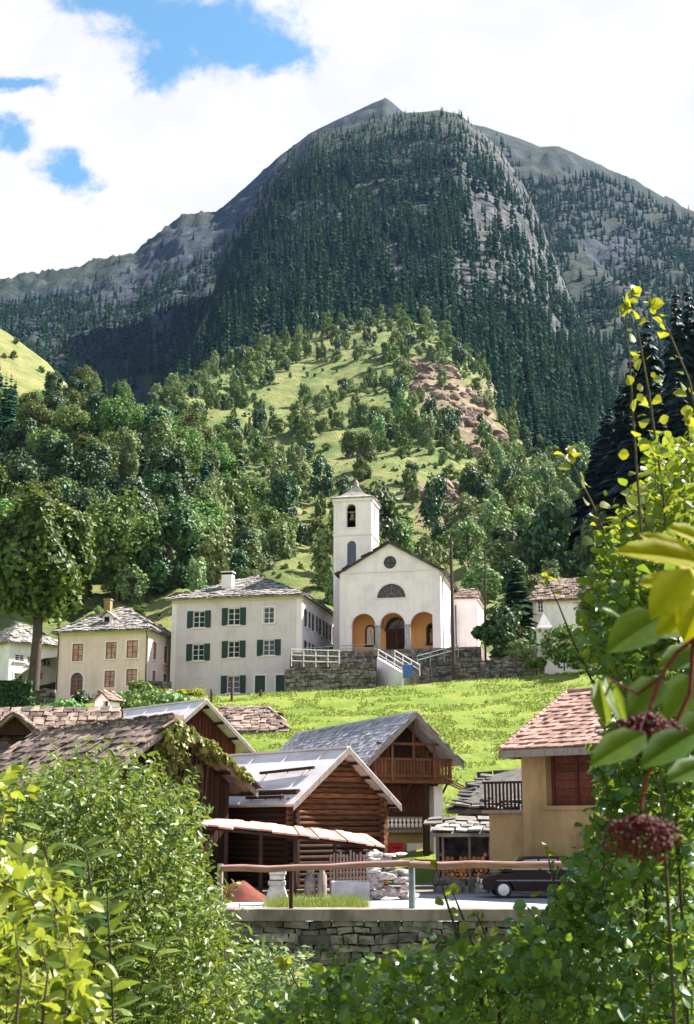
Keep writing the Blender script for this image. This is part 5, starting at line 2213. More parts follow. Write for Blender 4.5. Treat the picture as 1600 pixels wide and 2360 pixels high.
# ------------------------------------------------------------------ walls, rails, steps
def long_wall(name, label, pts, thick, sw, sh, seed, mat=M_STONE, top=None, coping=None):
    """dry stone wall through (x, y, zbottom, ztop) stations"""
    rt = empty(name, (pts[0][0], pts[0][1], pts[0][2]), 0, label, 'wall')
    O = Vector((pts[0][0], pts[0][1], pts[0][2]))
    m, core = MB(), MB()
    for i in range(len(pts) - 1):
        p, q = Vector(pts[i][:2]), Vector(pts[i + 1][:2])
        L = (q - p).length
        u = (q - p) / L
        n = Vector((u.y, -u.x))
        zb, zb2 = pts[i][2], pts[i + 1][2]
        h0, h1 = pts[i][3] - zb, pts[i + 1][3] - zb

        def T(a, b, d):
            xy = p + u * a + n * d
            return Vector((xy.x, xy.y, zb + b)) - O
        stone_pile(m, T, L, max(h0, h1), thick * .4, sw, sh, seed + i, top=lambda a: h0 + (h1 - h0) * a / L)
        c = [T(0, -.3, -thick), T(L, -.3, -thick), T(L, -.3, -.07), T(0, -.3, -.07), T(0, h0 - .06, -thick), T(L, h1 - .06, -thick), T(L, h1 - .06, -.07), T(0, h0 - .06, -.07)]
        core.hexa(c)
        if coping:
            cc = [T(0, h0, -thick - .05), T(L, h1, -thick - .05), T(L, h1, .14), T(0, h0, .14), T(0, h0 + coping, -thick - .05), T(L, h1 + coping, -thick - .05), T(L, h1 + coping, .14), T(0, h0 + coping, .14)]
            k = MB()
            k.hexa(cc)
            k.build('coping', M_CONC, rt)
    m.build('stones', mat, rt)
    core.build('core', M_MORTAR, rt)
    return rt


def pt(px, py, Y, zb, dz=None):
    q = at(px, py, Y)
    return (q.x, q.y, zb, q.z)


# the road wall, with its concrete kerb
zc = at(950, 2095, 31).z
long_wall('road_wall', 'old dry stone wall with a concrete kerb below the street railing', [(-16, 31.0, -2.2, zc - .25), (16, 31.0, -2.2, zc - .25)], .55, .46, .15, 200, coping=.25)
long_wall('terrace_wall', 'dark dry stone retaining wall right of the white house', [(at(658, 1560, 116.5).x, 116.5, 11.6, at(658, 1542, 116.5).z), (at(868, 1560, 116.5).x, 116.5, 12.5, at(868, 1528, 116.5).z)], .8, .6, .24, 210)
long_wall('church_terrace_wall', 'dry stone wall holding the terrace in front of the church', [(at(668, 1540, 121).x, 121, 14.0, at(668, 1524, 121).z), (at(770, 1540, 121).x, 121, 14.0, at(770, 1505, 121).z), (at(1110, 1540, 120.5).x, 120.5, 14.0, at(1110, 1494, 120.5).z)], .8, .6, .24, 220)
long_wall('lane_wall', 'low dark stone wall at the top of the lawn right of the pole', [(at(1056, 1540, 113).x, 113, 14.0, at(1056, 1533, 113).z), (at(1255, 1530, 113).x, 113, 14.5, at(1255, 1498, 113).z)], .6, .55, .22, 230)
long_wall('garden_wall', 'pale stone wall below the cream house', [(at(128, 1630, 112).x, 112, 11.5, at(128, 1612, 112).z), (at(262, 1630, 112).x, 112, 12.0, at(262, 1600, 112).z)], .5, .6, .25, 240, mat=M_STONEL)
long_wall('yard_wall', 'dark wall between the cream house and the white house', [(at(333, 1600, 123.6).x, 123.3, 13.0, at(333, 1570, 123.6).z), (at(390, 1600, 124).x, 125.5, 13.0, at(390, 1571, 125.5).z)], .4, .5, .22, 250)
long_wall('hedge_wall', 'dark stone gate wall beside the clipped hedge', [(at(62, 1640, 108).x, 108, 10.0, at(62, 1590, 108).z), (at(126, 1640, 108).x, 108, 10.0, at(126, 1588, 108).z)], .5, .5, .22, 260)
# flat ground behind the terrace walls
tb = MB()
x0, x1 = at(668, 1540, 121).x, at(1110, 1540, 121).x
zt = at(900, 1501, 123).z
tb.hexa([Vector(p) for p in ((x0, 121.85, 12), (x1, 121.4, 12), (x1 + 6, 146, 12), (x0 + 3, 146, 12), (x0, 121.85, zt - .3), (x1, 121.4, zt + .25), (x1 + 6, 146, zt + .3), (x0 + 3, 146, zt - .25))])
o = tb.build('church_terrace', M_CONC)
o['kind'] = 'structure'
st = MB()
xs0, xs1 = at(655, 1560, 117).x, at(868, 1560, 117).x
st.hexa([Vector(p) for p in ((xs0, 117.32, 11), (xs1, 117.32, 11), (xs1, 120.2, 11), (xs0, 120.2, 11), (xs0, 117.32, at(658, 1545, 116.5).z), (xs1, 117.32, at(868, 1531, 116.5).z), (xs1, 120.2, at(868, 1531, 116.5).z), (xs0, 120.2, at(658, 1545, 116.5).z))])
o = st.build('path', M_CONC)
o['kind'] = 'structure'


def rail_fence(name, label, stations, h, mat, rad=.035, rails=2, cat='railing'):
    """posts and rails through ground points"""
    P = [Vector(p) for p in stations]
    rt = empty(name, P[0], 0, label, cat)
    for p in P:
        m = MB()
        m.tube([p - P[0] - Vector((0, 0, .3)), p - P[0] + Vector((0, 0, h + .04))], rad * 1.25, 6)
        m.build('post', mat, rt)
    for k in range(rails):
        z = h * (1 - .42 * k)
        m = MB()
        m.tube([p - P[0] + Vector((0, 0, z)) for p in P], rad, 6)
        m.build('rail', mat, rt)
    return rt


W1 = [at(px, py, 117.0) for px, py in ((672, 1528), (700, 1529), (728, 1530), (756, 1531), (782, 1531))]
rail_fence('terrace_railing', 'white railing on the terrace right of the white house', W1, 1.25, M_WHITEP, .042, 3)
W2 = [at(px, py, 120.8) for px, py in ((700, 1513), (740, 1510), (780, 1507), (820, 1505), (862, 1504))]
rail_fence('church_railing', 'thin grey railing along the wall before the church porch', W2, .75, M_GREYMET, .035, 2)
W3 = [at(px, py, Y) for px, py, Y in ((962, 1535, 117), (992, 1527, 118), (1024, 1518, 119), (1056, 1509, 120))]
rail_fence('path_railing', 'slanting grey railing rising from the blue bin towards the church', W3, .9, M_GREYMET, .04, 2)


def stairs():
    p0, p1 = at(928, 1556, 115), at(872, 1522, 119.5)
    rt = empty('stone_stairs', p0, 0, 'pale stone stairs with a white handrail leading up to the church', 'stairs')
    n = 11
    d = (p1 - p0)
    m = MB()
    side = Vector((-d.y, d.x, 0)).normalized() * -1.7
    for i in range(n):
        a_ = d * (i / n)
        b_ = d * ((i + 1) / n)
        za, zb = b_.z, -1.5
        q = [Vector((v.x, v.y, zb)) for v in (a_, a_ + side, b_ + side, b_)]
        m.hexa(q + [Vector((v.x, v.y, za)) for v in (a_, a_ + side, b_ + side, b_)])
    m.build('steps', M_CONC, rt)
    for off in (Vector((0, 0, 0)), side):
        r = MB()
        r.tube([off + Vector((0, 0, 1.0)), d + off + Vector((0, 0, 1.0))], .05, 6)
        r.tube([off + Vector((0, 0, .55)), d + off + Vector((0, 0, .55))], .035, 6)
        for f in (0, .33, .66, 1):
            r.tube([d * f + off, d * f + off + Vector((0, 0, 1.02))], .05, 6)
        r.build('handrail', M_WHITEP, rt)
    w = MB()
    w.hexa([Vector(p) for p in ((-.12, -.1, -1.5), (.12, -.1, -1.5), (.12 + d.x, d.y, -1.5), (-.12 + d.x, d.y, -1.5), (-.12, -.1, .25), (.12, -.1, .25), (.12 + d.x, d.y, d.z + .25), (-.12 + d.x, d.y, d.z + .25))])
    w.build('side_wall', M_WHITE, rt)


stairs()


# blue bin
A = at(940, 1562, 113.5)
b = MB()
b.hexa([Vector(p) for p in ((-.38, -.3, 0), (.38, -.3, 0), (.38, .3, 0), (-.38, .3, 0), (-.45, -.36, 1.0), (.45, -.36, 1.0), (.45, .36, 1.0), (-.45, .36, 1.0))])
rt = b.build('waste_bin', M_BLUE)
rt.location = A
tag(rt, 'blue bin beside the stairs at the top of the lawn', 'bin')
b = MB()
b.hexa([Vector(p) for p in ((-.48, -.4, 1.003), (.48, -.4, 1.003), (.48, .4, 1.003), (-.48, .4, 1.003), (-.44, -.36, 1.1), (.44, -.36, 1.1), (.44, .36, 1.2), (-.44, .36, 1.2))])
b.build('lid', M_BLUE, rt)
b = MB()
for x in (-.34, .34):
    b.tube([(x - .05, .36, .1), (x + .05, .36, .1)], .1, 10)
b.build('wheels', M_TYRE, rt)


def pole(name, label, px, py0, py1, Y, rad, arms=True):
    p, q = at(px[0], py0, Y), at(px[1], py1, Y)
    rt = empty(name, p, 0, label, 'utility pole')
    d = q - p
    m = MB()
    m.tube([Vector((0, 0, -.6)), d * .5, d], [rad, rad * .88, rad * .72], 9)
    m.build('shaft', M_POLE, rt)
    if arms:
        for k, f in enumerate((.985, .94, .895)):
            c = d * f
            s = MB()
            x = .16 if k % 2 else -.16
            s.tube([c, c + Vector((x, -.04, .02)), c + Vector((x, -.04, .16))], .022, 5)
            s.lathe([(.03, .14), (.07, .16), (.05, .22), (.07, .26), (.02, .3)], 8, (c.x + x, c.y - .04, c.z))
            s.build('insulator', M_WHITEP, rt)
    return rt


pole('utility_pole', 'tall dark wooden pole standing at the edge of the lawn before the church', (1046, 1039), 1560, 1238, 112.5, .17)
pole('utility_pole', 'thinner dark pole behind the round bush right of the church', (1119, 1118), 1525, 1268, 124, .12, False)


def stake(px, py0, py1, Y, label, r=.11):
    p, q = at(px, py0, Y), at(px, py1, Y)
    m = MB()
    h = q.z - p.z
    m.tube([(0, 0, -.5), (.02, 0, h * .6), (0, .02, h)], [r, r * .95, r * .85], 7)
    m.tube([(-.02, -r - .02, h * .7), (.03, -r - .02, h * .72)], .03, 5)
    o = m.build('wooden_post', M_POLE)
    o.location = p
    tag(o, label, 'post')


stake(487, 1616, 1588, 104, 'short dark post before the white house, left of the taller post')
stake(534, 1614, 1562, 104, 'taller dark wooden post before the shuttered ground floor window')
stake(993, 1572, 1535, 112.6, 'thin white-topped marker post on the lawn beside the blue bin', .06)
stake(600, 1608, 1590, 106, 'small dark stump post by the door of the white house', .12)

# gate pillar
A = at(1256, 1500, 112)
m = MB()
zt = at(1256, 1452, 112).z - A.z
m.box(-.6, .6, -.5, .5, -.8, zt)
rt = m.build('gate_pillar', M_WHITE)
rt.location = A
tag(rt, 'white gate pillar with a pointed cap at the end of the lane wall', 'pillar')
m = MB()
m.box(-.75, .75, -.65, .65, zt + .003, zt + .15)
m.add([(-.68, -.58, zt + .152), (.68, -.58, zt + .152), (.68, .58, zt + .152), (-.68, .58, zt + .152), (0, 0, zt + 1.5)], [(0, 1, 4), (1, 2, 4), (2, 3, 4), (3, 0, 4)])
m.build('cap', M_TRIM, rt)

# boulder
A = Vector(HILL.near(1232, 1205))
if proj([list(A)])[1][0] > 1240 or True:
    A = Vector(HILL.near(1232, 1208))
m = MB()
m.blob((0, 0, .8), (3.9, 2.6, 2.3), 3, sub=3, amp=.35)
o = m.build('boulder', M_ROCKL)
o.location = A
tag(o, 'big grey boulder lying among trees at the foot of the hill', 'boulder')


# ------------------------------------------------------------------ street railing and things along the street
def street_railing():
    O = at(950, 2095, 31.2)
    rt = empty('street_railing', O, 0, 'round log railing with posts along the street wall', 'railing')
    zc = O.z

    def post(px, top, r, mat, r2=None, low=2094):
        p = at(px, low, 31.2)
        h = at(px, top, 31.2).z - p.z
        m = MB()
        m.tube([Vector((p.x - O.x, 0, -.5)), Vector((p.x - O.x, 0, h))], [r, r2 or r], 8)
        m.build('post', mat, rt)
    post(950, 1980, .075, M_GREYMET)
    post(671, 1988, .05, M_DARKW)
    post(506, 1990, .07, M_GREYWOOD)
    post(1490, 1990, .07, M_DARKW)
    for pts, r in ((((505, 2001), (560, 2000), (620, 2003), (690, 1999), (760, 1998), (830, 1993), (944, 1989)), .075), (((944, 1992), (1020, 1995), (1090, 1992), (1180, 1994), (1260, 1993), (1490, 1990)), .082)):
        m = MB()
        P = [at(x, y, 31.05) - O for x, y in pts]
        m.tube(P, [r * random.uniform(.92, 1.1) for _ in P], 9)
        m.build('rail', M_RAIL, rt)


street_railing()


def tall_box(px0, py0, px1, py1, Y, dep, mb, mi=0, z0=None):
    p, q = at(px0, py1, Y), at(px1, py0, Y)
    mb.box(p.x, q.x, Y, Y + dep, p.z if z0 is None else z0, q.z, mi)


# slatted fence under the lean-to
A = at(760, 2045, 48.6)
rt = empty('slat_fence', (A.x, 48.6, 0), 0, 'fence of pale upright slats under the rusty lean-to', 'fence')
zt = at(800, 1962, 48.6).z
n = 13
x1 = at(852, 2000, 48.6).x - A.x
for i in range(n):
    s = MB()
    x = x1 * i / (n - 1)
    h = zt + random.uniform(-.12, .05)
    s.box(x, x + .075, 0, .03, .05, h)
    s.build('slat', M_GREYWOOD if i % 3 else M_RAIL, rt)
s = MB()
s.box(-.05, x1 + .1, .033, .08, .35, .43)
s.box(-.05, x1 + .1, .033, .08, zt - .35, zt - .27)
s.build('rail', M_DARKW, rt)

# stone trough
p, q = at(764, 2075, 45.5), at(852, 2046, 45.5)
m = MB()
w_, h_ = q.x - p.x, .62
m.box(0, w_, 0, .1, 0, h_)
m.box(0, w_, .75, .85, 0, h_)
m.box(0, .1, .1, .75, 0, h_)
m.box(w_ - .1, w_, .1, .75, 0, h_)
m.box(.1, w_ - .1, .1, .75, 0, .3)
o = m.build('stone_trough', M_SLABG)
o.location = (p.x, 45.5, 0)
tag(o, 'grey rectangular stone trough in front of the slatted fence', 'trough')
m = MB()
m.box(.1, w_ - .1, .1, .75, .45, .5)
m.build('trough_water', M_GLASSB, o)

# pile of white stones
A = at(892, 2072, 46)
cl = MB()
rr = random.Random(9)
for i in range(46):
    f = rr.random()
    z = 1.55 * f
    w_ = 1.0 * (1 - .45 * f)
    cl.blob((rr.uniform(-w_, w_) * .8, rr.uniform(-.3, .4), z + .1), (rr.uniform(.14, .34), rr.uniform(.13, .22), rr.uniform(.06, .17)), i, sub=2, amp=.75, sm=False)
o = cl.build('stone_heap', M_HEAP)
o.location = (A.x, 46, 0)
tag(o, 'tall heap of whitish stones under the corner of the lean-to', 'stone heap')

# white bee-hive shaped block
A = at(638, 2090, 43)
m = MB()
m.hexa([Vector(p) for p in ((-.42, -.3, 0), (.42, -.3, 0), (.42, .3, 0), (-.42, .3, 0), (-.22, -.2, .62), (.22, -.2, .62), (.22, .2, .62), (-.22, .2, .62))])
for k, (w_, z_) in enumerate(((.27, .625), (.24, .80), (.28, .95))):
    m.box(-w_ + .02 * k, w_, -.22, .2, z_, z_ + .13)
o = m.build('stone_post', M_STONEL)
o.location = (A.x, 43, 0)
tag(o, 'white flared stone post between the rusty tarpaulin and the trough', 'stone post')

# rusty brown tarpaulin over a low stack
m = MB()
nx, ny = 15, 9
p0, p1 = at(470, 2070, 44.5), at(618, 2070, 44.5)
w_ = p1.x - p0.x
vs, fs = [], []
for j in range(ny):
    for i in range(nx):
        x, y = i / (nx - 1), j / (ny - 1)
        h = .6 * min(1, 2.2 * min(x, 1 - x) + .08) * min(1, 4 * min(y, 1 - y) + .05)
        n = vnoise(np.array([[x * 5, y * 4, 2.0]]))[0]
        vs.append((x * w_, y * 1.6, max(.02, h * (.85 + .35 * n))))
for j in range(ny - 1):
    for i in range(nx - 1):
        fs.append((j * nx + i, j * nx + i + 1, (j + 1) * nx + i + 1, (j + 1) * nx + i))
m.add(vs, fs, 0, True)
m.add([vs[0], vs[nx - 1], vs[-1], vs[-nx]], [(0, 3, 2, 1)])
M_TARP = m_mottled('rust_tarpaulin', (0.155, 0.036, 0.018), (0.08, 0.022, 0.013), 3, rough=.8)
o = m.build('tarpaulin', M_TARP)
o.location = (p0.x, 44.5, 0)
tag(o, 'rust coloured tarpaulin over a low stack at the left end of the street', 'tarpaulin')

# dim tools and milk churns in the shade of the lean-to
for i, (px, h, r) in enumerate(((715, .95, .2), (742, 1.05, .17))):
    A = at(px, 2060, 47.6)
    m = MB()
    m.lathe([(r, 0), (r * 1.05, .1), (r, h * .7), (r * .6, h * .82), (r * .6, h * .92), (r * .75, h * .95), (r * .7, h), (0, h)], 14)
    o = m.build('milk_churn', M_GREYWOOD if i else M_STONE)
    o.location = (A.x, 47.6, 0)
    tag(o, 'squat grey churn in the shade of the lean-to' if i == 0 else 'slim wooden churn beside the slatted fence', 'churn')


def car():
    Y = 46.6
    p = at(1112, 2062, Y)
    rt = empty('parked_car', (p.x, Y, 0.02), 0, 'dark maroon car parked in front of the ochre house, half hidden by leaves', 'car')
    # side profile, front at x=0 on the left; z above the road
    body = [(0.02, .35), (0.0, .55), (.06, .68), (.45, .80), (1.15, .88), (3.55, .90), (4.05, .86), (4.15, .70), (4.16, .42), (4.05, .30), (3.72, .28)]
    low = [(3.72, .28)] + [(3.38 + .34 * math.cos(math.pi * k / 8), .28 + .36 * math.sin(math.pi * k / 8)) for k in range(9)] + [(3.04, .24), (1.08, .24)] + [(.74 + .34 * math.cos(math.pi * k / 8), .28 + .36 * math.sin(math.pi * k / 8)) for k in range(9)] + [(.4, .28), (.12, .28)]
    prof = body + low[1:]
    Wc = 1.66
    m = MB()
    n = len(prof)
    ins = .07

    def sec(y, s, dz=0):
        return [((x - 2.08) * s + 2.08, y, z) for x, z in prof]
    S = [sec(.0, .985), sec(.06, 1), sec(Wc - .06, 1), sec(Wc, .985)]
    for s in S:
        s[:] = [(x, y + (.0), z) for x, y, z in s]
    vs = sum(S, [])
    fs = []
    for k in range(3):
        fs += [(k * n + i, k * n + (i + 1) % n, (k + 1) * n + (i + 1) % n, (k + 1) * n + i) for i in range(n)]
    m.add(vs, fs)
    for s in (S[0], S[-1]):
        tr = tessellate_polygon([[Vector((x, z, 0)) for x, y, z in s]])
        m.add(s, [tuple(t) for t in tr])
    m.build('body', M_CAR, rt)
    cab = [(x_ - .32, z_) for x_, z_ in ((1.05, .885), (1.72, 1.32), (1.95, 1.38), (3.3, 1.39), (3.6, 1.34), (4.05, .895))]

    def csec(y, tuck):
        return [(x, y + tuck * max(0, (z - .89) / .5), z) for x, z in cab]
    a, b = csec(.08, .16), csec(Wc - .08, -.16)
    c = MB()
    nn = len(cab)
    c.add(a + b, [tuple(range(nn)), tuple(range(2 * nn - 1, nn - 1, -1))] + [(i, i + 1, nn + i + 1, nn + i) for i in range(nn - 1)])
    c.build('cabin', M_CAR, rt)

    def cp_(x, z, off):
        return Vector((x, .08 + .16 * max(0, (z - .89) / .5) - off, z))
    for pts in [[(x_ - .32, z_) for x_, z_ in q_] for q_ in (((1.35, .95), (1.82, 1.28), (2.28, 1.31), (2.30, .95)), ((2.38, .95), (2.36, 1.31), (2.95, 1.31), (3.05, .95)), ((3.12, .95), (3.02, 1.31), (3.4, 1.28), (3.75, .95)))]:
        g = MB()
        q = [cp_(x, z, .012) for x, z in pts] + [cp_(x, z, -.004) for x, z in pts]
        g.add(q, [(0, 1, 2, 3), (7, 6, 5, 4)] + [(i, (i + 1) % 4, 4 + (i + 1) % 4, 4 + i) for i in range(4)])
        g.build('side_window', M_CARGLASS, rt)
    g = MB()
    g.add([(1.08 - .32, .25, .945), (1.66 - .32, .33, 1.33), (1.66 - .32, Wc - .33, 1.33), (1.08 - .32, Wc - .25, .945)], [(0, 1, 2, 3)])
    g.build('windscreen', M_CARGLASS, rt)
    for x in (.74, 3.38):
        for y, s in ((.02, 1), (Wc - .2, -1)):
            w = MB()
            w.tube([(x, y, .29), (x, y + .18, .29)], .29, 20, sm=False)
            wo = w.build('wheel', M_TYRE, rt)
            h = MB()
            yy = y - .012 if s > 0 else y + .192
            h.lathe([(0, -.02), (.1, -.015), (.12, 0), (.19, .004), (.205, .02)], 16)
            Mx = Matrix.Translation((x, yy, .29)) @ Matrix.Rotation(-math.pi / 2 * s, 4, 'X')
            h.v = [tuple(Mx @ Vector(v)) for v in h.v]
            h.build('rim', M_WHITEP, wo)
    for y in (.16, Wc - .42):
        l = MB()
        l.box(-.02, .05, y, y + .26, .5, .64)
        l.build('headlight', M_WHITEP, rt)
    for xa, xb in ((-.09, .1), (4.08, 4.24)):
        t = MB()
        t.box(xa, xb, .02, Wc - .02, .35, .46)
        t.build('bumper', M_GREYMET, rt)
    t = MB()
    t.box(.5, 3.95, -.02, .004, .58, .62)
    t.build('side_strip', M_GREYMET, rt)


car()
# low stone kerb with grass at the right side of the street, behind the car
long_wall('street_kerb', 'low dark stone kerb at the far side of the street before the woodshed', [(at(1000, 2040, 50.2).x, 50.2, 0, .55), (at(1150, 2040, 50.2).x, 50.2, 0, .6)], .4, .45, .2, 270)


# ------------------------------------------------------------------ hillside trees
def seen(P, r=60):
    px, py = proj(P)
    return px, py


def thin(P, dist, order=None):
    """keep points at least dist apart"""
    keep, cell = [], {}
    dist = np.broadcast_to(dist, (len(P),))
    for i in range(len(P)):
        d = dist[i]
        c = (int(P[i, 0] // 6), int(P[i, 1] // 6))
        ok = True
        for a in range(-2, 3):
            for b in range(-2, 3):
                for j in cell.get((c[0] + a, c[1] + b), ()):
                    if (P[i, 0] - P[j, 0]) ** 2 + (P[i, 1] - P[j, 1]) ** 2 < d * d:
                        ok = False
                        break
                if not ok:
                    break
            if not ok:
                break
        if ok:
            keep.append(i)
            cell.setdefault(c, []).append(i)
    return np.array(keep, int)


random.seed(21)
PROTO = {}
for key, mat in (('green', L_HILL), ('pale', L_PALE), ('deep', L_DARK)):
    for k in range(3):
        pr = tree_parts(8.0, (2.7, 2.3, 3.1)[k], (3.9, 4.0, 3.6)[k], 1500, .20, (20, 16, 24)[k], .6, .14, 100 + k + 10 * len(PROTO), spread=.36, lump=.5)
        PROTO[key, k] = one_mesh_tree('hill_tree', pr, mat)
for k in range(4):
    pr = tree_parts(14.0, (4.6, 4.2, 5.0, 3.6)[k], (5.6, 6.0, 5.2, 6.2)[k], 6500, .18, (34, 30, 40, 30)[k], 2.6, .26, 300 + k, spread=.3)
    PROTO['wood', k] = one_mesh_tree('wood_tree', pr, (L_HILL, L_DARK, L_HILL, L_PALE)[k])
for k in range(3):
    V, T = conifer_geo(24, (3.6, 3.0, 4.0)[k], 26, 8, 40 + k)
    V, T, mi = with_trunk(V, T, 24, .26)
    me = mesh_np('spruce', V, T, [L_CONI, M_BARK], mi)
    PROTO['spruce', k] = me
rng = np.random.default_rng(5)
random.seed(33)


def plant(name, me, p, sc, label, cat, group, sz=1.0):
    o = bpy.data.objects.new(name, me)
    COL.objects.link(o)
    o.location = p
    o.scale = (sc, sc, sc * sz)
    o.rotation_euler = (random.uniform(-.04, .04), random.uniform(-.04, .04), random.uniform(0, 6.28))
    return tag(o, label, cat, group)


def baked(name, items, label=None):
    """many plants as one mass: items of (mesh, point, scale, zscale)"""
    cache = {}
    VV, FF, mats, MI, off = [], [], [], [], 0
    for me, p, s, sz in items:
        if me.name not in cache:
            v = np.zeros(len(me.vertices) * 3, np.float32)
            me.vertices.foreach_get('co', v)
            fs = [tuple(q.vertices) for q in me.polygons if q.material_index == 0]
            k = len(fs[0])
            fs = np.array([f for f in fs if len(f) == k])
            used = np.unique(fs)
            remap = np.zeros(len(me.vertices), int)
            remap[used] = np.arange(len(used))
            cache[me.name] = (v.reshape(-1, 3)[used], remap[fs], me.materials[0])
        v, f, m = cache[me.name]
        a = random.uniform(0, 6.28)
        c, q = math.cos(a), math.sin(a)
        w = v * np.array([s, s, s * sz])
        w = np.stack([w[:, 0] * c - w[:, 1] * q, w[:, 0] * q + w[:, 1] * c, w[:, 2]], 1) + np.array(p)
        if m not in mats:
            mats.append(m)
        VV.append(w)
        FF.append(f + off)
        MI.append(np.full(len(f), mats.index(m)))
        off += len(w)
    o = obj_of(name, mesh_np(name, np.concatenate(VV), np.concatenate(FF), mats, np.concatenate(MI)))
    tag(o, kind='stuff')
    return o


def zone_label(kind, px, py):
    tone = {'green': 'mid green', 'pale': 'pale green', 'deep': 'deep green'}[kind]
    if py < 840:
        w = 'on the crest above the hanging meadow'
    elif px < 640 and py < 1050:
        w = 'on the slope left of the hanging meadow'
    elif px > 960 and py < 1050:
        w = 'beside the rock scarp of the hill'
    elif py < 1050:
        w = 'on the slope below the hanging meadow'
    elif px < 560:
        w = 'on the slope above the cream house'
    elif px < 770:
        w = 'on the slope above the grey house roof'
    elif px < 1100:
        w = 'on the slope behind the church tower'
    else:
        w = 'on the slope right of the church'
    return '%s broadleaf tree %s' % (tone, w)


P = HILL.sample(26000)
px, py = proj(P)
dens = np.where(px > 560, .58, .8)
for poly, d in ((meadow, .0), (scarp, .05), (scarp2, .05), (glade, .14), (glade2, .12), (glade3, .12)):
    dens = np.where(inside(poly, px, py), d, dens)
cl = fbm(P / 24.0, 3)
dens = dens * np.clip((cl - .36) * 7, .07, 1)
ok = (px > -60) & (px < 1560) & (py < 1420) & (P[:, 1] > 142) & (rng.random(len(P)) < dens)
P = P[ok]
P = P[thin(P, 3.6 + 3.0 * rng.random(len(P)))]
px, py = proj(P)
size = np.where(py < 1000, .92, 1.0) * (.45 + .85 * rng.random(len(P)) ** 1.5)
show = size / P[:, 1]
order = np.argsort(-show)
rest = []
for n_, i in enumerate(order):
    x, y = px[i], py[i]
    pale = .62 if (y > 1090 and (x > 1040 or x < 520 or 560 < x < 720)) else .16
    u = rng.random()
    kind = 'pale' if u < pale else ('deep' if u > .80 else 'green')
    k = int(rng.integers(0, 3))
    sz = random.uniform(.7, 1.5)
    if n_ < 290:
        lb = zone_label(kind, x, y)
        plant('hill_tree', PROTO[kind, k], P[i] - np.array([0, 0, .3]), size[i], lb, 'tree', lb.replace('tree', 'trees'), sz)
    else:
        rest.append((PROTO[kind, k], P[i] - np.array([0, 0, .3]), size[i], sz))
baked('hillside_trees', rest)
# low scrub between the trees
P = HILL.sample(16000)
px, py = proj(P)
dens = np.full(len(P), .8)
for poly, d in ((meadow, .012), (scarp, .25), (scarp2, .2), (glade, .7), (glade2, .6), (glade3, .7)):
    dens = np.where(inside(poly, px, py), d, dens)
P = P[(px > -60) & (px < 1560) & (py < 1420) & (P[:, 1] > 142) & (rng.random(len(P)) < dens)]
baked('hillside_scrub', [(PROTO[('green', 'pale', 'green', 'deep')[int(rng.integers(0, 4))], int(rng.integers(0, 3))], p - np.array([0, 0, .45]), .10 + .20 * rng.random() ** 2, random.uniform(.6, .9)) for p in P[:4200]])

# loose rock on the scarps
M_SCREE = m_mottled('scarp_rock', (0.31, 0.215, 0.16), (0.10, 0.068, 0.05), 0.5, bstr=0.8, bdist=0.3, island=0.3)
m = MB()
P = HILL.sample(30000)
px, py = proj(P)
nz = fbm(P / 9.0, 3)
sel = P[(inside(scarp, px, py) | inside(scarp2, px, py)) & (nz > .46)][:800]
for i, p in enumerate(sel):
    k = .5 + 1.9 * random.random() ** 2.5
    m.blob(tuple(p + np.array([0, 0, .1 * k])), (k * random.uniform(.8, 1.5), k, k * random.uniform(.6, 1.3)), i, sub=2 if k > 1.2 else 1, amp=.55, sm=False)
tag(m.build('scree', M_SCREE), kind='stuff')

# wooded bank, left
P = WOOD.sample(5000)
px, py = proj(P)
P = P[(px > -160) & (px < 640) & (py < 1420) & (P[:, 1] > np.where(px < 230, 160, 141)) & ~inside(crag, px, py)]
P = P[thin(P, 5.2 + 2.0 * rng.random(len(P)))]
px, py = proj(P)
for i in range(len(P)):
    con = (30 > px[i] and rng.random() < .5) or (rng.random() < .10)
    s = (.62 + .5 * rng.random()) * (.72 if py[i] < 1020 else 1)
    row = 'near the ridge of' if py[i] < 1010 else ('halfway up' if py[i] < 1200 else 'at the foot of')
    if con:
        plant('spruce', PROTO['spruce', int(rng.integers(0, 3))], P[i] - np.array([0, 0, .4]), s * .75, 'dark spruce %s the wooded bank on the left' % row, 'tree', 'spruces %s the wooded bank' % row)
    else:
        k = int(rng.integers(0, 3))
        if px[i] > 290 and py[i] > 1120 and rng.random() < .55:
            k = 3
        plant('wood_tree', PROTO['wood', k], P[i] - np.array([0, 0, .4]), s, '%s broadleaf tree %s the wooded bank on the left' % (('bushy mid green', 'dense deep green', 'wide mid green', 'pale silvery green')[k], row), 'tree', '%s trees %s the wooded bank' % (('bushy', 'deep green', 'wide', 'pale silvery')[k], row), random.uniform(.85, 1.1))

# bushes on the little meadow at far left
P = KNOLL.sample(500)
px, py = proj(P)
P = P[(px > -100) & (px < 220) & (py < 900)]
cl = fbm(P / 12, 3)
P = P[cl > np.quantile(cl, .55)][:60]
for p in P:
    plant('meadow_bush', PROTO['green', int(rng.integers(0, 3))], p - np.array([0, 0, .3]), (.22 + .42 * rng.random()), 'small bush on the steep yellow meadow at the far left', 'bush', 'bushes on the steep yellow meadow', .8)
P = HILL.sample(4000)
px, py = proj(P)
P = P[inside(meadow, px, py)][:16]
for p in P:
    plant('meadow_bush', PROTO['deep', int(rng.integers(0, 3))], p - np.array([0, 0, .3]), .16 + .28 * rng.random(), 'small dark bush dotted on the hanging meadow of the hill', 'bush', 'bushes dotted on the hanging meadow', 1.0)

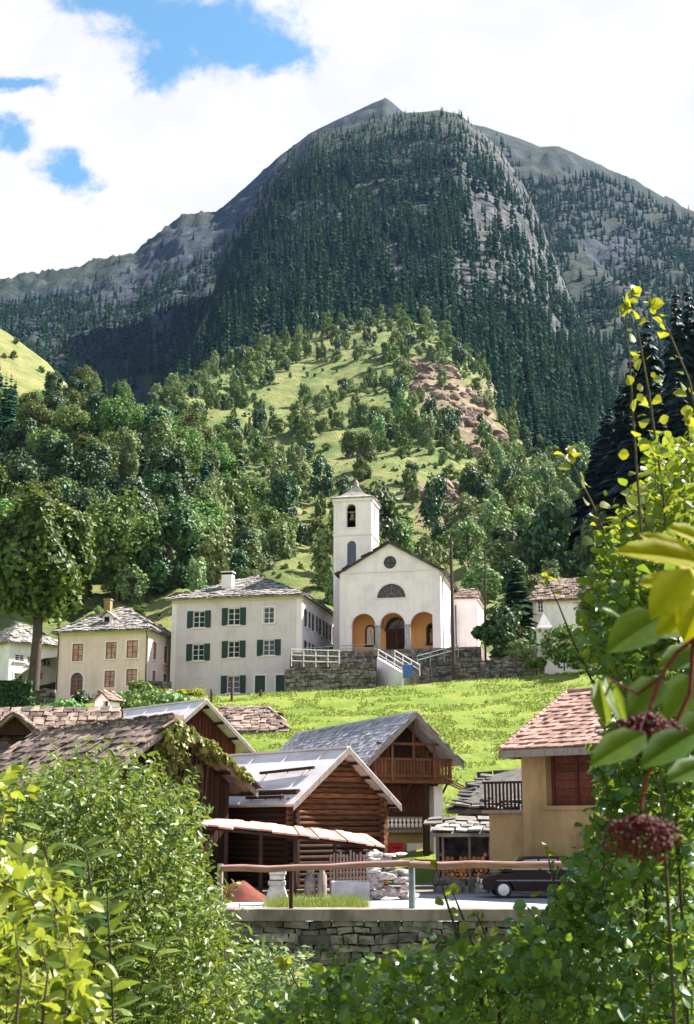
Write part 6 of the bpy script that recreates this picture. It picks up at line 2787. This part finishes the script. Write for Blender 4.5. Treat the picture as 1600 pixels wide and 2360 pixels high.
# conifer forest of the mountain
LOW = []
for k in range(4):
    V, T = conifer_geo(19, (3.0, 2.5, 3.4, 2.8)[k], 11, 6, 70 + k, low=True, ragged=.4)
    LOW.append(mesh_np('low_spruce', V, T, L_CONI))
P = SPUR.sample(60000)
px, py = proj(P)
d = np.full(len(P), 1.0)
d = np.where(inside(cliff, px, py), .16, d)
d = np.where(inside(ledge, px, py), .18, d)
d = np.where(inside(gully, px, py), .02, d)
cl = fbm(P / np.array([28.0, 28.0, 110.0]), 4)
d = d * np.clip((cl - .36) * 8, .06, 1)
top = np.interp(px, [c[0] for c in crest_s], [c[1] for c in crest_s])
d = np.where(py - top < 16, d * .12, d)
P = P[(rng.random(len(P)) < d) & (px > 330) & (px < 1500)]
P = P[thin(P, 2.6 + 2.6 * rng.random(len(P)))]
px, py = proj(P)
near_ = (py > 815) & (px > 1060)
near = P[near_]
far = P[~near_]
near = near[np.argsort(near[:, 1])][:150]
far = np.concatenate([far, P[near_][np.argsort(P[near_][:, 1])][150:]])
for p in near:
    x, y = proj(p)
    w = 'under the rock scarp' if x < 1180 else ('at the right foot of the forested spur' if x < 1300 else 'in the valley notch right of the spur')
    plant('spruce', PROTO['spruce', int(rng.integers(0, 3))], p - np.array([0, 0, .5]), .7 + .45 * rng.random(), 'tall narrow spruce %s' % w, 'tree', 'spruces %s' % w, random.uniform(.95, 1.2))
items = [(LOW[int(rng.integers(0, 4))], p - np.array([0, 0, .6]), (.42 + .85 * rng.random() ** 1.6) * (1 if p[1] < 980 else .72) * (.6 if edge else 1), random.uniform(.95, 1.4)) for p, edge in zip(far, proj(far)[1] - np.interp(proj(far)[0], [c[0] for c in crest_s], [c[1] for c in crest_s]) < 45)]
forest_right = [(1130, 300), (1220, 400), (1270, 420), (1400, 400), (1500, 455), (1620, 500), (1700, 1100), (1300, 1100), (1290, 700), (1200, 420)]
forest_left = [(-50, 725), (120, 680), (250, 720), (330, 690), (400, 620), (470, 600), (500, 560), (560, 500), (620, 420), (560, 700), (520, 900), (-50, 900)]
P = BACK.sample(90000)
px, py = proj(P)
cl = fbm(P / np.array([40.0, 40.0, 140.0]), 4)
d = np.where(inside(forest_right, px, py), 1.0, np.where(inside(forest_left, px, py), .8, .03))
d = np.where(inside(rock_back2, px, py), .15, d)
d = d * np.clip((cl - .34) * 7, .03, 1)
top = np.interp(px, [c[0] for c in crest_b], [c[1] for c in crest_b])
d = np.where(py - top < 24, d * .04, d)
P = P[(rng.random(len(P)) < d) & (px > -80) & (px < 1700) & (py < 1080)]
P = P[thin(P, 3.8 + 2.4 * rng.random(len(P)))]
items += [(LOW[int(rng.integers(0, 4))], p - np.array([0, 0, .6]), (.5 + .5 * rng.random()), random.uniform(.8, 1.1)) for p in P]
print('forest', len(items))
baked('conifer_forest', items)

# black spruces on the shaded bank at the right
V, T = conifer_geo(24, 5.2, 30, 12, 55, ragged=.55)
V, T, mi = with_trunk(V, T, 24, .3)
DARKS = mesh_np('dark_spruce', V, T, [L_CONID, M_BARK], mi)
for j, (tx, ty, bx, by) in enumerate(((1392, 960, 1392, 1200), (1412, 930, 1418, 1200), (1440, 872, 1446, 1190), (1478, 815, 1480, 1180), (1505, 750, 1510, 1170), (1535, 715, 1535, 1160), (1560, 680, 1565, 1150), (1590, 655, 1595, 1140), (1618, 640, 1625, 1130), (1660, 650, 1665, 1120), (1700, 690, 1705, 1120), (1425, 990, 1430, 1240), (1465, 940, 1470, 1230), (1520, 880, 1520, 1220), (1580, 850, 1580, 1220), (1372, 1020, 1372, 1240), (1640, 850, 1640, 1220))):
    p = BANK.near(bx, by)
    h = at(tx, ty, p[1]).z - p[2]
    o = plant('dark_spruce', DARKS, p, 1.0, 'almost black spruce standing in shade behind the tall leafy stems', 'tree', 'black spruces in the shade at the right')
    o.scale = (.85, .85, h / 24)


# ------------------------------------------------------------------ village plants
def parts_tree(name, label, base, H, rx, rz, n, leaf, clumps, trunk, tr, seed, mat, spread=.3, cat='tree'):
    V, Fc, t = tree_parts(H, rx, rz, n, leaf, clumps, trunk, tr, seed, spread)
    rt = empty(name, base, 0, label, cat)
    obj_of('crown', mesh_np('crown', V, Fc, mat), rt)
    t.build('trunk', M_BARK, rt)
    return rt


b = at(78, 1575, 106)
parts_tree('maple_tree', 'big dense yellow-green tree at the left edge before the wooded bank', b, 16.6, 4.5, 5.9, 15000, .20, 80, 7.4, .42, 401, L_MAPLE, .26)
V, T = conifer_geo(24, 4.6, 26, 8, 61)
b = at(1196, 1470, 120)
rt = empty('garden_spruce', b, 0, 'dark garden spruce right of the church behind the round bush', 'tree')
h = at(1196, 1272, 120).z - b.z
c = obj_of('crown', mesh_np('crown', V * np.array([.52, .52, h / 24]), T, L_CONI), rt)
m = MB()
m.tube([(0, 0, -.5), (0, 0, h * .9)], [.16, .03], 7)
m.build('trunk', M_BARK, rt)


def bush(name, label, px, py, Y, w, h, n, leaf, mat, seed, cat='bush'):
    b = at(px, py, Y)
    V, Fc, t = tree_parts(h, w, h * .55, n, leaf, 18, .2, .05, seed, .36, 5)
    rt = empty(name, b, 0, label, cat)
    obj_of('foliage', mesh_np('foliage', V, Fc, mat), rt)
    t.build('stem', M_BARK, rt)
    return rt


bush('round_bush', 'round dark green bush with a few red flowers beside the garden spruce', 1165, 1514, 116, 2.9, 4.7, 3400, .16, L_DARK, 411)
o = bpy.data.objects['round_bush']
m = MB()
rr = random.Random(4)
for i in range(30):
    m.blob((rr.uniform(-.5, 1.3), -2.0 + rr.uniform(-.4, .5), 1.5 + rr.uniform(-.7, .8)), (.08, .08, .07), i, sub=1)
m.build('flowers', M_FLOWER, o)
bush('pale_bush', 'pale whitish green flowering bush right of the round bush', 1206, 1520, 113.5, 1.5, 2.0, 1200, .13, L_PALE, 412)
bush('house_bush', 'fresh green bush at the right corner of the cream house', 316, 1632, 112, 1.8, 2.4, 1700, .13, L_HILL, 413)
bush('yellow_bush', 'low yellow-green bush at the foot of the white house', 420, 1622, 110, 2.4, 1.3, 1300, .13, L_CURRY, 414)
bush('wall_bush', 'small dark bush before the pale stone wall of the cream house', 188, 1650, 108, 1.3, 2.0, 1100, .12, L_DARK, 415)
bush('garden_bush', 'low dark bush just left of the tiny garden hut', 150, 1662, 104, 2.2, 1.8, 1500, .13, L_HILL, 417)
bush('garden_bush', 'spreading green bush between garden hut and the metal roofed barn', 300, 1652, 103, 2.6, 1.9, 1800, .13, L_HILL, 418)
bush('garden_bush', 'yellowish green hedge-like bush before the yard wall beside the grey house', 375, 1640, 106, 2.4, 1.6, 1500, .13, L_PALE, 419)
bush('creeper_bush', 'straggling green bush between garden hut and cream house', 268, 1640, 106, 1.2, 1.6, 900, .12, L_HILL, 416)
for i, (px_, py_, Y_, w_, h_) in enumerate(((1300, 1530, 110, 2.2, 3.2), (1350, 1540, 108, 2.4, 3.6), (1236, 1540, 111, .9, .9))):
    bush('lane_bush', ('leafy bush at the right end of the lawn below the brown roofed house', 'wide leafy bush by the lawn, almost hidden by the shrub', 'small bush at the foot of the white gate pillar')[i], px_, py_, Y_, w_, h_, 1500, .14, L_HILL, 420 + i)


def hedge():
    b = at(28, 1660, 106)
    rt = empty('clipped_hedge', b, 0, 'dark clipped hedge below the small white house at the left', 'hedge')
    r = np.random.default_rng(8)
    n = 7000
    w, h = 4.4, at(28, 1572, 106).z - b.z
    P = np.stack([(r.random(n) - .62) * w, (r.random(n) - .5) * 1.6, r.random(n) * h], 1)
    s = r.integers(0, 3, n)
    P[:, 1] = np.where(s == 0, -.8 + .12 * r.normal(size=n), P[:, 1])
    P[:, 2] = np.where(s == 1, h - .1 * np.abs(r.normal(size=n)), P[:, 2])
    V, Fc = quads(P, unit(r.normal(size=(n, 3)) + np.array([.2, -.4, .5])), .07 + .05 * r.random(n))
    obj_of('foliage', mesh_np('foliage', V, Fc, L_DARK), rt)
    m = MB()
    for x in (-2.2, -1.0, .2, 1.2):
        m.tube([(x, 0, -.3), (x + .1, 0, h * .8)], .05, 5)
    m.build('stem', M_BARK, rt)


hedge()


# grass of the lawn, the verge and the weeds under the wall
def blades(x, y, z, h, w, seed):
    r = np.random.default_rng(seed)
    n = len(x)
    a = r.random(n) * 6.283
    ln = h * (.5 + r.random(n))
    lean = r.normal(size=(n, 2)) * .35
    B = np.stack([x, y, z], 1)
    s = np.stack([np.cos(a), np.sin(a), a * 0], 1) * (w * (.6 + .8 * r.random(n)))[:, None]
    tip = B + np.stack([lean[:, 0] * ln, lean[:, 1] * ln, ln], 1)
    V = np.stack([B - s, B + s, tip], 1).reshape(-1, 3)
    return V, np.arange(3 * n).reshape(n, 3)


r_ = np.random.default_rng(77)
n = 60000
y = 66 + 49 * r_.random(n)
x = (-12 + 36 * r_.random(n)) * (y / 95)
keep = fbm(np.stack([x, y, x * 0], 1) / 1.6, 4) > .47
x, y = x[keep], y[keep]
V, T = blades(x, y, gz(x, y) - .03, .16, .07, 1)
tag(obj_of('lawn_grass', mesh_np('lawn_grass', V, T, L_GRASS)), kind='stuff')
n = 5000
y = 38.5 + 4.0 * r_.random(n)
x = -2.2 + 2.6 * r_.random(n) + .2 * r_.normal(size=n)
V, T = blades(x, y, y * 0 + .02, .32, .012, 2)
tag(obj_of('verge_grass', mesh_np('verge_grass', V, T, L_GRASS)), kind='stuff')
n = 26000
y = 14 + 16.3 * r_.random(n)
x = (-9 + 18 * r_.random(n)) * (y / 24)
V, T = blades(x, y, gz(x, y) - .02, .55, .02, 3)
tag(obj_of('weeds', mesh_np('weeds', V, T, [L_WILLOW, L_PALE], np.arange(n) % 2)), kind='stuff')
# little plants rooted in the joints of the road wall
n = 420
x = -12 + 24 * r_.random(n)
z = -1.9 + 1.95 * r_.random(n)
k = fbm(np.stack([x, z, x * 0], 1) * .9, 3) > .5
C = np.stack([x, 30.93 + x * 0, z], 1)[k]
C = np.repeat(C, 26, 0)
C = C + r_.normal(size=C.shape) * np.array([.10, .05, .09])
dd = unit(r_.normal(size=C.shape) + np.array([0, -.8, .1]))
V, T = place_leaves(LT_OVAL, C, dd, unit(r_.normal(size=C.shape) * .5 + np.array([0, -.6, .7])), .05 + .06 * r_.random(len(C)))
tag(obj_of('wall_moss', mesh_np('wall_moss', V, T, L_WILLOW)), kind='stuff')


# creeper over the gable and verge of the slab roofed barn
def creeper():
    rt_, fr, G, ze, zr = BB
    root = empty('creeper', fr.A, fr.th, 'yellowish green creeper hanging over gable and eave of the slab roofed barn', 'creeper')
    r = np.random.default_rng(15)
    sl = (zr - ze) / (G / 2)
    n = 4200
    x = G * (.40 + .52 * r.random(n))
    top = zr - np.abs(x - G / 2) * sl
    f = r.random(n) ** .8
    dep = np.interp(x / G, [.4, .45, .52, .60, .66, .8, .92], [.8, 3.6, 4.4, 3.4, .45, .35, .3])
    z = top + .12 - f * dep
    yv = np.where(f < .12, -.1 + .6 * r.random(n), np.where(f < .3, -.12, .35)) - .25 * r.random(n)
    nz = fbm(np.stack([x, yv, z], 1) * 1.1, 3)
    k = nz > .42
    P = np.stack([x, yv, z], 1)[k]
    m_ = len(P)
    N = unit(r.normal(size=(m_, 3)) * .6 + np.array([.2, -.8, .5]))
    D = unit(r.normal(size=(m_, 3)) * .6 + np.array([0, -.2, -1]))
    V, T = place_leaves(LT_OVAL, P, D, N, .20 + .16 * r.random(m_))
    obj_of('foliage', mesh_np('foliage', V, T, L_IVY), root)
    m = MB()
    for i in range(12):
        xa = G * (.34 + .35 * i / 12)
        zt_ = zr - abs(xa - G / 2) * sl
        m.tube([(xa, .3, zt_ - 4.5), (xa + random.uniform(-.3, .3), .1, zt_ - 2.2), (xa + random.uniform(-.3, .3), -.12, zt_)], [.03, .022, .01], 4)
    m.build('stem', M_TWIG, root)


creeper()

# ------------------------------------------------------------------ foreground plants
# right: tall shrub with rounded leaves
body = [(1640, 1250), (1560, 1260), (1480, 1270), (1430, 1300), (1390, 1340), (1375, 1420), (1375, 1500), (1395, 1570), (1410, 1620), (1400, 1700), (1370, 1790), (1420, 1870), (1370, 1930), (1320, 2000), (1300, 2070), (1265, 2120), (1220, 2180), (1220, 2380), (1640, 2380)]
V1, T1, tw1 = twig_volume(body, 5.8, 9.4, 1700, .28, 9, .053, LT_ROUND, 500, up=.8, gap=.16, gapscale=.35)
upper = [(1640, 960), (1580, 1010), (1490, 1050), (1460, 1160), (1410, 1230), (1370, 1310), (1350, 1380), (1370, 1500), (1430, 1540), (1640, 1560)]
V2, T2, tw2 = twig_volume(upper, 6.0, 8.2, 430, .27, 8, .052, LT_ROUND, 501, up=1.0, gap=.1)
gb = [6.6, 7.5, .15]
stems = []
tall = [[(1530, 1900), (1505, 1500), (1480, 1250), (1462, 1000), (1452, 840), (1440, 700)],
        [(1560, 1900), (1545, 1400), (1530, 1150), (1495, 900), (1470, 760), (1455, 670)],
        [(1640, 1500), (1630, 1100), (1590, 880), (1540, 760), (1500, 705)],
        [(1480, 1900), (1450, 1500), (1420, 1300), (1370, 1170), (1330, 1090), (1310, 1045)],
        [(1450, 2000), (1380, 1600), (1330, 1500), (1290, 1400), (1260, 1330)],
        [(1620, 1900), (1610, 1300), (1590, 1050), (1585, 960)]]
P3, D3 = [], []
r_ = np.random.default_rng(31)
for i, s in enumerate(tall):
    D = 5.9 + .2 * i
    pts = [at(px_, py_, D) for px_, py_ in s]
    g = Vector((pts[0].x, D, float(gz(pts[0].x, D)) - .2))
    stems.append(([g] + pts, [.009, .008] + [.006] * (len(pts) - 3) + [.004, .002]))
    seg = list(zip(pts[1:-1], pts[2:]))
    for a, b in seg:
        n = max(3, int((b - a).length / .075))
        for k in range(n):
            p = a.lerp(b, (k + r_.random()) / n)
            if proj([list(p)])[1][0] > 1300 and r_.random() < .7:
                continue
            for _ in range(1 + int(r_.random() < .35)):
                dd = unit(r_.normal(size=3) * np.array([1, .8, .4]) + np.array(((b - a).normalized())) * .5)
                P3.append(np.array(p) + dd * .03)
                D3.append(dd)
    for k in range(6):
        P3.append(np.array(pts[-1]))
        D3.append(unit(r_.normal(size=3) + np.array([0, 0, .6])))
P3, D3 = np.array(P3), np.array(D3)
N3 = unit(r_.normal(size=P3.shape) * .7 + np.array([.2, -.35, .8]))
V3, T3 = place_leaves(LT_ROUND, P3, D3, N3, .060 * (.5 + .75 * r_.random(len(P3))))
none = MB()
shrub('tall_shrub', 'tall shrub with rounded leaves and yellow shoot tips along the right edge', 'shrub', (1.5, 6.4, float(gz(1.5, 6.4))), [(V1, T1, tw1, L_CURR), (V2, T2, tw2, L_CURRM), (V3, T3, none, L_CURRY)], stems=stems)

# bottom centre: low thicket of the same leaves before the wall
low = [(1260, 2130), (1180, 2180), (1100, 2190), (1060, 2210), (960, 2215), (900, 2220), (820, 2240), (740, 2260), (670, 2300), (600, 2340), (560, 2400), (1260, 2400)]
V1, T1, tw1 = twig_volume(low, 6.5, 10.5, 430, .30, 9, .060, LT_ROUND, 510, up=.7, gap=.14, gapscale=.4)
P3, D3, stems = [], [], []
for i, s in enumerate(([(1085, 2300), (1070, 2200), (1040, 2110), (1005, 2000)], [(1110, 2300), (1095, 2190), (1065, 2110), (1045, 2060)], [(1150, 2300), (1130, 2180), (1100, 2110)], [(1290, 2200), (1280, 2050), (1260, 1960)], [(700, 2360), (690, 2280), (660, 2220)])):
    D = 7.4 + .3 * i
    pts = [at(px_, py_, D) for px_, py_ in s]
    g = Vector((pts[0].x, D, float(gz(pts[0].x, D)) - .2))
    stems.append(([g] + pts, [.018, .012] + [.008] * (len(pts) - 2) + [.004]))
    for a, b in zip(pts[:-1], pts[1:]):
        n = max(3, int((b - a).length / .07))
        for k in range(n):
            dd = unit(r_.normal(size=3) * np.array([1, .8, .4]) + np.array((b - a).normalized()) * .6)
            P3.append(np.array(a.lerp(b, (k + r_.random()) / n)) + dd * .025)
            D3.append(dd)
    for k in range(4):
        P3.append(np.array(pts[-1]))
        D3.append(unit(r_.normal(size=3) + np.array([0, 0, .7])))
P3, D3 = np.array(P3), np.array(D3)
V3, T3 = place_leaves(LT_ROUND, P3, D3, unit(r_.normal(size=P3.shape) * .7 + np.array([.2, -.3, .8])), .064 * (.55 + .75 * r_.random(len(P3))))
shrub('low_thicket', 'low leafy thicket at the bottom centre in front of the stone wall', 'shrub', (.6, 8.0, float(gz(.6, 8.0))), [(V1, T1, tw1, L_CURR), (V3, T3, none, L_CURRY)], stems=stems)

# left: feathery shrub with fine leaves
fine = [(-40, 1880), (40, 1830), (110, 1790), (200, 1775), (270, 1770), (330, 1790), (400, 1800), (440, 1850), (455, 1900), (450, 1960), (470, 2020), (500, 2070), (520, 2130), (535, 2210), (555, 2300), (560, 2380), (-40, 2380)]
V1, T1, tw1 = twig_volume(fine, 9.5, 13.5, 1700, .52, 18, .072, LT_LANCE, 520, up=1.1, gap=.10, gapscale=.7)
stems = []
for i in range(12):
    px_ = 70 + 30 * i
    D = 10 + (i * 37 % 30) / 10
    p = at(px_, 1960, D)
    stems.append(([Vector((p.x, D, float(gz(p.x, D)) - .2)), at(px_ + 8, 2250, D), at(px_, 2130, D), at(px_ + (i % 3 - 1) * 20, 1990, D)], [.024, .018, .011, .004]))
shrub('feathery_shrub', 'dense feathery shrub with fine narrow leaves in front of the creeper-grown barn', 'shrub', (-2.0, 11.5, float(gz(-2.0, 11.5))), [(V1, T1, tw1, L_WILLOW)], stems=stems)

# pale weeds against the foot of the wall
wd = [(560, 2215), (620, 2195), (690, 2225), (720, 2270), (700, 2400), (560, 2400)]
V1, T1, tw1 = twig_volume(wd, 12.0, 16.5, 190, .42, 12, .085, LT_LANCE, 545, up=1.3, gap=.1)
shrub('pale_weeds', 'pale greyish weeds growing at the foot of the stone wall', 'weeds', (-1.0, 14.0, float(gz(-1.0, 14.0))), [(V1, T1, tw1, L_PALE)])
# far left bottom: big bright leaves, close
big = [(-60, 2010), (30, 2010), (100, 2050), (150, 2090), (170, 2150), (160, 2200), (185, 2270), (180, 2320), (220, 2400), (-60, 2400)]
V1, T1, tw1 = twig_volume(big, 4.8, 6.8, 260, .30, 11, .072, LT_OVAL, 530, up=.9, gap=.12, gapscale=.3)
big2 = [(-60, 1800), (30, 1790), (90, 1810), (80, 1880), (20, 1920), (-60, 1940)]
V2, T2, tw2 = twig_volume(big2, 5.4, 6.4, 9, .22, 6, .065, LT_OVAL, 531, up=.9, gap=.1)
stems = []
for i in range(4):
    px_ = -20 + 60 * i
    D = 4.4 + .2 * i
    stems.append(([Vector((at(px_, 2300, D).x, D, float(gz(0, D)) - .1)), at(px_, 2330, D), at(px_ + 10, 2250, D), at(px_ - 6, 2120 + 20 * (i % 3), D)], [.007, .006, .004, .002]))
shrub('broad_leaf_shrub', 'bright yellow-green plant with broad pointed leaves in the bottom left corner', 'shrub', (-1.1, 5.0, float(gz(-1.1, 5.0))), [(V1, T1, tw1, L_LAUREL), (V2, T2, tw2, L_LAUREL)], stems=stems)
# feathery herb between, with long pinnate leaves
P3, D3, stems = [], [], []
for i, s in enumerate(([(262, 2380), (258, 2250), (250, 2120), (248, 2060)], [(225, 2380), (215, 2100), (205, 2000), (190, 1930)], [(300, 2380), (330, 2250), (380, 2160)], [(120, 2100), (110, 1980), (95, 1900)])):
    D = 6.4 + .3 * i
    pts = [at(px_, py_, D) for px_, py_ in s]
    stems.append(([Vector((pts[0].x, D, float(gz(pts[0].x, D)) - .1))] + pts, [.007] + [.005] * (len(pts) - 1) + [.002]))
    for a, b in zip(pts[:-1], pts[1:]):
        n = max(4, int((b - a).length / .035))
        for k in range(n):
            sd = 1 if k % 2 else -1
            dd = unit(np.array([sd, -.3 * r_.random(), .35 + .3 * r_.random()]))
            P3.append(np.array(a.lerp(b, k / n)))
            D3.append(dd)
P3, D3 = np.array(P3), np.array(D3)
V3, T3 = place_leaves(LT_LANCE, P3, D3, unit(r_.normal(size=P3.shape) * .5 + np.array([.2, -.3, .8])), .10 + .07 * r_.random(len(P3)))
shrub('tall_herb', 'tall herb with long narrow paired leaves before the dark gap in the shrubs', 'herb', (-1.2, 6.6, float(gz(-1.2, 6.6))), [(V3, T3, none, L_WILLOW)], stems=stems)


# elder branch with two berry clusters, close to the lens
def elder():
    D = 2.3
    O = at(1600, 1480, D)
    rt = empty('elder_branch', O, 0, 'close elder branch with large leaves, red stalks and two dark red berry clusters', 'branch')
    Y_ = [((1625, 1300), (1425, 1250), 2.15, .30), ((1640, 1345), (1490, 1215), 2.2, .30), ((1610, 1360), (1478, 1330), 2.1, .30), ((1620, 1400), (1515, 1450), 2.2, .28), ((1590, 1310), (1500, 1415), 2.05, .26), ((1640, 1260), (1545, 1205), 2.25, .32), ((1640, 1330), (1575, 1470), 2.15, .28)]
    G_ = [((1535, 1415), (1400, 1490), 2.3, .30), ((1612, 1445), (1480, 1452), 2.35, .26), ((1395, 1560), (1445, 1668), 2.4, .17), ((1380, 1565), (1398, 1665), 2.45, .22), ((1525, 1560), (1452, 1645), 2.35, .30), ((1610, 1560), (1535, 1645), 2.4, .32), ((1490, 1690), (1362, 1752), 2.2, .27), ((1600, 1690), (1478, 1755), 2.2, .28), ((1640, 1640), (1555, 1730), 2.3, .3), ((1620, 1500), (1520, 1530), 2.4, .28), ((1640, 1760), (1540, 1790), 2.35, .3), ((1450, 1445), (1390, 1395), 2.5, .3)]
    for lst, mat in ((Y_, L_ELDERY), (G_, L_ELDER)):
        VV, TT, off = [], [], 0
        for (b, t_, dd, w) in lst:
            tpl = leaf_template((w * .85, w, w * .62), .18, .12)
            a, c = np.array(at(*b, dd)), np.array(at(*t_, dd - .05))
            ax = c - a
            L = np.linalg.norm(ax)
            N = unit(np.array([.25 * random.uniform(-1, 1), -.75, .6 + .3 * random.random()]))
            V, T = place_leaves(tpl, a[None], (ax / L)[None], N[None], [L])
            VV.append(V)
            TT.append(T + off)
            off += len(V)
        obj_of('foliage', mesh_np('foliage', np.concatenate(VV) - np.array(O), np.concatenate(TT), mat, smooth=True), rt)
    m = MB()

    def S(pts, rad):
        m.tube([at(x, y, d) - O for x, y, d in pts], rad, 8)
    S(((1680, 1300, 2.4), (1640, 1400, 2.35), (1600, 1470, 2.3), (1560, 1505, 2.3), (1522, 1560, 2.28), (1502, 1620, 2.26), (1490, 1670, 2.25)), [.006, .0048, .0045, .004, .0038, .0036, .0025])
    S(((1600, 1470, 2.3), (1590, 1600, 2.28), (1530, 1720, 2.27), (1490, 1790, 2.26), (1478, 1860, 2.25), (1480, 1890, 2.25)), [.005, .004, .0035, .003, .003, .002])
    S(((1600, 1440, 2.3), (1610, 1300, 2.2), (1640, 1200, 2.2)), [.005, .005, .004])
    S(((1522, 1560, 2.28), (1470, 1600, 2.3), (1400, 1562, 2.42)), [.003, .0025, .002])
    m.build('stalk', M_REDSTEM, rt)
    b_ = MB()
    b_.tube([at(1680, 1300, 2.4) - O, at(1760, 1600, 2.5) - O, Vector((at(1800, 1700, 2.55).x, 2.55, .7)) - O], [.009, .012, .014], 8)
    b_.build('stem', M_TWIG, rt)
    rr = random.Random(3)
    for (cx_, cy_, rx, ry, top, n) in ((1492, 1695, 100, 52, (1490, 1645), 340), (1478, 1930, 96, 50, (1479, 1880), 340)):
        c = at(cx_, cy_, 2.26) - O
        tp = at(*top, 2.25) - O
        sx_, sz_ = rx / F * 2.26, ry / F * 2.26
        k = MB()
        st = MB()
        for i in range(n):
            while True:
                q = Vector((rr.uniform(-1, 1), rr.uniform(-1, 1), rr.uniform(-1, 1)))
                if .25 < q.length < 1:
                    break
            lump = .8 + .35 * vnoise(np.array([[q.x * 2.5 + cx_, q.y * 2.5, q.z * 2.5]]))[0]
            p = c + Vector((q.x * sx_, q.y * sx_ * .7, q.z * sz_)) * lump
            r = rr.uniform(.0034, .0050)
            k.blob(p, (r, r, r), i, sub=1, amp=.05)
            if i % 5 == 0:
                st.tube([tp, tp.lerp(p, .5) + Vector((0, 0, .004)), p], [.0012, .0009, .0006], 4)
        ko = k.build('berry_cluster', M_BERRY, rt)
        st.build('stalks', M_REDSTEM, ko)


elder()


# ------------------------------------------------------------------ air between here and the mountain
def haze():
    m, t = new_mat('air')
    v = t.nodes.new('ShaderNodeVolumePrincipled')
    v.inputs['Color'].default_value = (0.30, 0.50, 1.0, 1)
    v.inputs['Density'].default_value = 0.000024
    v.inputs['Anisotropy'].default_value = 0.2
    o = t.nodes.new('ShaderNodeOutputMaterial')
    t.links.new(v.outputs[0], o.inputs['Volume'])
    b = MB()
    b.box(-2600, 2600, -450, 2600, -60, 1500)
    ob = b.build('haze', m)
    ob['kind'] = 'stuff'


haze()
